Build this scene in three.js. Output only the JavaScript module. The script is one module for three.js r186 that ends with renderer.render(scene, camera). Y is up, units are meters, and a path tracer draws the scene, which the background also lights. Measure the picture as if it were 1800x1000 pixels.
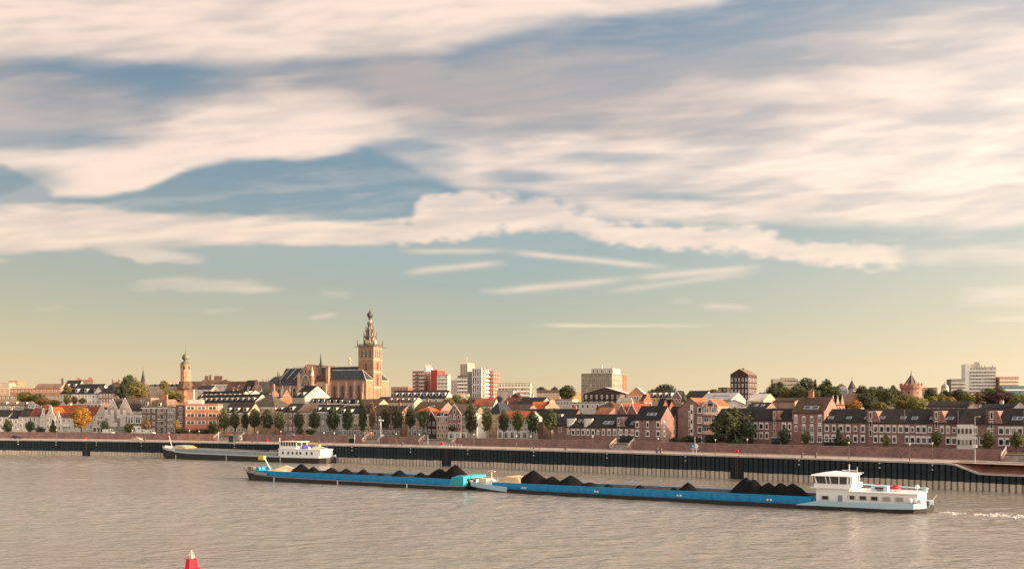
import * as THREE from 'three';
// ---------- camera ----------
const scene = new THREE.Scene();
const PF = 1800, PCX = 900, HOR = 719, EYE = 20;            // focal length and horizon of the photograph, eye height over the water
const camera = new THREE.PerspectiveCamera(2 * Math.atan(500 / PF) * 180 / Math.PI, 1.8, 0.5, 12000);
camera.position.set(0, EYE, 0);
camera.lookAt(0, EYE, -100);
camera.setViewOffset(1800, 1000, 0, -(HOR - 500), 1800, 1000);   // shifted lens: verticals stay upright
camera.updateProjectionMatrix();
const renderer = new THREE.WebGLRenderer({ antialias: true });
renderer.toneMapping = THREE.LinearToneMapping;
renderer.toneMappingExposure = 1.45;
renderer.shadowMap.enabled = true;
// ---------- sun ----------
const SUN_AZ = 107 * Math.PI / 180, SUN_EL = 13 * Math.PI / 180;   // to the right, a little behind the camera, low
const sunDir = new THREE.Vector3(Math.sin(SUN_AZ) * Math.cos(SUN_EL), Math.sin(SUN_EL), -Math.cos(SUN_AZ) * Math.cos(SUN_EL));
const sun = new THREE.DirectionalLight(new THREE.Color().setRGB(1, 0.61, 0.31), 4.0);
sun.position.copy(sunDir).multiplyScalar(900).add(new THREE.Vector3(0, 0, -450));
sun.target.position.set(0, 0, -450);
sun.castShadow = true; sun.shadow.mapSize.set(4096, 4096);
Object.assign(sun.shadow.camera, { left: -700, right: 700, top: 400, bottom: -400, near: 1, far: 2500 });
scene.add(sun, sun.target);
// ---------- small tools ----------
function rngOf(seed) { let a = seed >>> 0; return () => { a = (a + 0x6D2B79F5) | 0; let t = Math.imul(a ^ (a >>> 15), 1 | a); t = (t + Math.imul(t ^ (t >>> 7), 61 | t)) ^ t; return ((t ^ (t >>> 14)) >>> 0) / 4294967296; }; }
const LAT = (() => { const r = rngOf(77), t = new Float32Array(65536); for (let i = 0; i < 65536; i++) t[i] = r(); return t; })();
function vn(x, y) {                                          // value noise 0..1
  const xi = Math.floor(x), yi = Math.floor(y), fx = x - xi, fy = y - yi, u = fx * fx * (3 - 2 * fx), v = fy * fy * (3 - 2 * fy);
  const a = LAT[((yi & 255) << 8) | (xi & 255)], b = LAT[((yi & 255) << 8) | ((xi + 1) & 255)], c = LAT[(((yi + 1) & 255) << 8) | (xi & 255)], d = LAT[(((yi + 1) & 255) << 8) | ((xi + 1) & 255)];
  return a + (b - a) * u + (c - a + (a - b - c + d) * u) * v;
}
function fbm(x, y, n = 4) { let s = 0, a = 0.5, t = 0; for (let i = 0; i < n; i++) { s += a * vn(x, y); t += a; a *= 0.5; x = x * 2.03 + 17.3; y = y * 2.01 + 9.1; } return s / t; }
const ss = (a, b, x) => { const t = Math.min(1, Math.max(0, (x - a) / (b - a))); return t * t * (3 - 2 * t); };
const mix = (a, b, t) => a + (b - a) * t;
const lin = (c) => { c /= 255; return c <= 0.04045 ? c / 12.92 : Math.pow((c + 0.055) / 1.055, 2.4); };
const L3 = (r, g, b) => [lin(r), lin(g), lin(b)];
function lerpTable(tab, x) { if (x <= tab[0][0]) return tab[0][1]; for (let i = 1; i < tab.length; i++) if (x <= tab[i][0]) { const t = (x - tab[i - 1][0]) / (tab[i][0] - tab[i - 1][0]); const a = tab[i - 1][1], b = tab[i][1]; return Array.isArray(a) ? a.map((q, k) => mix(q, b[k], t)) : mix(a, b, t); } return tab[tab.length - 1][1]; }
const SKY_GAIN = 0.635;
// ---------- sky: air and clouds by direction ----------
const AIR = [[-4, L3(212, 186, 142)], [0, L3(230, 204, 158)], [2.2, L3(216, 200, 163)], [5, L3(183, 189, 171)], [8, L3(156, 178, 178)], [12, L3(122, 155, 174)], [20, L3(102, 138, 166)], [40, L3(92, 126, 160)], [90, L3(72, 106, 146)]];
// cloud bodies as bands: [x, top, bottom] rows along the sky, softness top / bottom, weight, shade
const BANDS = [
  { p: [[-500, -400, 120], [0, -400, 92], [200, -400, 104], [400, -400, 114], [600, -400, 108], [800, -400, 78], [950, -400, 50], [1100, -400, 24], [1250, -400, 2], [1360, -400, -40], [1600, -400, -200]], st: 60, sb: 16, w: 0.95, sh: 0.10 },
  { p: [[-500, 240, 300], [-100, 255, 292], [0, 262, 288], [100, 256, 345], [180, 248, 346], [250, 232, 332], [330, 198, 300], [400, 174, 282], [500, 163, 279], [600, 170, 273], [680, 200, 254], [745, 230, 234]], st: 20, sb: 7, w: 0.96, sh: 0.04, wob: 0.55 },
  { p: [[-500, 350, 470], [-200, 362, 452], [0, 364, 443], [150, 369, 440], [300, 378, 433], [450, 386, 428], [600, 389, 425], [715, 386, 422], [745, 350, 417], [830, 334, 408], [900, 350, 401], [1000, 362, 408], [1080, 396, 428], [1200, 400, 440], [1340, 408, 452], [1400, 428, 459], [1560, 430, 462], [1610, 430, 436]], st: 9, sb: 8, w: 0.9, sh: 0.08, puff: 1 },
  { p: [[430, 150, 160], [600, 150, 235], [680, 150, 270], [740, 160, 300], [800, 155, 325], [860, 150, 335], [960, 140, 345], [1060, 150, 380], [1200, 150, 392], [1400, 120, 396], [1600, 80, 398], [1800, 60, 396], [2300, 0, 420]], st: 60, sb: 14, w: 0.86, sh: 0.32, tex: 1 },
  { p: [[620, 70, 170], [800, 95, 210], [950, 60, 230], [1100, 70, 230], [1300, 60, 220], [1450, 20, 210], [1800, -20, 150], [2300, -100, 150]], st: 40, sb: 50, w: 0.68, sh: 1, tex: 1 },
  { p: [[-500, 80, 270], [0, 90, 262], [150, 150, 250], [350, 130, 250], [600, 110, 230], [800, 100, 200]], st: 30, sb: 40, w: 0.62, sh: 0.95, tex: 1 },
  { p: [[160, 432, 440], [250, 430, 462], [320, 446, 463], [392, 460, 463]], st: 12, sb: 3, w: 0.6, sh: 0.05 },
  { p: [[1255, 372, 388], [1340, 350, 384], [1430, 335, 366], [1475, 334, 346]], st: 7, sb: 12, w: 0.75, sh: 0 },
  { p: [[1560, 440, 452], [1700, 436, 462], [1900, 434, 466], [2300, 430, 470]], st: 12, sb: 10, w: 0.4, sh: 0.1 },
  { p: [[1660, 512, 530], [1800, 500, 532], [2200, 490, 540]], st: 10, sb: 10, w: 0.4, sh: 0 },
  { p: [[1690, 555, 560], [1800, 548, 560], [2200, 540, 565]], st: 5, sb: 6, w: 0.45, sh: 0 },
  { p: [[200, 492, 502], [330, 490, 512], [450, 502, 516], [515, 505, 510]], st: 6, sb: 5, w: 0.5, sh: 0.1 },
];
const STREAKS = [ // x0,y0,x1,y1,half width,weight
  [690, 442, 900, 441, 5, 0.6], [880, 441, 1190, 472, 5, 0.75], [860, 514, 1120, 489, 6, 0.7], [1100, 490, 1350, 468, 6, 0.6], [1055, 514, 1340, 478, 5, 0.45], [700, 480, 900, 460, 6, 0.6],
  [930, 572, 1260, 573, 2.6, 0.7], [540, 561, 595, 551, 3, 0.55], [1230, 537, 1325, 542, 5, 0.55], [1180, 528, 1220, 528, 4, 0.2], [-60, 458, 20, 458, 4, 0.6], [350, 548, 430, 544, 3, 0.25], [60, 545, 120, 540, 3, 0.2], [840, 512, 900, 511, 4, 0.3], [560, 515, 620, 518, 5, 0.25],
];
const HOLES = [ // cx, cy, rx, ry, weight: clear air in the veil
  [285, 140, 120, 32, 0.9], [90, 245, 150, 20, 0.75], [30, 318, 80, 30, 0.8], [1085, 280, 110, 13, 0.7], [940, 318, 90, 15, 0.8], [720, 262, 90, 14, 0.7], [1200, 350, 90, 8, 0.7], [1150, 62, 300, 38, 0.8], [1180, 398, 110, 4, 0.6], [760, 300, 60, 30, 0.5], [880, 260, 26, 10, 0.35], [1480, 12, 70, 18, 0.4],
];
const TONES = [ // cx, cy, rx, ry, greyer (+) or lighter (-) cloud
  [1000, 150, 380, 85, 0.55], [1380, 105, 260, 55, 0.35], [1500, 190, 220, 22, 0.3], [1180, 232, 220, 20, 0.28], [620, 138, 320, 38, 0.4], [120, 150, 220, 75, 0.4], [820, 190, 160, 40, 0.3], [1620, 150, 260, 55, -0.3], [1650, 275, 320, 70, -0.4], [540, 220, 220, 55, -0.25], [250, 300, 200, 50, -0.3], [1100, 255, 220, 18, -0.2], [1350, 150, 160, 22, -0.35]];
function bandAt(p, x) { if (x < p[0][0] || x > p[p.length - 1][0]) return null; for (let i = 1; i < p.length; i++) if (x <= p[i][0]) { const t = (x - p[i - 1][0]) / (p[i][0] - p[i - 1][0]); return [mix(p[i - 1][1], p[i][1], t), mix(p[i - 1][2], p[i][2], t)]; } return null; }
function cloudSeen(px, py) {                                 // [cover, shade] for the part of the sky ahead
  const w1 = fbm(px / 190 + 3, py / 60 + 8, 4) - 0.5, w2 = fbm(px / 90 + 31, py / 20 + 5, 4) - 0.5, puff = fbm(px / 17 + 7, py / 12 + 2, 3) - 0.5;
  const bend = 60 * (fbm(px / 420 + 2, py / 160 + 6, 3) - 0.5), tex = fbm((px + py * 0.9) / 240 + 60, (py + px * 0.05 + bend) / 30 + 4, 5), tex2 = fbm((px + py * 1.6) / 90 + 9, (py + px * 0.09 + bend * 1.4) / 20 + 40, 5);
  const fine = fbm((px + py * 0.6) / 70 + 19, (py + px * 0.04 + bend * 0.5) / 6.5 + 51, 3) - 0.5;
  let clear = 1, shade = 0, sw = 0.0001;
  for (const b of BANDS) {
    const x = px + w1 * 50, q = bandAt(b.p, x); if (!q) continue;
    const wb = b.wob ?? 1; let y = py + (w1 * 20 + w2 * 16) * wb + fine * 10; if (b.puff && px > 700) y += puff * 24; 
    const len = b.p[b.p.length - 1][0], endFade = ss(0, 60, x - b.p[0][0]) * ss(0, 60, len - x);
    let c = ss(-b.st, b.st, y - q[0]) * ss(-b.sb, b.sb, q[1] - y) * b.w * endFade;
    c *= b.tex ? mix(0.62, 1.12, ss(0.32, 0.64, tex * 0.6 + tex2 * 0.4)) : mix(0.86, 1.06, ss(0.3, 0.6, tex * 0.5 + tex2 * 0.5));
    c = Math.max(0, Math.min(1, c * (1 + fine * (b.tex ? 0.4 : 0.2)))); clear *= 1 - c; shade += b.sh * c; sw += c;
  }
  for (const [x0, y0, x1, y1, hw, w] of STREAKS) {
    const dx = x1 - x0, dy = y1 - y0, t = ((px - x0) * dx + (py - y0) * dy) / (dx * dx + dy * dy); if (t < -0.05 || t > 1.05) continue;
    const dist = Math.abs((px - x0) * dy - (py - y0) * dx) / Math.hypot(dx, dy) + w2 * 3, k = Math.exp(-(dist * dist) / (hw * hw)) * ss(-0.03, 0.25, t) * ss(1.04, 0.7, t) * w;
    clear *= 1 - k; sw += k;
  }
  let cover = 1 - clear;
  for (const [cx, cy, rx, ry, w] of HOLES) { const ex = (px + w1 * 60 - cx) / rx, ey = (py + w1 * 20 - cy) / ry; cover *= 1 - w * Math.exp(-Math.pow(ex * ex + ey * ey, 1.5)); }
  let tone = 0; for (const [cx, cy, rx, ry, k] of TONES) { const ex = (px + w1 * 120 - cx) / rx, ey = (py + w1 * 40 + w2 * 12 - cy) / ry; tone += k * Math.exp(-(ex * ex + ey * ey)); }
  cover = 1 - (1 - cover) * (1 - 0.17 * ss(0.46, 0.72, tex2 * 0.6 + tex * 0.4 + fine * 0.3) * ss(480, 380, py));
  const relief = ss(0.34, 0.66, tex2 * 0.5 + tex * 0.5);
  return [cover, Math.max(0, Math.min(1, shade / sw * 0.55 + tone + 0.22 * (1 - relief) - fine * 0.2))];
}
function skyAt(az, el, out) {                                 // az from straight ahead to the right, radians
  const ed = el * 180 / Math.PI, a = lerpTable(AIR, ed);
  // warmer towards both ends of the low horizon, more so to the sun's side
  const toSun = Math.cos(az - SUN_AZ), side = Math.min(1, Math.abs(az) / 0.5), low = Math.exp(-Math.max(0, ed) / 6.5);
  let r = a[0], g = a[1], b = a[2];
  const warm = low * side * 0.62; r = mix(r, 0.90, warm); g = mix(g, 0.70, warm); b = mix(b, 0.42, warm);
  let cover = 0, shade = 0;
  let wSeen = 0;
  if (Math.abs(az) < 1.2 && ed > -2 && ed < 60) {
    const px = PCX + PF * Math.tan(az), py = HOR - PF * Math.tan(el) / Math.cos(az);
    wSeen = ss(2200, 1250, Math.abs(px - 900)) * ss(-500, -120, py);
    if (wSeen > 0) { const c = cloudSeen(px, py); cover = c[0]; shade = c[1]; }
  }
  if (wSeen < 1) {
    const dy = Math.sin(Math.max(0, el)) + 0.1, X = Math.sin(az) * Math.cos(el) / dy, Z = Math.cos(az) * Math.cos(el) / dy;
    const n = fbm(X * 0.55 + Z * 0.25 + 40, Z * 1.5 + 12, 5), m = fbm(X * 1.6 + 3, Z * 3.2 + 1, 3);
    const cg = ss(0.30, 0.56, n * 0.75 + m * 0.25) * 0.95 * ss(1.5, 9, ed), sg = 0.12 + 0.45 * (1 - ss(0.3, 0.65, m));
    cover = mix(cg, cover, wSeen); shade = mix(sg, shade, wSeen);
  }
  const warmC = ss(14, 2, ed);
  const cr = mix(mix(1.04, 1.0, warmC), 0.47, shade), cg2 = mix(mix(0.83, 0.79, warmC), 0.42, shade), cb = mix(mix(0.70, 0.60, warmC), 0.42, shade);
  r = mix(r, cr, cover) * SKY_GAIN; g = mix(g, cg2, cover) * SKY_GAIN; b = mix(b, cb, cover) * SKY_GAIN;
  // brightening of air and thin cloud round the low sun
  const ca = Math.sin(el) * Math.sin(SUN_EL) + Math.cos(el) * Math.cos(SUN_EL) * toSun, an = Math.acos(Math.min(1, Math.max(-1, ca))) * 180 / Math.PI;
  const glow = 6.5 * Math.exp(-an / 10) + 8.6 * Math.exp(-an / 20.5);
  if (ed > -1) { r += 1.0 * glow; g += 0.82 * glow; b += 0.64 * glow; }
  if (ed < 0) { const k = ss(0, -6, ed); r = mix(r, 0.30, k); g = mix(g, 0.26, k); b = mix(b, 0.20, k); }
  out[0] = r; out[1] = g; out[2] = b;
}
{
  const W = 2048, HH = 2048, data = new Float32Array(W * HH * 4), o = [0, 0, 0];
  for (let j = 0; j < HH; j++) {
    const el = ((j + 0.5) / HH - 0.5) * Math.PI, step = el < -0.12 ? 64 : el > 0.75 ? 4 : 1;
    for (let i = 0; i < W; i += step) {
      const phi = ((i + 0.5) / W - 0.5) * 2 * Math.PI, x = Math.cos(phi), z = Math.sin(phi);
      let az = Math.atan2(x, -z);
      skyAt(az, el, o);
      for (let k = 0; k < step; k++) { const q = (j * W + i + k) * 4; data[q] = o[0]; data[q + 1] = o[1]; data[q + 2] = o[2]; data[q + 3] = 1; }
    }
  }
  const t = new THREE.DataTexture(data, W, HH, THREE.RGBAFormat, THREE.FloatType);
  t.mapping = THREE.EquirectangularReflectionMapping; t.magFilter = THREE.LinearFilter; t.minFilter = THREE.LinearFilter; t.wrapS = THREE.RepeatWrapping; t.needsUpdate = true;
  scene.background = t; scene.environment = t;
}
// ---------- mesh builder: flat faces, uv in metres ----------
class MB {
  constructor() { this.p = []; this.c = null; }
  tri(a, b, c) { this.p.push(...a, ...b, ...c); return this; }
  quad(a, b, c, d) { return this.tri(a, b, c).tri(a, c, d); }
  box(x0, x1, y0, y1, z0, z1) {
    const q = (a, b, c, d) => this.quad(a, b, c, d);
    q([x0, y0, z1], [x1, y0, z1], [x1, y1, z1], [x0, y1, z1]); q([x1, y0, z0], [x0, y0, z0], [x0, y1, z0], [x1, y1, z0]);
    q([x1, y0, z1], [x1, y0, z0], [x1, y1, z0], [x1, y1, z1]); q([x0, y0, z0], [x0, y0, z1], [x0, y1, z1], [x0, y1, z0]);
    q([x0, y1, z1], [x1, y1, z1], [x1, y1, z0], [x0, y1, z0]); q([x0, y0, z0], [x1, y0, z0], [x1, y0, z1], [x0, y0, z1]);
    return this;
  }
  // convex polygon in 3D (fan)
  poly(pts) { for (let i = 1; i < pts.length - 1; i++) this.tri(pts[0], pts[i], pts[i + 1]); return this; }
  // side-by-side loop (profile pts) swept from a to b (both arrays of points in same order, counter-clockwise seen from a's outside)
  sweep(A, B, caps = true) { const n = A.length; for (let i = 0; i < n; i++) { const j = (i + 1) % n; this.quad(A[i], B[i], B[j], A[j]); } if (caps) { this.poly(A); this.poly([...B].reverse()); } return this; }
  prismX(pr, x0, x1) { return this.sweep(pr.map(([z, y]) => [x0, y, z]), pr.map(([z, y]) => [x1, y, z])); }
  prismZ(pr, z0, z1) { return this.sweep(pr.map(([x, y]) => [x, y, z0]), pr.map(([x, y]) => [x, y, z1])); }
  frustum(x, z, y0, y1, r0, r1, n = 8, turn = 0) {
    const A = [], B = []; for (let i = 0; i < n; i++) { const a = turn - i / n * Math.PI * 2; A.push([x + Math.cos(a) * r0, y0, z + Math.sin(a) * r0]); B.push([x + Math.cos(a) * r1, y1, z + Math.sin(a) * r1]); }
    return this.sweep(A, B);
  }
  bar(a, b, r, n = 5) {
    const d = new THREE.Vector3(b[0] - a[0], b[1] - a[1], b[2] - a[2]).normalize(), u = new THREE.Vector3(Math.abs(d.y) > 0.9 ? 1 : 0, Math.abs(d.y) > 0.9 ? 0 : 1, 0).cross(d).normalize(), w = d.clone().cross(u), A = [], B = [];
    for (let i = 0; i < n; i++) { const t = -i / n * Math.PI * 2, c = Math.cos(t) * r, s = Math.sin(t) * r, o = [u.x * c + w.x * s, u.y * c + w.y * s, u.z * c + w.z * s]; A.push([a[0] + o[0], a[1] + o[1], a[2] + o[2]]); B.push([b[0] + o[0], b[1] + o[1], b[2] + o[2]]); }
    return this.sweep(A, B);
  }
  geo() {
    const n = this.p.length / 3, P = new Float32Array(this.p), N = new Float32Array(n * 3), U = new Float32Array(n * 2);
    for (let i = 0; i < n; i += 3) {
      const k = i * 3, ax = P[k + 3] - P[k], ay = P[k + 4] - P[k + 1], az = P[k + 5] - P[k + 2], bx = P[k + 6] - P[k], by = P[k + 7] - P[k + 1], bz = P[k + 8] - P[k + 2];
      let nx = ay * bz - az * by, ny = az * bx - ax * bz, nz = ax * by - ay * bx; const l = Math.hypot(nx, ny, nz) || 1; nx /= l; ny /= l; nz /= l;
      for (let j = 0; j < 3; j++) {
        const q = (i + j) * 3; N[q] = nx; N[q + 1] = ny; N[q + 2] = nz; const x = P[q], y = P[q + 1], z = P[q + 2], u = (i + j) * 2;
        if (Math.abs(ny) > 0.85) { U[u] = x; U[u + 1] = z; } else if (Math.abs(nx) > Math.abs(nz)) { U[u] = z; U[u + 1] = y; } else { U[u] = x; U[u + 1] = y; }
      }
    }
    const g = new THREE.BufferGeometry(); g.setAttribute('position', new THREE.BufferAttribute(P, 3)); g.setAttribute('normal', new THREE.BufferAttribute(N, 3)); g.setAttribute('uv', new THREE.BufferAttribute(U, 2)); return g;
  }
  build(name, mat, parent) { return put(name, this.geo(), mat, parent); }
}
function put(name, geo, mat, parent) { const m = new THREE.Mesh(geo, mat); m.name = parent === scene ? numbered(name) : name; m.castShadow = m.receiveShadow = true; parent.add(m); return m; }
const used = new Map();
function numbered(n) { const k = used.get(n) || 0; used.set(n, k + 1); return k ? n + '_' + String(k).padStart(3, '0') : n; }
function thing(name, label, category, group) { const o = new THREE.Group(); o.name = numbered(name); o.userData = { label, category }; if (group) o.userData.group = group; scene.add(o); return o; }
function tag(m, label, category, group, kind) { Object.assign(m.userData, { label, category }); if (group) m.userData.group = group; if (kind) m.userData.kind = kind; return m; }
function structure(m) { m.userData.kind = 'structure'; return m; }
const ORD = ['first', 'second', 'third', 'fourth', 'fifth', 'sixth', 'seventh', 'eighth', 'ninth', 'tenth', 'eleventh', 'twelfth', 'thirteenth', 'fourteenth', 'fifteenth', 'sixteenth', 'seventeenth', 'eighteenth', 'nineteenth', 'twentieth'];
// ---------- surfaces ----------
function texOf(W, H, f, srgb, rep) {
  const d = new Uint8Array(W * H * 4); for (let j = 0; j < H; j++) for (let i = 0; i < W; i++) { const c = f(i, j, W, H), q = (j * W + i) * 4; d[q] = c[0]; d[q + 1] = c[1]; d[q + 2] = c[2]; d[q + 3] = 255; }
  const t = new THREE.DataTexture(d, W, H); t.wrapS = t.wrapT = THREE.RepeatWrapping; t.magFilter = THREE.LinearFilter; t.minFilter = THREE.LinearMipmapLinearFilter; t.generateMipmaps = true; if (srgb) t.colorSpace = THREE.SRGBColorSpace; t.repeat.set(rep[0], rep[1]); t.needsUpdate = true; return t;
}
const cl = (v) => Math.max(0, Math.min(255, v));
function tileable(i, j, W, H, fx, fy, n) { const x = i / W, y = j / H; return mix(mix(fbm(x * fx, y * fy, n), fbm((x - 1) * fx, y * fy, n), x), mix(fbm(x * fx, (y - 1) * fy, n), fbm((x - 1) * fx, (y - 1) * fy, n), x), y); }
// masonry: courses and joints with bricks of differing tone, and weathering in patches
const brickTex = texOf(1024, 1024, (i, j, W, H) => {
  const cw = 26, ch = 8.53, row = Math.floor(j / ch), xx = i + (row & 1) * cw / 2, col = Math.floor(xx / cw), jn = (j % ch) < 1.4 || (xx % cw) < 1.6, v = LAT[((row * 37 + col * 101) & 65535)];
  const p = tileable(i, j, W, H, 6, 6, 4), m = (jn ? 1.1 : 0.78 + 0.36 * v) * (0.72 + 0.5 * p), hue = (v - 0.5) * 22 + (p - 0.5) * 30; return [cl(238 * m + hue * 0.4), cl(234 * m - hue * 0.25), cl(231 * m - hue * 0.5)];
}, true, [1 / 9, 1 / 9]);
const plasterTex = texOf(512, 512, (i, j, W, H) => { const p = tileable(i, j, W, H, 5, 3, 5), s = tileable(i, j, W, H, 24, 3, 3), m = 0.74 + 0.30 * p + 0.12 * (s - 0.5); return [cl(254 * m), cl(252 * m), cl(249 * m)]; }, true, [1 / 11, 1 / 11]);
const tileTex = texOf(512, 512, (i, j, W, H) => { const row = Math.floor(j / 16), col = Math.floor((i + (row & 1) * 6) / 12), v = LAT[(row * 91 + col * 57) & 65535], e = (j % 16) < 3 ? 0.72 : 1, p = tileable(i, j, W, H, 5, 5, 4), m = e * (0.7 + 0.3 * v) * (0.6 + 0.75 * p); return [cl(250 * m), cl(246 * m), cl(241 * m)]; }, true, [1 / 10, 1 / 10]);
const tileBump = texOf(256, 256, (i, j) => { const v = 255 * (1 - (j % 16) / 16) * 0.8 + 40 * Math.sin(i / 12 * Math.PI * 2); return [cl(v), cl(v), cl(v)]; }, false, [1 / 5, 1 / 5]);
const noiseTex = texOf(512, 512, (i, j, W, H) => { const p = tileable(i, j, W, H, 6, 6, 5), q = tileable(i, j, W, H, 60, 60, 2), m = 0.62 + 0.52 * p + 0.2 * (q - 0.5); return [cl(262 * m), cl(260 * m), cl(257 * m)]; }, true, [1 / 8, 1 / 8]);
const MATS = new Map();
function mat(c, kind = 'plaster', extra = {}) {
  const key = c.join() + kind + JSON.stringify(extra); if (MATS.has(key)) return MATS.get(key);
  const m = new THREE.MeshStandardMaterial({ color: new THREE.Color().setRGB(...c), roughness: 0.9, ...extra });
  if (kind === 'brick') m.map = brickTex; else if (kind === 'plaster') m.map = plasterTex; else if (kind === 'tile') { m.map = tileTex; m.bumpMap = tileBump; m.bumpScale = 0.06; m.roughness = extra.roughness ?? 1; } else if (kind === 'noise') m.map = noiseTex;
  MATS.set(key, m); return m;
}
const C = { // base colours, linear
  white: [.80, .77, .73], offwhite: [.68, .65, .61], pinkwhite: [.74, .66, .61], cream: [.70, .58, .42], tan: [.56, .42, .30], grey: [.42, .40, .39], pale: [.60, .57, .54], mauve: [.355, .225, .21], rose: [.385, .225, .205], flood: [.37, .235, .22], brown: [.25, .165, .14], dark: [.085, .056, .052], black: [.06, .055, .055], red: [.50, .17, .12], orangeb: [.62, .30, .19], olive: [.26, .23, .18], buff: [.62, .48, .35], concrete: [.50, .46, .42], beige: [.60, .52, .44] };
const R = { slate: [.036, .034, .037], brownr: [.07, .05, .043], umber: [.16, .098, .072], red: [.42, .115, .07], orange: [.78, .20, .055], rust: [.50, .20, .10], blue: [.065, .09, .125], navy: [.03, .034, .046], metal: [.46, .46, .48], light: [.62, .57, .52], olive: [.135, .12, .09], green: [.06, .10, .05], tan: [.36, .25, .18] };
const mWhite = mat([.82, .80, .77], 'none', { roughness: 0.55 }), mCream = mat([.76, .68, .55], 'none', { roughness: 0.6 }), mDarkFrame = mat([.08, .075, .07], 'none', { roughness: 0.5 });
const PANES = [mat([.025, .028, .032], 'none', { roughness: 0.08 }), mat([.05, .05, .052], 'none', { roughness: 0.12 }), mat([.14, .135, .125], 'none', { roughness: 0.2 }), mat([.36, .34, .31], 'none', { roughness: 0.3 }), mat([.035, .05, .055], 'none', { roughness: 0.06 })];
const mSky = mat([.10, .14, .17], 'none', { roughness: 0.06, metalness: 0.6 });
// ---------- where things stand ----------
const qA = 341, qB = -0.689, qC = -0.000961;
function quayD(X) { if (X < -300) return quayD(-300) + (X + 300) * (qB - 600 * qC); if (X > 170) return quayD(170) + (X - 170) * (qB + 340 * qC); return qA + qB * X + qC * X * X; }
function quayAng(X) { const x = Math.max(-300, Math.min(170, X)); return Math.atan(-(qB + 2 * qC * x)); }      // turn of the river front
function inland(X, d) { let x = X; for (let i = 0; i < 6; i++) { const a = quayAng(x); x = X - Math.sin(a) * ((d - quayD(x)) * Math.cos(a) + (X - x) * Math.sin(a)); } const a = quayAng(x); return (d - quayD(x)) * Math.cos(a) + (X - x) * Math.sin(a); }
function qPoint(x, v) { const a = quayAng(x); return [x + Math.sin(a) * v, quayD(x) + Math.cos(a) * v, a]; }          // point v metres inland of the quay edge at x
function onRow(px, v) { const t = (px - PCX) / PF; let lo = 40, hi = 4000; for (let i = 0; i < 40; i++) { const m = (lo + hi) / 2; if (inland(t * m, m) < v) lo = m; else hi = m; } return (lo + hi) / 2; }  // distance of that row in that direction
const HILL = [[0, 6.65], [17.5, 8.5], [60, 9.2], [120, 13], [200, 18], [280, 22.5], [450, 26], [700, 28], [4000, 29]];
const ground = (X, d) => lerpTable(HILL, inland(X, d));
const Xof = (px, d) => (px - PCX) / PF * d, Yof = (py, d) => EYE - (py - HOR) / PF * d;
const QTOP = 6.65, WALLV = 17;
// ---------- setting: water, hill, quay ----------
function ribbon(mb, xs, v0, y0, v1, y1) { for (let i = 0; i < xs.length - 1; i++) { const f = (x, v, y) => { const q = qPoint(x, typeof v === 'function' ? v(x) : v); return [q[0], typeof y === 'function' ? y(x) : y, -q[1]]; }; mb.quad(f(xs[i], v0, y0), f(xs[i + 1], v0, y0), f(xs[i + 1], v1, y1), f(xs[i], v1, y1)); } return mb; }
function range(a, b, n) { return Array.from({ length: n + 1 }, (_, i) => a + (b - a) * i / n); }
{ // water with real swell, finer ripples in the surface relief
  const xs = [], ds = [];
  for (let x = -360; x <= 300; x += 1.25) xs.push(x);
  let d = 62; while (d < 470) { ds.push(d); d += 0.55 + d * 0.0022; }
  const P = [], U = [], I = [];
  const rid = (x, y) => 1 - 2 * Math.abs(vn(x, y) - 0.5);
  const hgt = (x, z) => { const a = 0.35 * x + 0.94 * z, e = x - 0.25 * z, w = 0.35 + 1.25 * ss(0.3, 0.7, fbm(x * 0.014 + 8, z * 0.022 + 2, 3)); return w * (0.16 * (fbm(x * 0.15 + 5, z * 0.30 + 9, 3) - 0.5) + 0.13 * rid(a * 0.30 + 70, e * 0.17 + 3) + 0.10 * rid(a * 0.62 + 7, e * 0.36 + 13) + 0.07 * (vn(x * 0.8 + 11, z * 0.9 + 4) - 0.5)); };
  for (const z of ds) for (const x of xs) { P.push(x, hgt(x, z), -z); U.push(x, z); }
  const nx = xs.length; for (let j = 0; j < ds.length - 1; j++) for (let i = 0; i < nx - 1; i++) { const a = j * nx + i; I.push(a, a + 1, a + nx + 1, a, a + nx + 1, a + nx); }
  const g = new THREE.BufferGeometry(); g.setAttribute('position', new THREE.Float32BufferAttribute(P, 3)); g.setAttribute('uv', new THREE.Float32BufferAttribute(U, 2)); g.setIndex(I); g.computeVertexNormals();
  const bump = texOf(1024, 1024, (i, j, W, H) => { const x = i / W, y = j / H, a = tileable(i, j, W, H, 26, 40, 4), b = tileable(i, j, W, H, 9, 15, 3), v = 255 * (0.55 * a + 0.45 * b); return [v, v, v]; }, false, [1 / 46, 1 / 46]);
  const mW = new THREE.MeshPhysicalMaterial({ color: new THREE.Color().setRGB(.255, .23, .195), roughness: 0.17, ior: 1.33, bumpMap: bump, bumpScale: 0.75 });
  const w = put('river', g, mW, scene); structure(w);
  const far = new MB(); // the river goes on outside the rippled sheet
  far.quad([-3500, -0.12, 300], [3500, -0.12, 300], [3500, -0.12, -1200], [-3500, -0.12, -1200]);
  const f = far.geo(), wf = put('river_beyond', f, mW, scene); structure(wf);
}
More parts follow.
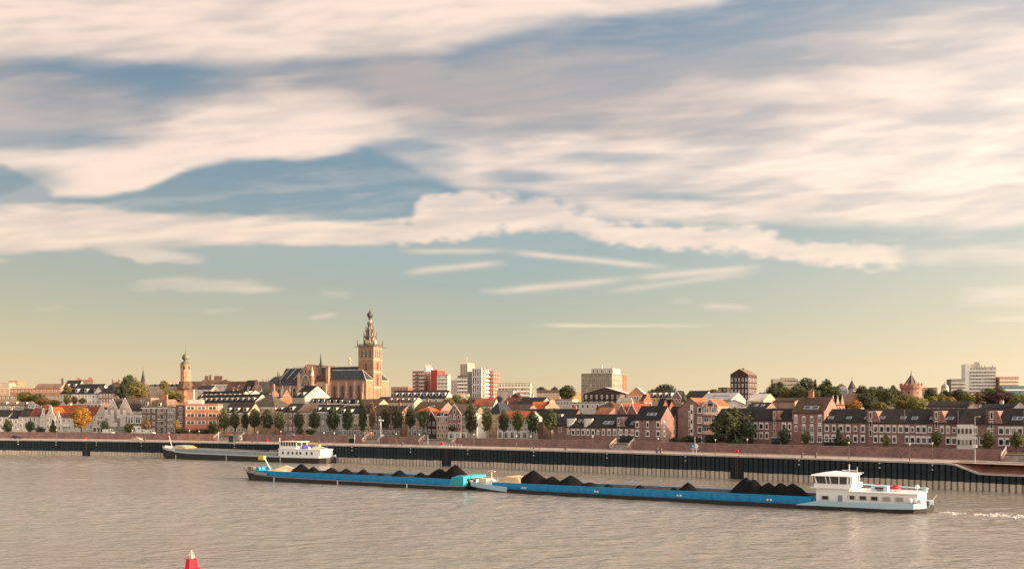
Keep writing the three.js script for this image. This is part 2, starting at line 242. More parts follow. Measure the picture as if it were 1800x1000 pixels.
{ // hill: from the flood wall up into town
  const vs = [17.2, 30, 60, 90, 120, 160, 200, 240, 280, 360, 450, 560, 700, 1000, 1600, 2600, 4200], xs = [-1500, -1100, -800, -600, -450, ...range(-340, 200, 36), 260, 340, 450, 600, 800, 1100, 1500], mb = new MB();
  for (let k = 0; k < vs.length - 1; k++) ribbon(mb, xs, vs[k], lerpTable(HILL, vs[k]), vs[k + 1], lerpTable(HILL, vs[k + 1]));
  structure(mb.build('hillside_ground', mat([.20, .19, .13], 'noise'), scene));
}
const qXs = range(-330, 190, 70);
structure(ribbon(new MB(), qXs, 0.9, QTOP - 0.02, 17.1, QTOP + 0.04).build('promenade_pavement', mat([.50, .40, .345], 'noise'), scene));
structure(ribbon(new MB(), qXs, 5.4, QTOP + 0.022, 9.2, QTOP + 0.034).build('cycle_path', mat([.56, .46, .41], 'noise'), scene));
{ // quay wall: coping, sheet piles with bleached feet, ladders, mooring rings
  const wall = thing('quay_wall', 'long dark steel sheet-pile quay wall with pale lower edge along the river', 'quay wall');
  // the right end drops to a lower landing
  const xDrop = 109.4, xLow = 114.2, LOW = 4.35;
  const top = (x) => mix(QTOP, LOW, Math.min(1, Math.max(0, (x - xDrop) / (xLow - xDrop))));
  const xs = [...range(-330, 100, 60), ...range(102, 190, 44)];
  ribbon(ribbon(ribbon(new MB(), xs, -0.32, (x) => top(x) - 0.42, -0.32, top), xs, -0.32, top, 0.9, top), xs, 0.9, top, 0.9, (x) => top(x) - 0.8).build('coping', mat([.62, .55, .50], 'noise'), wall);
  const dark = [mat([.018, .034, .046], 'noise', { roughness: 0.85 }), mat([.024, .042, .054], 'noise', { roughness: 0.85 }), mat([.015, .028, .040], 'noise', { roughness: 0.85 })], pale = [mat([.76, .66, .54], 'noise'), mat([.68, .585, .48], 'noise'), mat([.80, .70, .58], 'noise')];
  // backing
  ribbon(new MB(), xs, 0.42, -1.5, 0.42, (x) => top(x) - 0.3).build('backing', mat([.03, .036, .04], 'noise'), wall);
  ribbon(new MB(), xs, 0.2, -1.5, 0.2, 1.9).build('lower_backing', mat([.40, .34, .28], 'noise'), wall);
  const pitch = 1.5, pileGeo = (y0, y1, out, w) => { const b = new MB(), pr = [[-w / 2 - .16, .3], [w / 2 + .16, .3], [w / 2, -out], [-w / 2, -out]]; return b.sweep(pr.map(([x, z]) => [x, y0, -z]), pr.map(([x, z]) => [x, y1, -z])).geo(); };
  const gUp = pileGeo(1.9, QTOP - 0.42, 0.16, 1.0), gLow = pileGeo(-1.2, 2.0, 0.42, 0.95);
  let x = -229, i = 0; const rr = rngOf(5);
  while (x < 126) {
    const a = quayAng(x), q = qPoint(x, 0), hTop = top(x) - 0.42;
    const p = put('sheet_pile', gUp, dark[i % 3 === 0 ? Math.floor(rr() * 3) : (i % 2)], wall); p.position.set(q[0], 0, -q[1]); p.rotation.y = -a; if (hTop < QTOP - 0.43) { p.scale.y = (hTop - 1.9) / (QTOP - 0.42 - 1.9); p.position.y = 1.9 * (1 - p.scale.y); }
    const l = put('bleached_foot', gLow, pale[Math.floor(rr() * 3)], p); l.scale.y = 1 / p.scale.y; l.position.y = (0 - p.position.y) / p.scale.y + (rr() - 0.5) * 0.16;
    x += pitch * Math.cos(a); i++;
  }
  for (const px of [152, 786, 1297]) { const d = onRow(px, 0), X = Xof(px, d), b = new MB().box(-2.0, 2.0, -1, QTOP - 0.46, -0.1, 0.52); const m = b.build('ladder_recess', mat([.016, .02, .024], 'noise'), wall); m.position.set(X, 0, -d); m.rotation.y = -quayAng(X);
    const lad = new MB(); for (const s of [-.3, .3]) lad.bar([s, 0.3, 0.6], [s, 6.4, 0.6], 0.05); for (let k = 0; k < 14; k++) lad.bar([-.3, .6 + k * .42, .6], [.3, .6 + k * .42, .6], 0.03); lad.build('ladder', mat([.10, .10, .10], 'none'), m); }
  for (const px of [30, 97, 168, 247, 411, 618, 721, 822, 938, 1067, 1205, 1405, 1547, 1640]) for (const y of [QTOP - 0.75, QTOP - 1.9]) { const d = onRow(px, -0.3), X = Xof(px, d), m = new MB().frustum(0, 0, -0.12, 0.12, 0.2, 0.14, 8).build('mooring_point', mWhite, wall); m.rotation.set(Math.PI / 2, 0, quayAng(X)); m.position.set(X, y, -d); }
  // brick landing slope behind the lowered right end
  const xr = range(xLow - 0.5, 190, 24);
  const sl = new MB(); const f = (x, v, y) => { const q = qPoint(x, v); return [q[0], y, -q[1]]; };
  sl.tri(f(xDrop, 0.9, QTOP), f(xLow, 0.9, LOW), f(xLow, 5.2, QTOP + .02)); sl.tri(f(xDrop, 0.9, QTOP), f(xLow, 5.2, QTOP + .02), f(xDrop, 5.2, QTOP + .02));
  ribbon(sl, xr, 0.9, LOW, 5.2, QTOP + 0.02);
  tag(sl.build('brick_landing_slope', mat([.36, .16, .125], 'brick'), scene), 'sloping red brick revetment above the lowered quay at the right edge', 'revetment');
  tag(ribbon(ribbon(new MB(), range(xDrop, 190, 24), 5.1, QTOP + 0.03, 5.1, QTOP + 0.3), range(xDrop, 190, 24), 5.1, QTOP + 0.3, 5.9, QTOP + 0.3).build('pale_kerb', mat([.68, .62, .57], 'noise'), scene), 'pale kerb along the top of the brick revetment', 'kerb');
}
{ // flood wall of brick in lengths, with stair gaps between them
  const segs = [[-200, 311, 'flood wall of mauve brick below the white houses', C.flood], [311, 378, 'lighter red flood wall length before the red brick flats', [.56, .30, .23]], [424, 612, 'flood wall of mauve brick below the row of clipped trees, left length', C.flood], [626, 639, 'very short flood wall length between two stair gaps', C.flood], [669, 738, 'short flood wall length beside the tall camera mast', C.flood], [800, 1075, 'flood wall of mauve brick in front of the small quay houses', C.flood], [1110, 1398, 'flood wall of mauve brick behind the blue and white sign', C.flood], [1398, 1762, 'flood wall of mauve brick below the long terrace', [.385, .235, .215]], [1812, 1950, 'flood wall length at the far right past the stairs', C.flood]];
  for (const [p0, p1, label, c] of segs) {
    const X0 = Xof(p0, onRow(p0, WALLV)), X1 = Xof(p1, onRow(p1, WALLV)), n = Math.max(2, Math.round((X1 - X0) / 7)), g = thing('flood_wall', label, 'wall', 'brick flood wall lengths');
    const xq = range(X0, X1, n), TOPY = 9.35;
    // footpoint search: qPoint wants the quay foot, so shift to foot coordinates
    const foot = (X) => { let x = X; for (let k = 0; k < 8; k++) x = X - Math.sin(quayAng(x)) * WALLV; return x; };
    const xf = xq.map(foot), b = new MB(); ribbon(ribbon(ribbon(b, xf, WALLV, 6.3, WALLV, TOPY), xf, WALLV, TOPY, WALLV + 0.5, TOPY), xf, WALLV + 0.5, TOPY, WALLV + 0.5, 6.3);
    const f = (x, v, y) => { const q = qPoint(x, v); return [q[0], y, -q[1]]; };
    for (const x of [xf[0], xf[xf.length - 1]]) b.quad(f(x, WALLV, 6.3), f(x, WALLV + .5, 6.3), f(x, WALLV + .5, TOPY), f(x, WALLV, TOPY));
    b.build('wall_face', mat(c, 'brick'), g);
    const cp = new MB(); ribbon(ribbon(cp, xf, WALLV - 0.06, TOPY, WALLV - 0.06, TOPY + 0.14), xf, WALLV - 0.06, TOPY + 0.14, WALLV + 0.56, TOPY + 0.14); cp.build('cap', mat([.40, .30, .27], 'noise'), g);
    for (let k = 0; k < n; k++) { const q = qPoint(xf[k], WALLV); const m = new MB().box(-.32, .32, 6.4, TOPY - 0.02, -0.02, 0.09).build('pier', mat(c, 'brick'), g); m.position.set(q[0], 0, -q[1]); m.rotation.y = -q[2]; }
  }
  // stair flights in the gaps
  const stairs = [[378, 424, 'wide stair gap in the flood wall beside the dark kiosk box'], [639, 669, 'stair flight with orange banners left of the tall mast'], [738, 800, 'ramped stair in front of the dark gabled house'], [1075, 1110, 'stone stair with white railings below the twin dark garage openings'], [1762, 1812, 'stone stair at the right end of the long terrace']];
  for (const [p0, p1, label] of stairs) {
    const pm = (p0 + p1) / 2, d = onRow(pm, WALLV - 1), X = Xof(pm, d), a = quayAng(X), d0 = onRow(p0, WALLV), d1 = onRow(p1, WALLV), w = Math.hypot(Xof(p1, d1) - Xof(p0, d0), d1 - d0) / 2;
    const g = thing('quay_stairs', label, 'stairs', 'stairs through the flood wall'); g.position.set(X, QTOP, -d); g.rotation.y = -a;
    const n = 10; for (let k = 0; k < n; k++) new MB().box(-w + .5, w - .5, -0.3, 0.18 * (k + 1), -1.6 - (n - 1 - (n - 1 - k)) * 0.33 - 3, 1.2 - k * 0.33).build('step', mat([.52, .45, .40], 'noise'), g);
    for (const s of [-1, 1]) { const r = new MB(); const x = s * (w - .35); r.sweep([[x - .16, 0, 1.6], [x - .16, 0.9, 1.6], [x - .16, 2.85, -2.4], [x - .16, 0, -2.4]], [[x + .16, 0, 1.6], [x + .16, 0.9, 1.6], [x + .16, 2.85, -2.4], [x + .16, 0, -2.4]]); r.build('cheek_wall', mat(C.rose, 'brick'), g);
      const rl = new MB(); for (const dy of [0.5, 0.95]) rl.bar([x, 0.9 + dy, 1.6], [x, 2.85 + dy, -2.4], 0.05); for (let k = 0; k < 5; k++) rl.bar([x, 0.8 + k * .49, 1.6 - k], [x, 1.85 + k * .49, 1.6 - k], 0.04); rl.build('railing', mWhite, g); }
  }
}
// ---------- houses ----------
const frameGeo = (() => { const b = new MB(), t = 0.15; b.box(-.5, .5, .5 - t * .8, .5, 0, 1).box(-.5, .5, -.5, -.5 + t * .7, 0, 1).box(-.5, -.5 + t, -.5 + t * .7, .5 - t * .8, 0, 1).box(.5 - t, .5, -.5 + t * .7, .5 - t * .8, 0, 1); return b.geo(); })();
const frameMid = (() => { const b = new MB(), t = 0.12; b.box(-.5, .5, .5 - t * .8, .5, 0, 1).box(-.5, .5, -.5, -.5 + t * .7, 0, 1).box(-.5, -.5 + t, -.5 + t * .7, .5 - t * .8, 0, 1).box(.5 - t, .5, -.5 + t * .7, .5 - t * .8, 0, 1).box(-.04, .04, -.5 + t * .7, .5 - t * .8, 0, .9).box(-.5 + t, -.04, .16, .22, 0, .9).box(.04, .5 - t, .16, .22, 0, .9); return b.geo(); })();
const paneGeo = new MB().box(-.46, .46, -.46, .46, -0.3, .45).geo(), headGeo = new MB().box(-.5, .5, .5, .72, 0, 1.05).geo(), sillGeo = new MB().box(-.58, .58, -.56, -.5, 0, 1.9).geo();
const rnd = rngOf(2024);
// a window on a vertical face: centre x, y on the face at z; turn about y for side faces
function windowOn(root, x, y, z, w, h, turn = 0, o = {}) {
  const f = put('window', o.mid ? frameMid : frameGeo, o.frame || mWhite, root); f.position.set(x, y, z); f.rotation.y = turn; f.scale.set(w, h, 0.09);
  const r = rnd(), p = put('pane', paneGeo, o.pane || (o.panes ? o.panes[Math.floor(r * o.panes.length)] : PANES[r < .38 ? 0 : r < .66 ? 1 : r < .8 ? 4 : r < .92 ? 2 : 3]), f);
  if (o.header) put('lintel_panel', headGeo, o.frame || mWhite, f);
  if (o.sill) put('sill', sillGeo, o.frame || mWhite, f);
  return f;
}
function winGrid(root, L, H, rows, cols, z, turn, ox, oz, o = {}) { // windows in rows from the eaves down
  const sh = o.sh || 3.0, w0 = o.ww || Math.min(1.35, L / cols * 0.52), h = o.wh || 1.75, mg = o.mg ?? 0.0;
  for (let r = 0; r < rows; r++) for (let c = 0; c < cols; c++) {
    const lx = mg + (L - 2 * mg) * (c + 0.5) / cols, y = H - (o.top ?? 0.6) - h / 2 - r * sh; if (y - h / 2 < 0.2) continue; if (o.skip && o.skip(r, c)) continue;
    const q = o.jit ? LAT[(r * 53 + c * 197 + Math.round(L * 311)) & 65535] : .5; if (o.jit && q > .93) continue; const hh = o.jit && q < .16 ? h * .72 : h, w = w0 * (o.jit ? .72 + .56 * q : 1);
    if (turn) windowOn(root, ox, y, oz - lx, w, hh, turn, o); else windowOn(root, ox + lx, y, z, w, hh, 0, o);
  }
}
/* spec: [name, label, x1, x2, v, eaves, ridge, roof, D, wall, wallKind, roofColour, options] */
function house(name, label, x1, x2, v, e, r, roof, D, wc, wk, rc, o = {}) {
  const d1 = o.d || onRow(x1, v), X1 = Xof(x1, d1), th = o.th !== undefined ? o.th * Math.PI / 180 : quayAng(X1 - Math.sin(0.5) * (v || 0) * 0.6), t2 = (x2 - PCX) / PF;
  const L = (t2 * d1 - X1) / (Math.cos(th) + t2 * Math.sin(th)), dm = d1 - L / 2 * Math.sin(th), cx = X1 + L / 2 * Math.cos(th) + D / 2 * Math.sin(th), cd = dm + D / 2 * Math.cos(th);
  const base = (o.base ?? ground(cx, cd)) - 0.4, H = Yof(e, dm) - base, dr = roof === 'gz' || roof === 'flat' || roof === 'neck' ? dm : dm + D / 2 * Math.cos(th), RR = Math.max(0.5, Yof(r, dr) - base - H);
  const g = thing(name, label, o.cat || 'house', o.group); g.position.set(X1, base, -d1); g.rotation.y = -th; g.userData.size = undefined; delete g.userData.size;
  const wm = mat(wc, wk), rm = mat(rc, o.rk || 'tile', o.rx || {}), wall = new MB(), rf = new MB(), ov = o.ov ?? 0.28, tk = 0.2;
  if (roof === 'gx') {
    wall.prismX([[0, 0], [0, H], [-D / 2, H + RR], [-D, H], [-D, 0]], 0, L);
    const s = RR / (D / 2); rf.prismX([[ov, H - s * ov + .03], [ov, H - s * ov + tk], [-D / 2, H + RR + tk], [-D / 2, H + RR + .03]], -0.12, L + 0.12); rf.prismX([[-D / 2, H + RR + .03], [-D / 2, H + RR + tk], [-D - ov, H - s * ov + tk], [-D - ov, H - s * ov + .03]], -0.12, L + 0.12);
  } else if (roof === 'gz' || roof === 'neck') {
    if (roof === 'gz') wall.prismZ([[0, 0], [L, 0], [L, H], [L / 2, H + RR], [0, H]].reverse(), 0, -D); else {
      wall.box(0, L, 0, H, -D, 0); const q = L; // ornamental gable: shoulders, neck and rounded crown
      const pr = [[0, H], [q, H], [q, H + RR * .12], [q * .86, H + RR * .3], [q * .72, H + RR * .48], [q * .68, H + RR * .8], [q * .58, H + RR * .96], [q * .5, H + RR], [q * .42, H + RR * .96], [q * .32, H + RR * .8], [q * .28, H + RR * .48], [q * .14, H + RR * .3], [0, H + RR * .12]];
      const gm = new MB(); const c0 = [q / 2, H + RR * .1]; for (let i = 0; i < pr.length; i++) { const a = pr[i], b = pr[(i + 1) % pr.length]; gm.tri([c0[0], c0[1], 0.06], [a[0], a[1], 0.06], [b[0], b[1], 0.06]); gm.tri([c0[0], c0[1], -0.34], [b[0], b[1], -0.34], [a[0], a[1], -0.34]); gm.quad([a[0], a[1], 0.06], [a[0], a[1], -0.34], [b[0], b[1], -0.34], [b[0], b[1], 0.06]); }
      gm.build('gable', wm, g);
    }
    const R2 = roof === 'neck' ? RR * 0.8 : RR, s = R2 / (L / 2), z0 = roof === 'neck' ? -0.35 : (o.flush ? -0.2 : 0.2), lo = roof === 'neck' ? 0 : ov * .4;
    rf.prismZ([[-lo, H - s * lo + .03], [-lo, H - s * lo + tk], [L / 2, H + R2 + tk], [L / 2, H + R2 + .03]], z0, -D - .1); rf.prismZ([[L / 2, H + R2 + .03], [L / 2, H + R2 + tk], [L + lo, H - s * lo + tk], [L + lo, H - s * lo + .03]], z0, -D - .1);
    if (o.bargeboard) { const bb = new MB(); for (const sg of [-1, 1]) { const x0 = L / 2 + sg * (L / 2 + lo), y0 = H - s * lo; bb.sweep([[x0, y0 - .2, z0], [x0, y0 + .3, z0], [L / 2, H + R2 + .3, z0], [L / 2, H + R2 - .2, z0]], [[x0, y0 - .2, z0 + .08], [x0, y0 + .3, z0 + .08], [L / 2, H + R2 + .3, z0 + .08], [L / 2, H + R2 - .2, z0 + .08]]); } bb.build('bargeboard', mWhite, g); }
  } else if (roof === 'hip') {
    wall.box(0, L, 0, H, -D, 0); const a = Math.min(D, L) / 2 * (o.hipin ?? 1), A = [[-ov, H, ov], [L + ov, H, ov], [L + ov, H, -D - ov], [-ov, H, -D - ov]], r0 = L > D ? [a, H + RR, -D / 2] : [L / 2, H + RR, -a], r1 = L > D ? [L - a, H + RR, -D / 2] : [L / 2, H + RR, -D + a];
    if (L > D) { rf.quad(A[0], A[1], r1, r0).tri(A[1], A[2], r1).quad(A[2], A[3], r0, r1).tri(A[3], A[0], r0); } else { rf.tri(A[0], A[1], r0).quad(A[1], A[2], r1, r0).tri(A[2], A[3], r1).quad(A[3], A[0], r0, r1); }
    rf.quad([-ov, H, ov], [-ov, H, -D - ov], [L + ov, H, -D - ov], [L + ov, H, ov]);
  } else if (roof === 'mansard') {
    wall.box(0, L, 0, H, -D, 0); const i = Math.min(RR * 0.45, L * .22, D * .3), A = [[-.1, H, .1], [L + .1, H, .1], [L + .1, H, -D - .1], [-.1, H, -D - .1]], B = [[i, H + RR, -i], [L - i, H + RR, -i], [L - i, H + RR, -D + i], [i, H + RR, -D + i]]; rf.sweep(A, B);
  } else { // flat with parapet and roof deck
    wall.box(0, L, 0, H, -D, 0); const t = o.par ?? 0.35; rf.box(-.12, L + .12, H, H + t * .5, -D - .12, .12);
    wall.box(0, L, H + t * .5, H + t, -.22, 0).box(0, L, H + t * .5, H + t, -D, -D + .22).box(0, .22, H + t * .5, H + t, -D + .22, -.22).box(L - .22, L, H + t * .5, H + t, -D + .22, -.22);
  }
  wall.build('wall', wm, g); const rfm = rf.build('roof', rm, g);
  if (o.cornice) new MB().box(-.2, L + .2, H - .45, H - .02, .01, .34).build('cornice', o.cornice === 1 ? mWhite : o.cornice, g);
  if (o.band) for (const y of o.band) new MB().box(0, L, H - y - .14, H - y + .14, .004, .1).build('string_course', mWhite, g);
  if (o.w) { const wo = { mid: L / o.w[1] > 2.2 && H > 2, ...(o.wo || {}) }; winGrid(g, L, H + (o.wup || 0), o.w[0], o.w[1], 0.001, 0, 0, 0, wo); }
  if (o.gw) for (const [fx, fy, w, h] of o.gw) windowOn(g, L * fx, H + RR * fy, roof === 'neck' ? 0.062 : 0.001, w, h, 0, o.wo || {});
  if (o.s) winGrid(g, D, H, o.s[0], o.s[1], 0, Math.PI / 2, L + 0.001, 0, { ...(o.wo || {}), ...(o.so || {}) });
  if (o.ground) { // white ground floor with a door
    new MB().box(-.02, L + .02, 0, o.ground, .0, .08).build('ground_floor', o.gm || mWhite, g); const n = Math.max(1, Math.round(L / 2.6)); for (let k = 0; k < n; k++) windowOn(g, L * (k + .5) / n, o.ground * .5, .081, Math.min(1.7, L / n * .7), o.ground * .66, 0, { pane: PANES[k % 2], mid: true });
  }
  if (o.door) for (const [fx, w, h, c, bare] of o.door) { const dm2 = new MB().box(-w / 2, w / 2, 0, h, 0, .07).build('door', c || mDarkFrame, g); dm2.position.set(L * fx, 0.42, 0.01); if (bare) new MB().box(-w / 2 - .3, w / 2 + .3, h, h + .22, 0, .12).build('lintel', mWhite, dm2); else { put('door_frame', frameGeo, mWhite, dm2).scale.set(w * 1.15, h * 1.06, .1); dm2.children[0].position.y = h / 2; } }
  if (o.dormers) { // [count, position up the slope, width, height, wall material]
    const [n, t, w, h, dmat] = o.dormers, sl = roof === 'mansard' ? Math.min(RR * .45, L * .22, D * .3) : D / 2; for (let k = 0; k < n; k++) {
      const x = L * (k + .5) / n, y = H + RR * t, z = -sl * t + 0.06, back = Math.min(h / (RR / sl), sl * (1 - t)) + .3, dg = new MB().box(-w / 2, w / 2, 0, h, -back, 0).build('dormer', dmat || mWhite, g); dg.position.set(x, y, z);
      new MB().box(-w / 2 - .14, w / 2 + .14, h, h + .13, -back - .1, .2).build('dormer_roof', o.dorRoof || mat([.5, .48, .45], 'none'), dg);
      const p = put('pane', paneGeo, PANES[k % 2], dg); p.position.set(0, h * .52, 0.02); p.scale.set(w * .72, h * .74, .06);
    }
  }
  if (o.chim) for (const [fx, w, h, c] of o.chim) { const m = new MB().box(-w / 2, w / 2, -1.2, h, -.35, .35).box(-w / 2 - .08, w / 2 + .08, h, h + .15, -.43, .43).build('chimney', mat(c || C.mauve, 'brick'), g); m.position.set(L * fx, H + RR, roof === 'gz' ? -D * .5 : -D / 2); for (let k = 0; k < Math.max(1, Math.min(4, Math.round(w / .6))); k++) new MB().frustum(-w / 2 + .3 + k * .55, 0, h + .15, h + .6, .14, .11, 7).build('chimney_pot', mat([.42, .2, .12], 'none'), m); }
  if (o.sky) for (const [fx, t, w, hh] of o.sky) { const sl = RR / (D / 2), an = Math.atan(sl), m = new MB().box(-w / 2, w / 2, -hh / 2, hh / 2, 0, .12).build('skylight', mat([.5, .52, .54], 'none', { roughness: .4 }), g); m.rotation.x = -(Math.PI / 2 - an); m.position.set(L * fx, H + RR * t + tk * .9, -D / 2 * t); const p = put('pane', paneGeo, mSky, m); p.scale.set(w * .86, hh * .86, .1); p.position.z = .1; }
  if (o.tower) for (const [f0, f1, top] of o.tower) { // wall dormer: brick face carried up through the roof with tall narrow lights
    const x0 = L * f0, x1b = L * f1, hh = RR * top, t = new MB().prismX([[.06, -2], [.06, hh], [-D / 2 * top - .2, hh + .12], [-D / 2 * top - .2, -2]], 0, x1b - x0).build('wall_dormer', wm, g); t.position.set(x0, H, 0); const W = x1b - x0;
    const lw = Math.min(1.05, W * .34); for (let k = 0; k < 3; k++) { const f = windowOn(t, W * .4, hh - 1.15 - k * 2.55, .062, lw, 2.1, 0, { pane: k === 1 ? PANES[0] : undefined }); }
    const side = new MB().tri([W + .02, 0, .0], [W + .02, hh - .1, .0], [W + .02 + 1.3, 0, .0]).tri([W + .02, 0, -.3], [W + 1.32, 0, -.3], [W + .02, hh - .1, -.3]).quad([W + .02, hh - .1, 0], [W + .02, hh - .1, -.3], [W + 1.32, 0, -.3], [W + 1.32, 0, 0]); side.build('splayed_cheek', wm, t); }
  if (o.balc) for (const [fx, y, w] of o.balc) { const m = new MB().box(-w / 2, w / 2, 0, .16, 0, 1.1).build('balcony', mat(C.pale, 'none'), g); m.position.set(L * fx, H - y, 0.02); const rl = new MB(); for (let k = 0; k <= Math.round(w / .28); k++) { const x = -w / 2 + .05 + (w - .1) * k / Math.round(w / .28); rl.bar([x, .16, 1.02], [x, 1.1, 1.02], .025, 4); } rl.box(-w / 2, w / 2, 1.06, 1.14, .98, 1.06); rl.build('balustrade', o.bm || mWhite, m); }
  if (o.extra) o.extra(g, L, H, RR, D, th);
  g.userData.L = undefined; delete g.userData.L;
  return g;
}
// ----- waterfront, left: white houses -----
const G1 = 'white quay houses on the left', WF = 46;
house('quay_house', 'white house with dark slate roof at the left edge of the photo', -14, 14, WF, 732, 721, 'gx', 9, C.white, 'plaster', R.slate, { w: [3, 3], group: G1, chim: [[.8, .9, 1.0, C.offwhite]] });
house('quay_house', 'narrow white house with slate roof, second from the left edge', 14, 31, WF, 735, 722, 'gx', 9, C.white, 'plaster', R.slate, { w: [3, 2], group: G1 });
house('quay_house', 'white house with dark brown roof and two columns of tall windows', 31, 49, WF, 732, 719, 'gx', 9, C.white, 'plaster', R.brownr, { w: [3, 2], group: G1, chim: [[.9, .8, .9, C.offwhite]] });
house('quay_house', 'pinkish white house with red tiled roof left of the neck gables', 49, 69, WF, 732, 718, 'gx', 9, C.pinkwhite, 'plaster', [.30, .10, .075], { w: [3, 3], group: G1 });
house('quay_house', 'white house with a small neck gable, left of the three gables', 69, 79.5, WF - .5, 735, 717, 'neck', 9, C.white, 'plaster', R.red, { w: [3, 1], gw: [[.5, .3, .8, 1.2]], group: G1 });
house('quay_house', 'tallest white neck gable house, middle of the three gables', 79.5, 95, WF - .7, 733, 712.5, 'neck', 9, C.white, 'plaster', R.orange, { w: [3, 2], gw: [[.5, .35, .9, 1.4]], group: G1 });
house('quay_house', 'low white gabled house, right one of the three gables', 95, 106, WF - .3, 736, 722.5, 'neck', 9, C.white, 'plaster', R.red, { w: [2, 2], gw: [[.5, .3, .8, 1.1]], group: G1 });
house('orange_roof_house', 'house with bright orange tiled roof behind the white gables', 64, 139, WF + 12, 731, 713, 'gx', 10, C.white, 'plaster', R.orange, { chim: [[.18, 1.0, 1.2, C.white], [.3, 1.0, 1.4, C.white]] });
house('quay_house', 'white house with dark red roof left of the autumn tree', 106, 126, WF, 734, 726, 'gx', 9, C.white, 'plaster', [.22, .085, .065], { w: [3, 2], group: G1, balc: [[.5, 4.4, 2.4]] });
house('quay_house', 'white house behind the big autumn tree with rust red roof', 126, 163, WF, 734, 715, 'gx', 10, C.white, 'plaster', [.36, .12, .07], { w: [3, 4], group: G1 });
house('garage_house', 'small flat white house with dark garage door right of the autumn tree', 162.5, 168.5, WF - 1, 732, 730, 'flat', 8, C.offwhite, 'plaster', R.metal, { w: [1, 1], door: [[.5, 2.0, 2.4, mat([.13, .06, .05], 'none')]] });
house('quay_house', 'white house with ornate gable and long balconies', 168.5, 187, WF, 729, 713, 'neck', 9, C.pinkwhite, 'plaster', R.red, { w: [3, 3], gw: [[.5, .3, 1.0, 1.4]], balc: [[.5, 3.0, 4.6], [.5, 6.2, 4.6]], group: G1 });
function scaffold(g, L, H, RR) { // tubes, boards and pale dust sheets in front of a gable
  const t = new MB(), n = Math.round(L / 1.7); for (let k = 0; k <= n; k++) { const x = L * k / n, top = H + RR * (1 - Math.abs(x / L - .5) * 1.7); for (const z of [.5, 1.6]) t.bar([x, 0, z], [x, top, z], .05, 4); } for (let y = 2; y < H + RR * .5; y += 2) { const f = y > H ? (y - H) / RR * .55 : 0; t.bar([L * f, y, 1.6], [L * (1 - f), y, 1.6], .05, 4); t.bar([L * f, y + 1, 1.6], [L * (1 - f), y + 1, 1.6], .04, 4); t.box(L * f, L * (1 - f), y - .08, y, .5, 1.6); } t.bar([0, 0, 1.65], [L, H, 1.65], .04, 4); t.bar([L, 0, 1.65], [0, H, 1.65], .04, 4); t.build('scaffold_frame', mat([.62, .58, .55], 'none'), g);
  const m = new THREE.MeshPhysicalMaterial({ color: new THREE.Color().setRGB(.80, .74, .72), roughness: 1, transmission: .35, thickness: 0 }); const s = new MB(); const rr = rngOf(Math.round(L * 91)); for (let y = 3; y < H - .5; y += 2) for (let k = 0; k < n; k++) if (rr() < .8) { const b = (rr() - .5) * .3; s.quad([L * k / n, y, 1.7 + b], [L * (k + 1) / n, y, 1.7], [L * (k + 1) / n, y + 2, 1.7 - b], [L * k / n, y + 2, 1.72]); } s.build('dust_sheet', m, g);
}
house('scaffolded_house', 'tall gabled house wrapped in scaffold and pale sheets, left of the pair', 187, 208.5, WF, 723, 701, 'gz', 10, C.offwhite, 'plaster', R.brownr, { w: [4, 3], gw: [[.5, .3, 1.0, 1.5]], extra: scaffold, bargeboard: 1 });
house('scaffolded_house', 'tall gabled house wrapped in scaffold and pale sheets, right of the pair', 208.5, 230, WF, 722, 700, 'gz', 10, C.pinkwhite, 'plaster', R.brownr, { w: [4, 3], extra: scaffold, bargeboard: 1 });
house('terrace_flat', 'grey flat-roofed block with glazed top floor behind the scaffolded houses', 221, 264, WF + 14, 701, 699, 'flat', 11, C.grey, 'plaster', R.metal, { w: [4, 6], wo: { panes: [PANES[0], PANES[1]] }, cat: 'building' });
house('olive_house', 'low olive brown house with white framed bays and white ground floor', 222, 248, WF - 2, 730, 728, 'flat', 10, C.olive, 'brick', R.metal, { w: [1, 2], wo: { ww: 3.4, wh: 3.2, mid: true }, cornice: 1, ground: 3.4 });
house('mansard_house', 'brown brick house with brown mansard and one dormer', 248, 264.5, WF, 716.5, 702, 'mansard', 10, C.brown, 'brick', R.tan, { w: [4, 2], cornice: 1, dormers: [1, .2, 1.5, 1.7] });
house('mansard_house', 'brown house with tan mansard roof, chimney block and stacked white balconies', 264.5, 293, WF, 716.5, 702, 'mansard', 10, C.brown, 'brick', R.tan, { w: [4, 3], cornice: 1, dormers: [1, .12, 1.6, 1.6], balc: [[.68, 3.3, 3.4], [.68, 6.5, 3.4], [.68, 9.3, 3.4]], chim: [[.35, 4.4, 2.2, C.orangeb]] });
house('balcony_house', 'narrow grey house with white balconies beside the tan mansard', 293, 308, WF, 716, 714, 'flat', 10, C.grey, 'brick', R.metal, { w: [4, 2], balc: [[.5, 3.2, 3.0], [.5, 6.3, 3.0], [.5, 9.3, 3.0]] });
house('dark_house', 'dark brown flat house adjoining the sunlit red flats', 308, 325, WF, 713, 711, 'flat', 10, C.brown, 'brick', R.metal, { w: [3, 1], wo: { ww: 1.8, wh: 3.2, sh: 4 } });
house('red_brick_flats', 'sunlit red brick flats with flat roof and three rows of wide windows', 324.5, 382, WF - 4, 711.5, 709, 'flat', 11, [.60, .26, .17], 'brick', R.metal, { th: -4, w: [3, 3], wo: { ww: 4.0, wh: 1.7, sh: 3.3, mid: true, frame: mCream }, s: [3, 2], cat: 'flats', extra: (g, L, H) => { new MB().box(.4, L * .45, H + .4, H + 2.4, -9, -3).build('roof_house', mat(C.offwhite, 'plaster'), g); new MB().box(L * .1, L * .9, 0, 2.6, .05, 1.4).build('porch', mat(C.red, 'brick'), g); } });
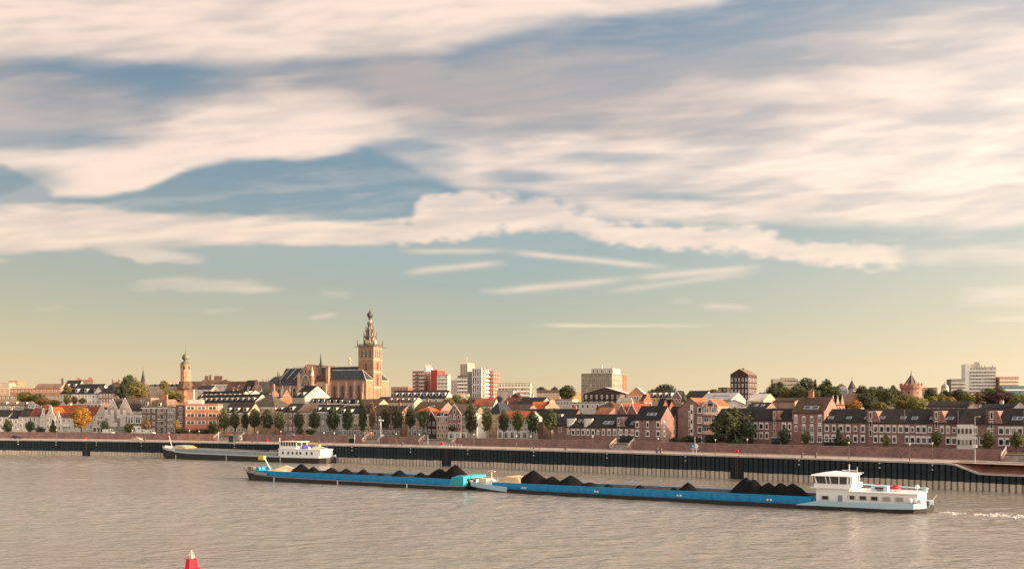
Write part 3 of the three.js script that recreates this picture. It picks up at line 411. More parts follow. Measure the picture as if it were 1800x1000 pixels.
// ----- behind the clipped trees -----
const WM = 40;
house('dormer_house', 'long tan house with dark roof and white dormers right of the red flats', 391, 436, WM, 726, 709, 'gx', 10, C.tan, 'brick', R.brownr, { w: [3, 7], dormers: [3, .15, 1.9, 1.6], cornice: 1 });
house('hipped_house', 'big house with tall dark olive hipped roof behind the clipped trees', 434, 483, WM + 9, 716, 694, 'hip', 14, C.tan, 'brick', R.olive, { w: [3, 7], cornice: 1, s: [3, 3], chim: [[.55, 1.1, 1.2]] });
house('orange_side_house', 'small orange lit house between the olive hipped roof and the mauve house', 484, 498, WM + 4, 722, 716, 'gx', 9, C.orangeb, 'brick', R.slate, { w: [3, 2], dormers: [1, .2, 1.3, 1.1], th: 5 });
house('mauve_house', 'mauve brick house with slate roof and single white dormer', 497.5, 522, WM, 723.5, 710, 'gx', 10, C.mauve, 'brick', R.slate, { w: [4, 3], dormers: [1, .15, 1.7, 1.6] });
house('tan_house', 'tan plastered house with bare brown roof', 522, 548, WM, 723.5, 711, 'gx', 10, C.buff, 'plaster', R.tan, { w: [3, 3], s: [2, 1] });
house('slate_house', 'grey house with slate roof and white cornice between tall round trees', 548, 594, WM, 724, 712, 'gx', 10, C.grey, 'brick', R.slate, { w: [3, 6], cornice: 1, dormers: [3, .2, 1.4, 1.2], chim: [[.3, .9, 1]] });
house('cornice_house', 'pale house with heavy white cornice and slate dormers, left one', 594, 620, WM - 1, 728, 714, 'gx', 10, C.pale, 'plaster', R.slate, { w: [3, 4], cornice: 1, dormers: [2, .12, 1.4, 1.5], gm: mat(C.grey, 'plaster'), ground: 3.2 });
house('cornice_house', 'tan house with white cornice and balcony behind the thin dark tree', 620, 648, WM - 1, 728, 713, 'gx', 10, C.tan, 'brick', R.slate, { w: [3, 4], cornice: 1, dormers: [1, .12, 1.4, 1.5], balc: [[.25, 4.2, 3.2]], gm: mat(C.brown, 'plaster'), ground: 3.2 });
house('brown_gable_house', 'brown house with umber roof behind the camera mast', 648, 671, WM, 729, 712, 'gx', 10, C.brown, 'brick', R.umber, { w: [3, 3], gm: mat(C.tan, 'plaster'), ground: 3.2 });
house('shop_house', 'brick house with white shop front left of the orange round roof', 671, 703, WM, 727, 714, 'gx', 10, C.mauve, 'brick', R.brownr, { w: [2, 4], gm: mat(C.olive, 'plaster'), ground: 3.3, chim: [[.6, .9, 1]] });
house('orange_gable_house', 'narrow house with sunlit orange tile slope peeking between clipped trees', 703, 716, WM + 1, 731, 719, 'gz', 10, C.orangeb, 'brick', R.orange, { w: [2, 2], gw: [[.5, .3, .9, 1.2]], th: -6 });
house('arched_shop', 'tan brick shop with pale arched window front', 716, 752, WM, 733, 724, 'gx', 9, C.tan, 'brick', R.brownr, { w: [2, 4], gm: mat(C.grey, 'plaster'), ground: 3.4 });
house('orange_hip_house', 'house with low orange hipped roof behind the clipped trees', 731, 756, WM + 14, 724, 714.5, 'hip', 9, C.orangeb, 'brick', R.orange, {});
house('black_gable_house', 'dark brown gabled house with white windows, left of the cream house', 750, 767, WM - 12, 738, 723, 'gz', 12, C.dark, 'brick', R.red, { w: [3, 2], th: 28, bargeboard: 1 });
house('cream_house', 'sunlit cream brick house with nine small windows and flat cornice', 767, 788, WM - 13, 731, 727, 'mansard', 10, C.buff, 'brick', R.slate, { w: [3, 3], cornice: 1, dormers: [1, .0, 1.5, 1.3], s: [3, 2] });
house('pink_gable_house', 'pink brick gable house with white trim and tall white middle windows', 787.5, 810, WM - 14, 727, 711, 'gz', 12, C.rose, 'brick', R.brownr, { w: [3, 3], gw: [[.5, .2, 1.1, 1.9]], bargeboard: 1, ground: 3.0 });
house('grey_white_house', 'narrow grey white house right of the pink gable', 810, 820, WM - 13, 729, 722, 'gx', 10, C.pale, 'plaster', R.slate, { w: [3, 1], ground: 3.0 });
house('white_annex', 'low white flat annex right of the grey white house', 820, 838, WM - 12, 753, 752, 'flat', 8, C.white, 'plaster', R.metal, { w: [1, 4] });
house('cream_gable_house', 'sunlit cream gable wall with one dark window between two quay trees', 833, 857, WM + 2, 729, 713.5, 'gz', 9, C.cream, 'plaster', R.umber, { th: -8, gw: [[.45, .05, 1.0, 1.4]], w: [1, 2] });
house('blue_hip_house', 'house with blue slate hipped roof and pale ridge lines', 858, 879, WM + 8, 727, 707, 'hip', 10, C.tan, 'brick', R.blue, { w: [3, 3], s: [3, 2] });
house('long_brown_roof_house', 'long house with brown tiled roof above the orange roof', 878, 926, WM + 18, 723, 711.5, 'gx', 10, C.mauve, 'brick', R.umber, { w: [2, 7], chim: [[.02, .9, 1.2]] });
house('orange_quay_house', 'white quay house with orange roof and black framed shop windows', 874, 928, WM - 6, 735, 723, 'gx', 10, C.offwhite, 'plaster', [.66, .18, .06], { w: [2, 8], ground: 3.6, sky: [[.5, .5, 1.6, 1.0]] });
house('white_shop_row', 'low white shop row with tall glazed doors', 925, 948, WM - 6, 747, 745, 'flat', 8, C.white, 'plaster', R.metal, { w: [1, 5], wo: { ww: 1.6, wh: 2.8 } });
house('navy_roof_house', 'long house with near-black slate roof behind the right quay trees', 914, 1003, WM + 10, 742, 719.5, 'gx', 13, C.brown, 'brick', R.navy, { w: [2, 8], dormers: [2, .3, 1.2, 1.4], chim: [[.92, 1.4, 1.0, C.orangeb]] });
house('brown_pier_house', 'narrow brown brick pier house left of the brick terrace', 946, 955, WM - 10, 743, 742, 'flat', 9, C.brown, 'brick', R.slate, {});
house('court_wall_house', 'low brown house set back in the dark court', 955, 974, WM - 2, 752, 746, 'gx', 7, C.brown, 'brick', R.slate, { w: [1, 3] });
// ----- brick terraces, right -----
const WR = 27, TW = { frame: mWhite, sill: true, header: true, ww: 1.25, wh: 1.75, top: 1.0, sh: 2.95, jit: 1 };
house('terrace_end_house', 'low mauve brick end house at the left of the modern terrace', 973, 996, WR, 748, 733, 'gx', 10, C.mauve, 'brick', R.slate, { w: [1, 1] });
house('modern_terrace', 'low brick terrace house with white triangular dormers and blank brick bay', 995, 1056, WR, 751, 729, 'gx', 11, C.mauve, 'brick', R.slate, { w: [2, 7], wo: TW, sky: [[.3, .45, .9, 1.5], [.42, .45, .9, 1.5]], extra: (g, L, H, RR, D) => { for (const f of [.08, .58]) { const m = new MB().sweep([[0, 0, .1], [0, 3.2, .1], [2.6, 3.2, .1], [2.6, 2.8, .1]], [[0, 0, -.9], [0, 3.2, -.9], [2.6, 3.2, -.9], [2.6, 2.8, -.9]]).build('triangular_dormer', mWhite, g); m.position.set(L * f, H - .2, 0); new MB().box(-.7, 0, -2, 3.2, -.2, .1).build('dormer_post', mat(C.pale, 'none'), m); } } });
house('modern_terrace', 'low brick terrace house with two blue skylights above twin garages', 1056, 1117, WR, 751, 729, 'gx', 11, C.mauve, 'brick', R.slate, { w: [2, 6], wo: TW, sky: [[.09, .3, 1.9, 1.6], [.24, .3, 1.9, 1.6], [.86, .3, 1.1, 1.6]], tower: [[.47, .62, .8]], door: [[.64, 3.0, 2.5, PANES[0], 1], [.84, 3.0, 2.5, PANES[0], 1]] });
house('gable_terrace', 'taller brick terrace house with sunlit right gable beside the stairs', 1116, 1162, WR, 737, 714.5, 'gx', 9.5, C.mauve, 'brick', R.slate, { w: [3, 5], wo: { ...TW, skip: (r, c) => c === 1 || c === 3 }, s: [3, 2], so: { ww: .8 }, sky: [[.48, .34, 1.7, 1.3], [.66, .34, 1.7, 1.3]] });
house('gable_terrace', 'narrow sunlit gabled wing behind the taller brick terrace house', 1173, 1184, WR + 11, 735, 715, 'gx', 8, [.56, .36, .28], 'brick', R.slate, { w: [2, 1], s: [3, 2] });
house('big_brick_flats', 'large mauve brick apartment house with white window strip and sunlit roof cap', 1192, 1236, WR + 12, 719, 700, 'gz', 17, C.mauve, 'brick', R.rust, { th: 30, wo: TW, w: [4, 1], cat: 'flats', extra: (g, L, H) => { new MB().box(L * .5, L * .62, 0, H + 1.4, 0, .12).build('white_strip', mWhite, g); for (let k = 0; k < 4; k++) windowOn(g, L * .56, H - 1 - k * 3.2, .13, L * .1, 1.6, 0, { pane: PANES[0] }); for (let k = 0; k < 4; k++) windowOn(g, L * .88, H - .4 - k * 3.3, .001, 1.6, 2.1, 0, { sill: true }); } });
house('balcony_flats', 'flats with white stacked balconies left of the big leafy tree', 1236, 1262, WR + 14, 713, 702, 'gz', 12, C.orangeb, 'brick', R.rust, { th: 30, w: [4, 2], wo: { wh: 2.2, ww: 1.9 }, balc: [[.5, 3.2, 4.6], [.5, 6.4, 4.6], [.5, 9.6, 4.6]], cat: 'flats', bargeboard: 1, gw: [[.5, .15, 2.6, 1.5]] });
house('white_gable_house', 'white house with pale roof above the big leafy tree', 1268, 1314, WR + 46, 713, 703, 'gz', 16, C.white, 'plaster', R.metal, { th: 12, w: [2, 5] });
house('long_terrace', 'terrace house half hidden by the big leafy tree', 1256, 1324, WR + 3, 739, 719, 'gx', 11, C.mauve, 'brick', R.slate, { w: [3, 7], wo: TW, group: 'brick terrace houses' });
house('long_terrace', 'terrace house with orange brick bay right of the big leafy tree', 1324, 1394, WR, 739, 719, 'gx', 11, C.rose, 'brick', R.slate, { w: [3, 7], wo: { ...TW, skip: (r, c) => c === 3 || c === 4 }, tower: [[.50, .63, .82]], door: [[.58, 2.6, 2.4, PANES[0], 1]], group: 'brick terrace houses' });
house('tall_terrace', 'tall four storey brick house with two skylights and sunlit gable strip', 1393, 1449, WR, 725.5, 699, 'gx', 12, C.rose, 'brick', R.umber, { w: [4, 4], wo: { ...TW, wh: 2.1, sh: 2.85 }, s: [4, 2], sky: [[.42, .28, 2.2, 1.5], [.66, .28, 2.2, 1.5]], chim: [[.35, 1.5, 1.8, C.orangeb]] });
const TL = [[1448, 1524, 'long terrace house right of the tall brick house, with dark garage', { w: [3, 6], wo: { ...TW, skip: (r, c) => r === 1 && c === 2 }, sky: [[.12, .3, 1.6, 1.3], [.55, .3, 1.4, 1.2], [.95, .3, 1.2, 1.3]], door: [[.12, 3.4, 2.4, PANES[0], 1]] }],
  [1524, 1590, 'long terrace house with wall dormer tower and shrub by the door', { w: [3, 6], wo: { ...TW, skip: (r, c) => c < 1 }, sky: [[.36, .32, 1.5, 1.3], [.92, .32, 1.5, 1.3]], tower: [[.02, .26, .86]] }],
  [1590, 1641, 'long terrace house with twin skylights and plain brick front', { w: [3, 5], wo: TW, sky: [[.3, .3, 1.6, 1.4], [.9, .3, 1.2, 1.4]] }],
  [1641, 1684, 'long terrace house with tower dormer left of the white bay', { w: [3, 4], wo: { ...TW, skip: (r, c) => c === 0 }, tower: [[.0, .38, .86]], sky: [[.62, .3, 1.8, 1.3]] }],
  [1684, 1734, 'long terrace house with big white boxed bay window', { w: [3, 4], wo: { ...TW, skip: (r, c) => c === 1 }, extra: (g, L, H) => { const m = new MB().box(0, L * .56, H - 9.0, H - .2, 0, 1.0).build('white_bay', mWhite, g); m.position.x = L * .03; for (let r = 0; r < 3; r++) for (let k = 0; k < 4; k++) windowOn(m, L * .56 * (k + .5) / 4, H - 2 - r * 3.0, 1.01, L * .12, 1.7, 0, { frame: mCream }); } }],
  [1734, 1800, 'long terrace house with tower dormer near the right edge', { w: [3, 6], wo: { ...TW, skip: (r, c) => c === 1 }, tower: [[.06, .32, .86]], sky: [[.72, .32, 1.3, 1.5], [.86, .32, 1.3, 1.5]] }],
  [1800, 1880, 'last long terrace house running out of the photo at the right', { w: [3, 7], wo: TW, sky: [[.1, .3, 1.4, 1.3]] }]];
TL.forEach(([a, b, label, o], i) => new MB().box(.1, .26, 0, 11.3, .01, .15).build('downpipe', mat([.16, .14, .13], 'none'), house('long_terrace', label, a, b, WR, 742.5 + i * .6, 720 - i * .2, 'gx', 12, i % 2 ? C.rose : C.mauve, 'brick', i % 3 === 1 ? R.brownr : R.slate, { ...o, group: 'brick terrace houses' })));
// ----- second and third rows, left -----
house('white_villa', 'white wing with low slate roof left of the white villa', 104, 125, 108, 692, 684, 'gx', 10, C.white, 'plaster', R.slate, { w: [2, 4] });
house('white_villa', 'large white villa with steep slate roofs and white cross gable', 124, 173, 106, 692, 675.5, 'gx', 13, C.white, 'plaster', R.navy, { w: [3, 8], wo: { ww: .9 }, dormers: [3, .12, 1.5, 2.0], extra: (g, L, H, RR) => { const m = new MB().prismZ([[0, -.5], [6, -.5], [6, 0], [3, RR * .72], [0, 0]].reverse(), .1, -5).build('cross_gable', mat(C.white, 'plaster'), g); m.position.set(L * .8, H, 0); const b = new MB(); for (const s of [-1, 1]) b.sweep([[3 + s * 3.4, -.3, .2], [3 + s * 3.4, .1, .2], [3, RR * .72 + .4, .2], [3, RR * .72, .2]], [[3 + s * 3.4, -.3, -5], [3 + s * 3.4, .1, -5], [3, RR * .72 + .4, -5], [3, RR * .72, -5]]); b.build('cross_roof', mat(R.navy, 'tile'), m); } });
house('hipped_villa', 'brown brick villa with dark hipped roof right of the white villa', 173, 201, 106, 691, 676, 'hip', 10, C.mauve, 'brick', R.slate, { w: [3, 5], s: [3, 2] });
house('terraced_flats', 'long flat orange lit gallery flats at the far left, upper tier', 16, 106, 170, 684, 681, 'flat', 10, C.orangeb, 'plaster', R.rust, { w: [1, 14], wo: { wh: 1.4, panes: [PANES[0], PANES[1]] }, cat: 'flats', th: 8 });
house('terraced_flats', 'long flat pale gallery flats at the far left, lower tier', -20, 108, 140, 696, 694, 'flat', 10, C.tan, 'plaster', R.light, { w: [2, 18], wo: { wh: 1.2, sh: 2.6 }, cat: 'flats', th: 8 });
house('low_flats', 'low white flats with long grey roof above the orange roof', 48, 122, 84, 710, 707, 'flat', 9, C.white, 'plaster', R.metal, { w: [1, 12], wo: { wh: 1.2 }, cat: 'flats' });
house('low_flats', 'low grey flats at the left edge behind the slate houses', -20, 50, 84, 712, 706, 'gx', 9, C.grey, 'plaster', R.tan, { w: [1, 9], cat: 'flats', dormers: [4, .2, 1.4, 1.1] });
house('low_flats', 'low white trimmed flats between the autumn tree and the white villa', 126, 177, 80, 710, 707, 'flat', 9, C.brown, 'brick', R.light, { w: [1, 8], wo: { wh: 1.6, ww: 2.2 }, cat: 'flats', cornice: 1 });
house('skyline_block', 'small brown block standing up on the far left skyline', 14, 30, 420, 670, 668.5, 'flat', 12, C.orangeb, 'brick', R.rust, { w: [2, 3], cat: 'building', th: 0 });
house('skyline_block', 'low pale flats on the skyline at the left edge', -25, 15, 400, 674, 672, 'flat', 12, C.buff, 'plaster', R.light, { w: [2, 8], cat: 'flats', th: 0 });
house('skyline_block', 'low sunlit white block right of the small brown skyline block', 20, 58, 300, 680, 677, 'flat', 12, C.cream, 'plaster', R.light, { w: [1, 7], cat: 'building', th: -4 });
house('skyline_house', 'long grey tiled roof with one chimney on the left skyline', 58, 104, 290, 683, 675, 'gx', 12, C.tan, 'plaster', R.tan, { w: [1, 8], chim: [[.93, 1.6, 4.0, C.brown]] });
house('skyline_house', 'grey steep roof behind the white villa, left of the chimneys', 110, 135, 240, 682, 669, 'gx', 12, C.tan, 'brick', R.slate, { dormers: [2, .2, 1.6, 1.6], s: [1, 1] });
house('skyline_house', 'sunlit orange gable with two tall chimneys behind the white villa', 132, 160, 260, 680, 668, 'gx', 13, C.orangeb, 'brick', R.tan, { th: -12, chim: [[.05, 2.4, 1.2, C.red], [.8, 2.4, 1.6, C.red]] });
house('skyline_house', 'broad brown hipped roof left of the big dark tree', 177, 214, 230, 684, 671, 'hip', 14, C.brown, 'brick', R.umber, { chim: [[.3, 1, 1.3], [.6, 1, 1.3]] });
house('skyline_block', 'sunlit flat block right of the big dark tree', 245, 277, 300, 677, 674, 'flat', 13, C.orangeb, 'plaster', R.light, { w: [2, 7], cat: 'building', th: -4 });
house('old_flats', 'long flat building with window strip left of the domed tower', 262, 340, 250, 679, 676, 'mansard', 12, C.tan, 'brick', R.slate, { w: [2, 14], dormers: [8, .0, 1.6, .9], cat: 'flats' });
house('skyline_block', 'sunlit white block below the domed tower', 288, 312, 290, 671, 669, 'flat', 10, C.cream, 'plaster', R.light, { w: [1, 4], cat: 'building', th: -4 });
house('old_house', 'grey house behind the bushes, right of the thin white mast', 345, 371, 190, 684, 678, 'gx', 10, C.pale, 'plaster', R.slate, { w: [2, 5] });
house('old_house', 'dark flat block with two brick stacks on the skyline right of the domed tower', 353, 389, 420, 671, 668, 'mansard', 10, C.brown, 'brick', R.tan, { chim: [[.14, 3.0, 3.4, C.brown], [.32, 1.8, 4.2, C.brown], [.72, 7.2, 3.4, C.brown]], cat: 'building' });
house('cornice_villa', 'grey villa with white cornice and hipped roof below the skyline stacks', 372, 404, 210, 676, 667, 'hip', 12, C.pale, 'brick', R.umber, { w: [3, 5], cornice: 1 });
house('old_house', 'house with broad dark maroon roof left of the step gable', 394, 428, 190, 687, 671, 'gx', 13, C.brown, 'brick', [.14, .07, .06], { sky: [[.4, .3, 1.2, 1.0], [.6, .5, 1.2, 1.0]] });
house('old_house', 'slate roofed house left of the step gable', 426, 444, 180, 688, 669, 'gx', 11, C.mauve, 'brick', R.slate, { w: [2, 3], dormers: [1, .2, 1.5, 1.5] });
house('step_gable_house', 'brick house with ornate gable left of the church choir', 442, 459, 178, 686, 667, 'neck', 12, C.rose, 'brick', R.slate, { w: [3, 3], gw: [[.5, .3, 1.0, 1.6]] });
for (const [k, x1, x2, v, e, r, n, lb] of [[0, 346, 420, 150, 700, 688, 9, 'stepped slate terrace with a line of white dormers, upper row'], [1, 344, 447, 118, 707, 694, 11, 'stepped slate terrace with a line of white dormers, lower row'], [2, 392, 437, 165, 694, 686.5, 6, 'short slate terrace with sunlit dormers below the maroon roof']]) house('dormer_terrace', lb, x1, x2, v, e, r, 'gx', 9, C.offwhite, 'plaster', R.slate, { w: [1, n], dormers: [n, .18, 1.7, 1.5, mCream], dorRoof: mCream, th: [40, 44, 40][k], chim: [[.3, .8, .8], [.7, .8, .8]] });
house('green_roof_house', 'small house with mossy green roof before the church choir', 456, 473, 120, 692, 684, 'gx', 9, C.brown, 'brick', R.green, {});
house('tall_chimney_house', 'house with a very tall tapering brick chimney stack', 470, 486, 100, 704, 698, 'gx', 9, C.mauve, 'brick', R.brownr, { extra: (g, L, H, RR) => { new MB().frustum(L * .12, -4, H - 2, H + 8.5, 1.5, .7, 4, Math.PI / 4).build('tall_chimney', mat(C.mauve, 'brick'), g); } });
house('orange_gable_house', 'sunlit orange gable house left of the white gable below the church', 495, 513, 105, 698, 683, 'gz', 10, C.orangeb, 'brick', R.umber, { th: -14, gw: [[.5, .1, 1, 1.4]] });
house('white_gable_house', 'white house with slate roof and pinkish sunlit gable below the church transept', 513.5, 535, 95, 698, 678.5, 'gx', 14, C.pinkwhite, 'plaster', R.navy, { th: 52, dormers: [2, .1, 2.0, 1.7], w: [2, 3] });
house('roofscape_house', 'flat pale house with slate mansard before the church nave, left one', 543, 572, 84, 708, 700, 'mansard', 11, C.pale, 'plaster', R.slate, { dormers: [3, .1, 1.5, 1.3], w: [1, 5] });
house('roofscape_house', 'slate mansard house before the church nave, middle one', 572, 604, 86, 709, 699, 'mansard', 11, C.white, 'plaster', R.slate, { dormers: [3, .1, 1.5, 1.3], w: [1, 5], cornice: 1 });
house('roofscape_house', 'slate mansard house before the church nave, right one', 604, 634, 82, 710, 702, 'mansard', 11, C.cream, 'plaster', R.slate, { dormers: [2, .1, 1.5, 1.3], w: [1, 4], cornice: 1 });
house('wide_tile_house', 'brown tiled roof below the church tower', 632, 662, 70, 714, 702, 'gx', 11, C.tan, 'brick', R.umber, { sky: [[.5, .4, 1, 1]] });
house('slate_cap_house', 'small slate roofed white house at the foot of the church tower', 660, 679, 100, 706, 698, 'gx', 9, C.white, 'plaster', R.slate, { w: [1, 2], wo: { ww: 2 } });
house('window_row_house', 'long cream house with brown roof and row of small windows right of the church', 678, 728, 90, 707, 698.5, 'gx', 10, C.cream, 'plaster', R.umber, { w: [1, 6], dormers: [5, .3, 1.3, 1.0], th: 20 });
house('dormer_terrace', 'black roofed terrace with bright white dormers right of the church', 686, 783, 135, 700, 687, 'gx', 11, C.offwhite, 'plaster', R.navy, { dormers: [9, .28, 1.9, 1.7], th: 18, w: [1, 9] });
house('far_red_flats', 'low red flats on the skyline right of the church', 687, 717, 480, 681, 677.5, 'flat', 14, C.red, 'brick', R.light, { w: [2, 6], cat: 'flats', wo: { ww: 2.6, frame: mCream } });
house('brown_roof_house', 'brown tiled house between the clipped trees and the black roofed terrace', 727, 775, 62, 720, 707, 'gx', 11, C.mauve, 'brick', R.umber, { sky: [[.6, .4, 1.4, 1.1]], chim: [[.25, .9, 1.2]] });
// ----- behind the middle -----
house('flat_cream_block', 'low cream flat block in front of the high-rise cluster', 777, 824, 150, 693, 689, 'flat', 12, C.cream, 'plaster', R.light, { w: [1, 8], th: 0, cat: 'building' });
house('red_roof_house', 'house with red tiled roof below the white grid tower', 831, 867, 92, 713, 701, 'gx', 11, C.offwhite, 'plaster', R.red, { th: 14 });
house('dark_red_roof_house', 'house with dark red roof right of the grey wall', 882, 906, 100, 711, 699.5, 'gx', 11, C.brown, 'brick', [.22, .07, .055], { chim: [[.1, .9, 1.0]] });
house('grey_wall_block', 'blank grey stone block below the low skyline flats', 873, 902, 170, 687, 685, 'flat', 12, C.grey, 'plaster', R.metal, { th: 8, cat: 'building' });
house('triangle_roof_house', 'small gable house with maroon triangle roof', 893, 918, 120, 703, 692, 'gz', 10, C.dark, 'brick', R.brownr, { th: 10 });
house('navy_gable_house', 'slate roofed house left of the orange lit roof', 908, 950, 96, 711, 699, 'gx', 11, C.grey, 'plaster', R.navy, { chim: [[.4, .9, 1.5, C.white]] });
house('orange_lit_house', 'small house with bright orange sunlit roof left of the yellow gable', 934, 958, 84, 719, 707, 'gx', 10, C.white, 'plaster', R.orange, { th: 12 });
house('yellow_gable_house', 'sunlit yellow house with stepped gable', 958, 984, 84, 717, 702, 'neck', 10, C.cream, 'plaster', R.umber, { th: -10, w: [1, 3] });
house('white_flat_house', 'white flat building with square windows in front of the dark brick school', 1003, 1064, 80, 708, 706, 'flat', 10, C.white, 'plaster', R.slate, { w: [1, 7], th: 24, cat: 'building' });
house('grey_flat_house', 'low grey flat house behind the yellow gable', 970, 1006, 110, 703, 699, 'flat', 10, C.pale, 'plaster', R.metal, { w: [1, 7], th: 20, cat: 'building' });
house('dark_school', 'dark brick building with shallow pale roof edge below the beige block', 1026, 1100, 150, 692, 681, 'gz', 16, C.dark, 'brick', R.light, { th: 18, rk: 'noise', w: [2, 8], wo: { ww: .9, wh: 1.9, panes: [PANES[3], PANES[2]] }, cat: 'building' });
house('orange_school', 'orange brick gabled building right of the dark brick school', 1104, 1134, 140, 694, 681, 'gz', 16, C.orangeb, 'brick', R.light, { th: 12, rk: 'noise', w: [3, 6], wo: { ww: .9, wh: 1.8 }, cat: 'building' });
house('umber_roof_house', 'house with dark umber hipped roof below the dark brick school', 1048, 1080, 60, 717, 706, 'hip', 10, C.brown, 'brick', R.umber, {});
house('rust_roof_house', 'house with sunlit rust roof behind the low brick terrace', 1044, 1068, 46, 730, 717, 'gx', 10, C.mauve, 'brick', R.rust, {});
house('red_twin_house', 'house with red twin gable roofs, left half', 1084, 1102, 54, 727, 711, 'gz', 12, C.rose, 'brick', R.red, { th: 36, bargeboard: 1 });
house('red_twin_house', 'house with red twin gable roofs, right half', 1102, 1120, 54, 727, 710.5, 'gz', 12, C.rose, 'brick', R.red, { th: 36, bargeboard: 1 });
house('cream_top_house', 'sunlit cream stepped top above the red twin gables', 1084, 1112, 84, 706, 699, 'mansard', 9, C.cream, 'plaster', R.light, { th: 10, chim: [[.3, 2, 1, C.cream]] });
house('orange_gable_house', 'narrow orange brick gable right of the orange gabled building', 1132, 1147, 100, 705, 690, 'neck', 9, C.orangeb, 'brick', R.umber, { th: -4, w: [2, 2] });
house('slate_row', 'slate roofed row with white dormers behind the sunlit gables', 1140, 1182, 150, 698, 688, 'gx', 11, C.offwhite, 'plaster', R.slate, { dormers: [4, .1, 1.7, 1.6], w: [1, 6] });
house('mauve_gable_house', 'mauve gable house among slate roofs left of the cone shaped tree', 1181, 1198, 135, 699, 687, 'gz', 11, C.mauve, 'brick', R.slate, { th: 24, w: [2, 3], bargeboard: 1 });
house('slate_row', 'long slate roof right of the cone shaped tree', 1203, 1236, 145, 700, 687.5, 'gx', 12, C.tan, 'brick', R.slate, {});
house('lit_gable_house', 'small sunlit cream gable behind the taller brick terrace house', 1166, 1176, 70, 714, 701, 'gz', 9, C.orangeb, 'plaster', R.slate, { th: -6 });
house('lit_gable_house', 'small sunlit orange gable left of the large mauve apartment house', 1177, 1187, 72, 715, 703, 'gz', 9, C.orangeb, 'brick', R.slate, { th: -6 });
house('grey_roof_hall', 'hall with pale grey metal roof left of the dark brick tower', 1232, 1286, 130, 703, 691, 'gx', 14, C.pale, 'plaster', R.metal, { rk: 'noise', sky: [[.4, .5, 5, 1], [.7, .5, 5, 1]], cat: 'hall' });
house('dark_cube_block', 'small dark cube block on the skyline left of the dark brick tower', 1263, 1278, 420, 682, 680, 'flat', 10, C.dark, 'brick', R.slate, { cat: 'building', w: [2, 2], wo: { panes: [PANES[0]] } });
house('long_shed', 'low brown shed on the skyline right of the round skyline tree', 1212, 1246, 380, 688, 685, 'flat', 10, C.brown, 'brick', R.umber, { cat: 'building' });
house('pale_roof_house', 'house with pale grey roof and sunlit cream gable right of the dark brick tower', 1314, 1343, 90, 705, 693, 'gx', 14, [.72, .56, .38], 'plaster', R.light, { th: 34, s: [1, 4], so: { wh: 2.4 }, rk: 'noise', w: [1, 4] });
house('slate_skylight_house', 'slate house with two bright skylights below the pale grey roof', 1312, 1346, 52, 719, 708, 'gx', 10, C.mauve, 'brick', R.slate, { sky: [[.35, .5, 1.1, 1.6], [.7, .5, 1.1, 1.6]] });
house('beige_hall', 'beige hall with flat dark roof left of the tall brick house', 1359, 1398, 70, 706, 700, 'gx', 14, C.tan, 'plaster', R.brownr, { cat: 'hall' });
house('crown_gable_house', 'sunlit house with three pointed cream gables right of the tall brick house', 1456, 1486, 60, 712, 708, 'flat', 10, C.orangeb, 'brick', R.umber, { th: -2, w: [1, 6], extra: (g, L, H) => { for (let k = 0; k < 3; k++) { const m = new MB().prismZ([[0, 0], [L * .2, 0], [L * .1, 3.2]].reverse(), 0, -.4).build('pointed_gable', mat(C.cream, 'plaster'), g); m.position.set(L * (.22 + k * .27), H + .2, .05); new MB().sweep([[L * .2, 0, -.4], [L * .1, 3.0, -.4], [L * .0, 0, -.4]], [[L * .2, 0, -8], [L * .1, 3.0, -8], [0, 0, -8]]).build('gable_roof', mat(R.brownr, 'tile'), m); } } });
house('back_terrace', 'low dark roofed house behind the long terrace, left of the sunlit gables', 1630, 1681, 72, 714.5, 706, 'gx', 9, C.mauve, 'brick', R.slate, { w: [1, 6] });
house('back_terrace', 'low house with sunlit end gables behind the long terrace', 1682, 1703, 72, 716, 706, 'gx', 9, C.cream, 'plaster', R.slate, { th: 40 });
house('back_terrace', 'small white gable with rust roof behind the white bay', 1702, 1722, 70, 718, 708, 'gz', 9, C.white, 'plaster', R.rust, { th: 14 });
house('back_terrace', 'low slate roofed row before the dark red tree', 1724, 1784, 74, 718, 711, 'gx', 9, C.buff, 'plaster', R.slate, { chim: [[.5, 1, 1, C.white]] });
house('back_terrace', 'white gable at the right edge behind the long terrace', 1784, 1806, 70, 716, 705.5, 'gz', 9, C.white, 'plaster', R.brownr, { th: 18, w: [1, 2] });
// ---------- high-rises on the skyline ----------
function slabs(rows, z, c, dz = 0.9, f0 = 0, f1 = 1, sh = 3) { return (g, L, H) => { for (let k = 0; k < rows; k++) { const m = new MB().box(L * f0, L * f1, -.9, .12, 0, dz).build('balcony', c, g); m.position.set(0, H - 2.6 - k * sh, .02); } }; }
const HR = 'skyline high-rises';
house('red_tower_flats', 'dark red apartment block with white corner balconies right of the church', 725, 745, 0, 653, 652, 'flat', 24, [.30, .09, .075], 'brick', R.light, { d: 880, th: 18, w: [6, 5], s: [6, 4], so: { ww: 3.4, wh: 2.2, frame: mCream }, wo: { sh: 3.1 }, cat: 'flats', group: HR, extra: (g, L, H) => { for (let k = 0; k < 6; k++) { new MB().box(-.2, 2.4, H - 2.9 - k * 3.1, H - 1.8 - k * 3.1, 0, 1).build('balcony', mCream, g); new MB().box(L - 4.2, L + .2, H - 2.9 - k * 3.1, H - 1.8 - k * 3.1, 0, 1.2).build('balcony', mCream, g); } new MB().box(L * .9, L + .0, H + .3, H + 4, -20, -4).build('roof_house', mat(C.offwhite, 'plaster'), g); const m = new MB(); for (let k = 0; k < 5; k++) m.bar([L * .9, H + 4, -6 - k * 3], [L * .9, H + 6.5, -6 - k * 3], .25); m.build('vent_pipe', mCream, g); } });
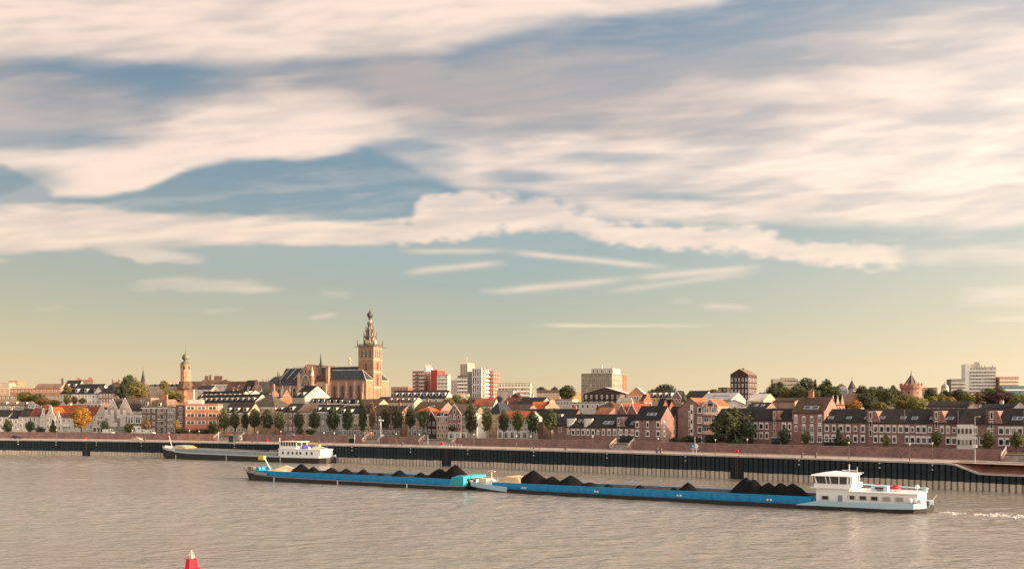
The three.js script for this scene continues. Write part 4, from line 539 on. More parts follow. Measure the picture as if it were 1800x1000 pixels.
house('red_tower_flats', 'bright red blank stair block of the dark red apartment block', 757, 769, 0, 651, 650, 'flat', 18, [.56, .10, .075], 'plaster', R.light, { d: 872, th: 18, cat: 'flats', group: HR });
house('beige_tower_flats', 'beige tower block with pale floor bands left of the glass block', 768, 787, 0, 659, 658, 'flat', 8, C.pale, 'plaster', R.metal, { d: 850, th: 14, cat: 'flats', group: HR, w: [7, 3], wo: { ww: 2.6, wh: 1.9, sh: 2.9, panes: [PANES[2], PANES[3]] }, extra: slabs(7, 0, mCream, .5, 0, 1, 2.9) });
house('glass_office', 'low bluish glass office between the beige tower and the dark banded block', 787, 806, 0, 669, 668, 'flat', 12, [.34, .40, .44], 'plaster', R.metal, { d: 900, th: 10, cat: 'office', group: HR, w: [5, 6], wo: { panes: [mSky], ww: 1.4 } });
house('dark_banded_flats', 'dark block with white floor bands below the slender tower', 804, 822, 0, 661, 660, 'flat', 12, C.dark, 'brick', R.metal, { d: 860, th: 12, cat: 'flats', group: HR, w: [8, 4], extra: slabs(8, 0, mWhite, .7), wo: { panes: [PANES[0], PANES[2]] } });
house('slender_tower', 'slender pale tower with vertical columns and a roof mast', 810, 822, 0, 640, 637, 'flat', 9, C.buff, 'plaster', R.light, { d: 930, th: 30, cat: 'tower', group: HR, extra: (g, L, H, RR, D) => { for (let k = 0; k < 5; k++) new MB().box(L * k / 4 - .45, L * k / 4 + .45, H - 26, H + .8, 0, .9).build('column', mCream, g); for (let k = 0; k < 5; k++) new MB().box(0, .9, H - 26, H + .8, -.45, .45).build('column', mCream, g).position.set(L, 0, -D * k / 4); for (let k = 0; k < 4; k++) windowOn(g, L * (k + .5) / 4, H - 8, .01, 1.2, 13, 0, { pane: PANES[0], frame: mDarkFrame }); for (let k = 0; k < 4; k++) windowOn(g, L + .01, H - 8, -D * (k + .5) / 4, 1.0, 13, Math.PI / 2, { pane: PANES[0], frame: mDarkFrame }); const m = new MB().bar([L / 2, H, -4], [L / 2, H + 7.5, -4], .35).frustum(L / 2, -4, H + 4.5, H + 6, .9, .3, 8); m.build('mast', mat(C.grey, 'none'), g); } });
house('grid_tower_flats', 'dark glazed wing left of the white grid tower', 821.5, 831, 0, 654, 653, 'flat', 14, C.grey, 'plaster', R.metal, { d: 800, th: 14, cat: 'flats', group: HR, w: [7, 3], wo: { panes: [PANES[0], PANES[1]] } });
house('grid_tower_flats', 'white grid apartment tower with sunlit balcony side', 830.5, 846, 0, 648, 647, 'flat', 18, C.dark, 'brick', R.light, { d: 790, th: 22, cat: 'flats', group: HR, w: [8, 4], s: [8, 5], wo: { ww: 1.2, wh: 2.2, panes: [PANES[0], PANES[2], PANES[1]] }, so: { ww: 2.2 }, extra: (g, L, H, RR, D) => { for (let k = 0; k <= 4; k++) new MB().box(L * k / 4 - .22, L * k / 4 + .22, 4, H + .4, .1, .5).build('grid_post', mWhite, g); for (let k = 0; k < 4; k++) new MB().box(0, L, H - .5 - k * 6.1, H + .1 - k * 6.1, .12, .45).build('grid_beam', mWhite, g); for (let k = 0; k < 8; k++) { const b = new MB().box(.02, 1.5, -.9, .15, -D * .95, -D * .35).build('balcony', mWhite, g); b.position.set(L, H - 2.6 - k * 3, 0); } for (let k = 0; k < 3; k++) new MB().box(.02, .5, 4, H + .4, -.3, .3).build('grid_post', mWhite, g).position.set(L, 0, -D * .33 * k); } });
house('slim_red_flats', 'slim red apartment slab right of the white grid tower', 858, 867, 0, 653, 652, 'flat', 14, [.46, .11, .09], 'brick', R.light, { d: 800, th: 22, cat: 'flats', group: HR, w: [8, 2], s: [8, 3], so: { ww: 2.4, frame: mCream } });
house('gallery_flats', 'low sunlit cream gallery flats on the skyline right of the slim red slab', 876, 932, 0, 674, 673, 'flat', 14, C.cream, 'plaster', R.light, { d: 760, th: 6, cat: 'flats', w: [3, 10], wo: { ww: 2.4, wh: 1.8 }, extra: slabs(3, 0, mCream, .9), s: [3, 2] });
house('skyline_house', 'low pale houses among skyline trees right of the gallery flats', 944, 984, 0, 690, 686, 'gx', 10, C.tan, 'plaster', R.umber, { d: 720, w: [1, 7], th: 8 });
house('skyline_house', 'sunlit yellow house left of the beige block on the skyline', 1008, 1022, 0, 690, 687, 'flat', 10, [.70, .48, .22], 'plaster', R.light, { d: 720, th: -5, w: [1, 3] });
house('beige_block', 'beige office block with grid windows and rooftop floor', 1022, 1076, 0, 657.5, 656, 'flat', 34, [.40, .35, .295], 'plaster', R.light, { d: 640, th: 22, cat: 'office', w: [5, 8], wo: { ww: 1.1, wh: 2.2, sh: 3.4, top: 2.6, frame: mat(C.beige, 'none') }, s: [5, 8], so: { ww: 1.3 }, extra: (g, L, H, RR, D) => { const m = new MB().box(5, L - 1, 0, 3.6, -22, -5).build('roof_house', mat(C.offwhite, 'plaster'), g); m.position.y = H; for (let k = 0; k < 5; k++) windowOn(m, 6.5 + k * 2.6, 1.9, -4.99, 1.4, 1.4, 0, {}); new MB().box(9, 10.2, 3.6, 6.2, -12, -10.8).build('flue', mat(C.offwhite, 'none'), m); new MB().box(-.02, .4, 4, H + .2, -D, -D + 10).build('red_end_panel', mat(C.red, 'brick'), g).position.x = L; } });
house('dark_brick_tower', 'dark brick apartment tower with low gabled roof and rows of pale windows', 1284.5, 1315.5, 0, 658.5, 649, 'gz', 22, C.dark, 'brick', R.tan, { d: 560, th: 26, cat: 'flats', w: [5, 5], wo: { ww: .85, wh: 1.9, sh: 3.1, top: 1.9, panes: [PANES[2], PANES[3]] }, s: [5, 6], so: { ww: 1.1, panes: [PANES[2], PANES[0]] }, chim: [[.46, 1.2, .6, C.dark]] });
house('hospital_block', 'stepped beige building above the wooded hill', 1359, 1404, 0, 667, 666, 'flat', 20, C.beige, 'plaster', R.light, { d: 800, th: 10, cat: 'building', w: [3, 9], wo: { ww: 2.4, wh: 1.2, frame: mat(C.beige, 'none') }, extra: (g, L, H) => { new MB().box(-.01, L * .4, H - 3, H - .2, .02, 4).build('terrace_storey', mat(C.beige, 'plaster'), g); new MB().box(L * .36, L * .9, H + .2, H + 1.4, -16, -4).build('roof_house', mat(C.grey, 'plaster'), g); } });
house('blue_grey_house', 'small blue grey rooftop left of the cone roofed tower', 1475, 1491, 0, 686, 679, 'mansard', 9, [.34, .38, .44], 'plaster', R.metal, { d: 560, th: 20, rk: 'noise' });
house('rose_roof_house', 'rose tiled roof on the wooded slope below the cone roofed tower', 1484, 1506, 0, 707, 693, 'gx', 12, C.cream, 'plaster', [.34, .17, .12], { d: 480, th: 36, sky: [[.5, .5, 1, 1]] });
house('tan_skyline_block', 'flat tan block right of the round battlemented tower', 1621, 1649, 0, 682, 681, 'flat', 12, C.tan, 'plaster', R.light, { d: 700, th: 10, cat: 'building', w: [2, 6], wo: { frame: mat(C.tan, 'none') } });
house('grey_banded_flats', 'grey banded block left of the white high-rise', 1673, 1698, 0, 667, 666, 'flat', 14, [.28, .28, .28], 'plaster', R.metal, { d: 880, th: 8, cat: 'flats', group: HR, w: [6, 6], extra: slabs(6, 0, mat(C.pale, 'none'), .6), wo: { panes: [PANES[0], PANES[1]] } });
house('white_high_rise', 'tall white balcony high-rise at the right of the skyline', 1705, 1752, 0, 646, 645, 'flat', 22, C.pale, 'plaster', R.light, { d: 900, th: 16, cat: 'flats', group: HR, w: [9, 9], wo: { ww: 2.1, wh: 1.7, sh: 2.9 }, extra: (g, L, H, RR, D) => { slabs(9, 0, mWhite, 1.3, .02, .98, 2.9)(g, L, H); new MB().box(-3.4, 0, 0, H + 3.2, -D, .8).build('stair_slab', mWhite, g); new MB().box(-3.2, L * .42, H + .4, H + 2.9, -12, -3).box(L * .25, L * .42, H + 2.9, H + 5, -10, -5).build('roof_house', mat(C.offwhite, 'plaster'), g); new MB().box(0, .3, 2, H + .2, -D * .8, -1).build('orange_side', mat(C.orangeb, 'brick'), g).position.x = L; const a = new MB(); for (const f of [.5, .63, .92]) a.bar([L * f, H, -6], [L * f, H + 2.4, -6], .3); a.build('roof_vent', mDarkFrame, g); } });
house('red_top_flats', 'lower red and white wing right of the white high-rise', 1758, 1792, 0, 663, 662, 'flat', 14, [.60, .30, .22], 'brick', R.light, { d: 890, th: 4, cat: 'flats', group: HR, w: [3, 6], extra: slabs(3, 0, mCream, .7) });
house('blue_office', 'long blue glazed office at the right edge of the skyline', 1762, 1815, 0, 679, 678, 'flat', 12, [.12, .26, .36], 'plaster', R.light, { d: 820, th: 4, cat: 'office', group: HR, w: [3, 12], wo: { panes: [mSky], frame: mat([.3, .4, .46], 'none') }, extra: slabs(1, 0, mWhite, .5) });
// ---------- the great church ----------
function archPts(w, h, n = 5) { const p = [[-w / 2, 0], [w / 2, 0]], s = h - w * .9; for (let i = 0; i <= n; i++) { const t = i / n; p.push([w / 2 - w / 2 * t * t * .5 - w / 2 * t * .5, s + w * .9 * Math.sin(t * Math.PI / 2)]); } for (let i = n - 1; i >= 0; i--) { const t = i / n; p.push([-(w / 2 - w / 2 * t * t * .5 - w / 2 * t * .5), s + w * .9 * Math.sin(t * Math.PI / 2)]); } return p; }
function gothic(parent, x, y, z, w, h, turn, o = {}) {
  const fr = archPts(w, h), inn = archPts(w * .78, h * .9).map(([a, b]) => [a, b + h * .04]), b = new MB(), n = fr.length; for (let i = 0; i < n; i++) { const j = (i + 1) % n; b.quad([fr[i][0], fr[i][1], .18], [fr[j][0], fr[j][1], .18], [inn[j][0], inn[j][1], .18], [inn[i][0], inn[i][1], .18]); b.quad([fr[i][0], fr[i][1], -.1], [fr[j][0], fr[j][1], -.1], [fr[j][0], fr[j][1], .18], [fr[i][0], fr[i][1], .18]); b.quad([inn[i][0], inn[i][1], .18], [inn[j][0], inn[j][1], .18], [inn[j][0], inn[j][1], .0], [inn[i][0], inn[i][1], .0]); }
  const f = b.build('gothic_window', o.frame || mat(C.tan, 'none'), parent); f.position.set(x, y, z); f.rotation.y = turn;
  const g = new MB(); g.poly(inn.map(([a, c]) => [a, c, .03])); g.build('pane', o.pane || PANES[1], f);
  if (o.mull) { const m = new MB(); for (let k = 1; k < o.mull; k++) { const xx = -w * .39 + w * .78 * k / o.mull; m.box(xx - .09, xx + .09, h * .04, h * .66, .03, .14); } if (o.rose) { const cy = h * .7, rr = w * .27; for (let k = 0; k < 14; k++) { const a = k / 14 * Math.PI * 2, a2 = (k + 1) / 14 * Math.PI * 2; m.bar([Math.cos(a) * rr, cy + Math.sin(a) * rr, .1], [Math.cos(a2) * rr, cy + Math.sin(a2) * rr, .1], .12, 4); } for (let k = 0; k < 6; k++) { const a = k / 6 * Math.PI; m.bar([-Math.cos(a) * rr, cy - Math.sin(a) * rr, .1], [Math.cos(a) * rr, cy + Math.sin(a) * rr, .1], .08, 4); } m.box(-w * .39, w * .39, h * .42, h * .47, .03, .16); } m.build('tracery', o.frame || mat(C.tan, 'none'), f); }
  return f;
}
{
  const dC = 700, g = thing('church', 'large brick gothic church with tall tower, ornate spire and blue slate roofs', 'church'); g.position.set(Xof(656, dC), 22.2, -dC); g.rotation.y = -21 * Math.PI / 180;
  const brick = mat([.40, .25, .205], 'brick'), lightBrick = mat([.44, .275, .185], 'brick'), slate = mat(R.blue, 'tile'), stone = mat([.66, .58, .48], 'noise'), lead = mat([.30, .29, .26], 'noise', { roughness: .6 }), copper = mat([.10, .115, .085], 'noise', { roughness: .6 }), dkstone = mat([.20, .165, .135], 'noise');
  const tw = new MB().box(-11.3, 0, 0, 40.5, -11.3, 0).build('tower', lightBrick, g);
  for (const [x0, x1, z0, z1] of [[-1.3, .28, -1.3, .28], [-11.58, -10, -1.3, .28], [-1.3, .28, -11.58, -10], [-11.58, -10, -11.58, -10]]) new MB().box(x0, x1, 0, 40.2, z0, z1).build('corner_buttress', lightBrick, tw);
  for (const y of [12.4, 23, 31.4, 40.1]) new MB().box(-11.62, .32, y, y + .5, -11.62, .32).build('string_course', stone, tw);
  for (const face of [0, 1, 2]) { const turn = face === 0 ? 0 : face === 1 ? Math.PI / 2 : -Math.PI / 2; for (let k = 0; k < 3; k++) { const t = -2.5 - k * 3.15, px = face === 0 ? t : face === 1 ? .03 : -11.33, pz = face === 0 ? .03 : t; const w = gothic(tw, px, 32.6, pz, 2.0, 6.8, turn, { pane: PANES[0], frame: stone }); const l = new MB(); for (let j = 0; j < 4; j++) l.box(-.78, .78, .6 + j * 1.35, 1.05 + j * 1.35, .0, .34); l.build('louvre', lead, w); }
    for (const [y, h, w] of face === 1 ? [[24.5, 6, 1.3], [13.6, 8.6, 1.4]] : [[24.5, 5, 1.2]]) for (const q of face === 1 ? [-3.8, -5.65, -7.5] : [-5.65]) gothic(tw, face === 0 ? q : face === 1 ? .03 : -11.33, y, face === 0 ? .03 : q, q === -5.65 ? w * 1.2 : w * .8, h, turn, { pane: q === -5.65 ? PANES[1] : brick, frame: lightBrick }); }
  gothic(tw, .04, 3.2, -5.65, 2.8, 8.4, Math.PI / 2, { mull: 3, frame: lightBrick, pane: mat([.20, .14, .09], 'none') });
  // platform, pinnacles and spire
  const sp = new MB().box(-12.3, 1.0, 40.6, 41.3, -12.3, 1.0).build('gallery', dkstone, g); const bal = new MB(); for (let k = 0; k <= 16; k++) { const t = -12.1 + k * .8; for (const [x, z] of [[t, .85], [t, -12.15], [.85, t], [-12.15, t]]) bal.bar([x, 41.3, z], [x, 42.2, z], .09, 4); } bal.box(-12.25, .95, 42.2, 42.4, .75, .95).box(-12.25, .95, 42.2, 42.4, -12.25, -12.05).box(.75, .95, 42.2, 42.4, -12.05, .75).box(-12.25, -12.05, 42.2, 42.4, -12.05, .75); bal.build('balustrade', dkstone, sp);
  for (const [x, z] of [[-12, .7], [.7, .7], [.7, -12], [-12, -12]]) { new MB().frustum(x, z, 41, 44, .42, .36, 6).frustum(x, z, 44, 46, .3, .04, 6).build('pinnacle', dkstone, sp); new MB().bar([x, 40.4, z], [x + Math.sign(x + 5) * 1.9, 40.1, z + Math.sign(z + 5) * 1.9], .18, 4).build('gargoyle', dkstone, sp); }
  const spire = new THREE.Group(); spire.name = 'spire'; g.add(spire); spire.position.set(-5.65, 0, -5.65);
  const tier = (name, y0, y1, r0, r1, m, n = 8) => new MB().frustum(0, 0, y0, y1, r0, r1, n, Math.PI / 8).build(name, m, spire);
  const stoneL = mat([.50, .42, .31], 'noise');
  tier('lower_skirt', 41.3, 43.6, 5.4, 4.3, copper); tier('lower_drum', 43.2, 47.4, 3.6, 3.3, stoneL); tier('lower_gallery', 47.4, 48.1, 4.5, 4.5, dkstone); tier('middle_drum', 48.1, 51.2, 3.0, 2.7, stoneL); tier('middle_gallery', 51.2, 51.8, 3.6, 3.6, dkstone); tier('middle_roof', 51.8, 53.2, 3.0, 2.1, copper); tier('upper_drum', 53.2, 56.2, 1.75, 1.55, stoneL); tier('upper_roof', 56.2, 57.0, 2.2, 1.9, dkstone); tier('lantern', 57.0, 60.0, 1.15, .9, stoneL); tier('lantern_cap', 60, 60.8, 1.5, .9, copper);
  for (let k = 0; k < 8; k++) { const a = k / 8 * Math.PI * 2 + Math.PI / 8, c = Math.cos(a), s = Math.sin(a); new MB().frustum(c * 4.3, s * 4.3, 43.4, 49.4, .32, .26, 5).frustum(c * 4.3, s * 4.3, 49.4, 51.6, .3, .02, 5).build('tier_pinnacle', k % 2 ? dkstone : stoneL, spire); new MB().bar([c * 4.3, 46.6, s * 4.3], [c * 3.2, 48.6, s * 3.2], .22, 4).build('flying_strut', dkstone, spire); new MB().frustum(c * 3.2, s * 3.2, 50.4, 53.4, .24, .2, 5).frustum(c * 3.2, s * 3.2, 53.4, 55.6, .22, .02, 5).build('upper_pinnacle', k % 2 ? stoneL : dkstone, spire); new MB().frustum(c * 1.9, s * 1.9, 56.6, 58.6, .18, .02, 5).build('lantern_pinnacle', dkstone, spire); const a2 = a + Math.PI / 8, op = new MB().box(-.55, .55, 0, 2.9, -.25, .12).build('tier_opening', PANES[0], spire); op.position.set(Math.cos(a2) * 3.22, 43.9, Math.sin(a2) * 3.22); op.rotation.y = Math.PI / 2 - a2; const o2 = new MB().box(-.45, .45, 0, 2.2, -.25, .12).build('tier_opening', PANES[0], spire); o2.position.set(Math.cos(a2) * 2.66, 48.5, Math.sin(a2) * 2.66); o2.rotation.y = Math.PI / 2 - a2; const o3 = new MB().box(-.3, .3, 0, 2.2, -.2, .1).build('tier_opening', PANES[0], spire); o3.position.set(Math.cos(a2) * 1.54, 53.6, Math.sin(a2) * 1.54); o3.rotation.y = Math.PI / 2 - a2; }
  for (const a of [0, Math.PI / 2, Math.PI, -Math.PI / 2]) { const cf = new MB().frustum(0, 0, -.1, .12, 1.35, 1.35, 18).build('clock_face', mat([.62, .50, .30], 'none'), spire); cf.rotation.set(Math.PI / 2, 0, -a); cf.position.set(Math.sin(a) * 4.4, 43.9, Math.cos(a) * 4.4); }
  put('onion_dome', new THREE.LatheGeometry([[.9, 60.6], [1.5, 61.1], [2.05, 61.9], [2.2, 62.8], [2.0, 63.7], [1.4, 64.4], [.7, 65.0], [.3, 66.2], [.12, 67.2], [.05, 71]].map(([a, b]) => new THREE.Vector2(a, b)), 14), copper, spire);
  put('weathervane_ball', new THREE.SphereGeometry(.42, 10, 8).translate(0, 67.2, 0), mat([.6, .45, .15], 'none', { metalness: .7, roughness: .35 }), spire);
  // aisles with their own hipped roofs
  const aisle = (z0, z1, nm) => { const zc = (z0 + z1) / 2, w = new MB().box(-29, -.35, 0, 17.9, z0, z1).build(nm, brick, g); const r = new MB(), A = [[-29, 17.9, z1 + .4], [.1, 17.9, z1 + .4], [.1, 17.9, z0 - .4], [-29, 17.9, z0 - .4]], p = [-29, 24.4, zc], q = [-5.4, 24.4, zc]; r.quad(A[0], A[1], q, p).tri(A[1], A[2], q).quad(A[2], A[3], p, q).tri(A[3], A[0], p); r.build('aisle_roof', slate, g); const rl = new MB().bar(p, q, .28, 5).bar(q, A[1], .24, 5).bar(q, A[2], .24, 5); rl.build('ridge_flashing', stone, g); return w; };
  const na = aisle(.35, 10.6, 'north_aisle'), sa = aisle(-21.9, -11.65, 'south_aisle');
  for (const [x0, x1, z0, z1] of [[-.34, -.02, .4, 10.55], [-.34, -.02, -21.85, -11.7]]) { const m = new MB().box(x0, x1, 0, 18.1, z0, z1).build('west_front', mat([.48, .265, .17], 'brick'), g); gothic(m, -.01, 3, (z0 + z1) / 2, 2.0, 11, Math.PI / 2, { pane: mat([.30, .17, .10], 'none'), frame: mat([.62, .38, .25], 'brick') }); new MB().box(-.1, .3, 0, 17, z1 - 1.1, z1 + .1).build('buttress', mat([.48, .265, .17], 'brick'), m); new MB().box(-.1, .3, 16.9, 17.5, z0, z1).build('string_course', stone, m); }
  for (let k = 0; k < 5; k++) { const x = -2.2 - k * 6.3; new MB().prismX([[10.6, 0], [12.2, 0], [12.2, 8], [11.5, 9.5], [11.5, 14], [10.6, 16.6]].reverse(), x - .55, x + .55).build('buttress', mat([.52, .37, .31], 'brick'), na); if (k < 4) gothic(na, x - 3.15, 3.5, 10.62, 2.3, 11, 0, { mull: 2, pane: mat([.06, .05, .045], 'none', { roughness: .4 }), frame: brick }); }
  const nave = new MB().box(-68, -11.4, 0, 20.5, -11.2, .2).build('nave', brick, g); new MB().prismX([[.6, 20.3], [-5.5, 27.2], [-11.6, 20.3]], -68, -11.35).build('nave_roof', slate, g); new MB().bar([-68, 27.2, -5.5], [-11.4, 27.2, -5.5], .3, 5).build('ridge_flashing', stone, g);
  // transept with its great window
  const tr = new MB().prismZ([[-50.2, 0], [-40, 0], [-40, 19.5], [-45.1, 28.2], [-50.2, 19.5]].reverse(), 14, -26).build('transept', brick, g); const trr = new MB(); trr.prismZ([[-50.5, 19.3], [-50.5, 19.8], [-45.1, 28.6], [-45.1, 28.2]], 13.3, -26); trr.prismZ([[-45.1, 28.2], [-45.1, 28.6], [-39.7, 19.8], [-39.7, 19.3]], 13.3, -26); trr.build('transept_roof', mat(R.umber, 'tile'), g);
  gothic(tr, -45.1, 6, 14.02, 8.4, 15.5, 0, { mull: 5, rose: true, frame: stone, pane: mat([.10, .08, .07], 'none', { roughness: .4 }) }); gothic(tr, -45.1, 22.6, 14.02, 1.5, 2.6, 0, { pane: PANES[0] }); new MB().frustum(-45.1, 13.6, 28.2, 30.2, .3, .24, 6).frustum(-45.1, 13.6, 30.2, 32.4, .4, .03, 6).build('finial', stone, tr);
  for (const x of [-50.5, -39.8]) new MB().frustum(x, 13.8, 0, 20.5, 1.5, 1.3, 8).build('stair_turret', mat([.60, .38, .28], 'brick'), tr); new MB().frustum(-39.8, 13.8, 20.5, 27.2, 1.5, .06, 8).build('turret_spire', mat([.72, .66, .58], 'noise'), tr); new MB().frustum(-50.5, 13.8, 20.5, 23.5, 1.4, .06, 8).build('turret_spire', mat([.4, .36, .33], 'noise'), tr);
  // chapel beside the transept
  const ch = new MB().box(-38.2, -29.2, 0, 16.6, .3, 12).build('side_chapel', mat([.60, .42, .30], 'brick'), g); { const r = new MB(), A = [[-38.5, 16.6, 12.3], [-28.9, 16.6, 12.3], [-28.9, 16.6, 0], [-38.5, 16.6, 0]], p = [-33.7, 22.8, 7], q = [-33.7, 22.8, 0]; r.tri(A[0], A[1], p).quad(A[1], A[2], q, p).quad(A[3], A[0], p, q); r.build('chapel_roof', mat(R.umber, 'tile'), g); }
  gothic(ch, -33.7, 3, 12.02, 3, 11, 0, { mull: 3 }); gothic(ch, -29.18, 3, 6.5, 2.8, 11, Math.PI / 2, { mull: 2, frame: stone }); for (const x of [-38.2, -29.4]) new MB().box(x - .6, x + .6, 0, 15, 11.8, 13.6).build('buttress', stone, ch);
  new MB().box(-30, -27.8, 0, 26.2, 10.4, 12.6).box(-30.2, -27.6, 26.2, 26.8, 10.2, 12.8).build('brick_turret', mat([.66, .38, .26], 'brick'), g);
  // choir, ambulatory and apse
  const co = new MB().box(-70, -50, 0, 18.5, -11.4, 9).build('choir', brick, g); new MB().prismX([[9.5, 18.3], [2.5, 26.2], [-13, 26.2], [-20, 18.3]], -68.5, -50).build('choir_roof', slate, g); const fl = new MB(); for (const x of [-68.3, -63, -57.4]) fl.bar([x, 18.6, 9.6], [x + 3.2, 26.3, 2.5], .22, 4); fl.bar([-68.5, 26.3, 2.5], [-50, 26.3, 2.5], .25, 4); fl.build('ridge_flashing', stone, g);
  const am = new MB().box(-72, -50.6, 0, 14.5, 9, 13.4).build('ambulatory', brick, g); new MB().prismX([[13.9, 14.4], [9, 17.6], [9, 14.4]], -72.2, -50.5).build('ambulatory_roof', slate, g); for (let k = 0; k < 3; k++) { gothic(am, -54.4 - k * 6.2, 3, 13.42, 3.2, 10, 0, { mull: 3, frame: stone }); new MB().prismX([[13.4, 0], [15.4, 0], [15.4, 9], [13.4, 14]].reverse(), -51.9 - k * 6.2, -50.9 - k * 6.2).build('buttress', stone, am); }
  const ap = new MB().frustum(-72, -1.2, 0, 14.6, 14.4, 14.4, 10, .1).build('apse', brick, g); new MB().frustum(-72, -1.2, 14.6, 20.6, 14.7, 7.2, 10, .1).build('apse_roof', mat([.11, .14, .15], 'tile'), g); new MB().frustum(-70, -1.2, 17, 22.6, 9.6, 2.2, 10, .1).build('apse_cap', slate, g);
  for (let k = 0; k < 5; k++) { const a = .1 + (k + .5) / 10 * Math.PI * 2 + Math.PI * .35; gothic(ap, -72 + Math.cos(a) * 13.72, 3.5, -1.2 + Math.sin(a) * 13.72, 3.2, 9, Math.PI / 2 - a, { mull: 3, frame: stone }); const b = .1 + k / 10 * Math.PI * 2 + Math.PI * .35, m = new MB().box(-.6, .6, 0, 15.6, -.4, 1.6).frustum(0, .8, 15.6, 19.5, .6, .04, 4).build('buttress', dkstone, ap); m.position.set(-72 + Math.cos(b) * 14.2, 0, -1.2 + Math.sin(b) * 14.2); m.rotation.y = Math.PI / 2 - b; }
  for (const [x, z, h] of [[-69.2, 11.4, 25], [-67.6, 11.6, 23.4]]) new MB().frustum(x, z, 12, h - 4.5, .7, .55, 6).frustum(x, z, h - 4.5, h, .6, .03, 6).build('spirelet', dkstone, g);
  new MB().frustum(-45.1, -5.6, 26.6, 29, 1.4, 1.0, 8).frustum(-45.1, -5.6, 29, 37.5, .8, .03, 8).frustum(-45.1, -5.6, 29, 29.5, 1.5, 1.2, 8).build('ridge_turret', copper, g);
}
{ // domed brick tower left of the church
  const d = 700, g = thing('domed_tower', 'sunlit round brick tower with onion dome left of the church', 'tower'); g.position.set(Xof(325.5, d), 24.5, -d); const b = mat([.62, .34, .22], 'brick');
  new MB().frustum(0, 0, 0, 28.5 - 2.2, 5.0 * .72, 3.35, 12).build('shaft', b, g); for (const y of [18, 21.5, 25.4]) new MB().frustum(0, 0, y, y + .5, 3.6, 3.55, 12).build('string_course', mat(C.tan, 'noise'), g);
  for (let k = 0; k < 6; k++) { const a = k / 6 * Math.PI * 2; const w = new MB().box(-.5, .5, 0, 2.6, -.2, .1).build('louvre', PANES[0], g); w.position.set(Math.sin(a) * 3.4, 22.4, Math.cos(a) * 3.4); w.rotation.y = a; }
  put('dome', new THREE.LatheGeometry([[3.9, 26.2], [3.0, 27.2], [1.5, 28.2], [1.4, 28.9], [2.2, 29.6], [2.5, 30.7], [2.2, 31.9], [1.2, 32.8], [.5, 33.4], [.2, 35], [.1, 39.5]].map(([a, c]) => new THREE.Vector2(a, c)), 14), mat([.20, .21, .17], 'noise', { roughness: .5 }), g);
  const n = new MB().box(-5, 11, -2, 9.5, -9, 3).build('chapel_body', b, g); new MB().prismX([[3.4, 9.4], [-3, 14.5], [-9.4, 9.4]], -5.3, 11.3).build('chapel_roof', mat(R.umber, 'tile'), g); new MB().frustum(0, 0, 9.4, 14.4, 6.4, 3.8, 8).build('skirt_roof', mat([.30, .19, .13], 'tile'), g);
}
{ // round battlemented tower
  const d = 520, g = thing('battlemented_tower', 'round red brick battlemented tower with striped cone roof on the right', 'tower'), Y0 = ground(Xof(1604, d), d); g.position.set(Xof(1603, d), Y0, -d); const b = mat([.56, .29, .22], 'brick'), top = Yof(678, d) - Y0;
  new MB().frustum(0, 0, -1, top - 2, 5.2, 5.0, 18).build('shaft', b, g); new MB().frustum(0, 0, top - 2, top - 1, 5.1, 5.6, 18).frustum(0, 0, top - 1, top, 5.6, 5.6, 18).build('parapet', b, g);
  for (let k = 0; k < 14; k++) { const a = k / 14 * Math.PI * 2, m = new MB().box(-.62, .62, 0, 1.2, -.35, .3).build('merlon', b, g); m.position.set(Math.sin(a) * 5.3, top, Math.cos(a) * 5.3); m.rotation.y = a; }
  for (let k = 0; k < 16; k++) { const a0 = k / 16 * Math.PI * 2, a1 = (k + 1) / 16 * Math.PI * 2, r = 4.0; new MB().tri([Math.sin(a0) * r, 0, Math.cos(a0) * r], [Math.sin(a1) * r, 0, Math.cos(a1) * r], [0, 6.2, 0]).build('roof_stripe', mat(k % 2 ? [.52, .47, .38] : [.075, .075, .07], 'tile'), g).position.y = top - .1; }
  new MB().bar([0, top + 5.6, 0], [0, top + 7.8, 0], .14).frustum(0, 0, top + 6.2, top + 6.8, .4, .3, 8).build('finial', mat([.25, .22, .18], 'none'), g);
  for (let k = 0; k < 7; k++) { const a = k / 7 * Math.PI * 2 + .3; const w = new MB().box(-.3, .3, 0, 1.3, -.2, .06).build('arrow_slit', PANES[0], g); w.position.set(Math.sin(a) * 5.02, top - 4.4, Math.cos(a) * 5.02); w.rotation.y = a; }
}
{ // cone roofed tower in the trees
  const d = 600, g = thing('cone_roofed_tower', 'grey tower with pointed cone roof rising from the wooded hill', 'tower'), Y0 = ground(Xof(1498, d), d), top = Yof(684, d) - Y0; g.position.set(Xof(1498.5, d), Y0, -d); new MB().frustum(0, 0, -1, top, 2.4, 2.4, 12).build('shaft', mat(C.grey, 'brick'), g); new MB().frustum(0, 0, top, Yof(668, d) - Y0, 2.7, .1, 12).build('cone_roof', mat([.22, .17, .16], 'tile'), g); new MB().bar([0, top + 5, 0], [0, top + 7.2, 0], .1).build('finial', mDarkFrame, g); for (let k = 0; k < 5; k++) { const a = k * 1.26, w = new MB().box(-.35, .35, 0, 1.2, -.2, .06).build('slit', PANES[0], g); w.position.set(Math.sin(a) * 2.42, top - 2.6, Math.cos(a) * 2.42); w.rotation.y = a; }
}
{ const d = 900, g = thing('distant_spire', 'thin dark distant church spire right of the big dark tree', 'spire'), Y0 = 24; g.position.set(Xof(250.5, d), Y0, -d); new MB().box(-1.9, 1.9, 0, Yof(671, d) - Y0, -1.9, 1.9).build('tower', mat(C.brown, 'brick'), g); new MB().frustum(0, 0, Yof(671, d) - Y0, Yof(650, d) - Y0, 2.0, .1, 8).bar([0, Yof(651, d) - Y0, 0], [0, Yof(645.5, d) - Y0, 0], .12, 4).build('spire', mat([.10, .10, .095], 'tile'), g); }
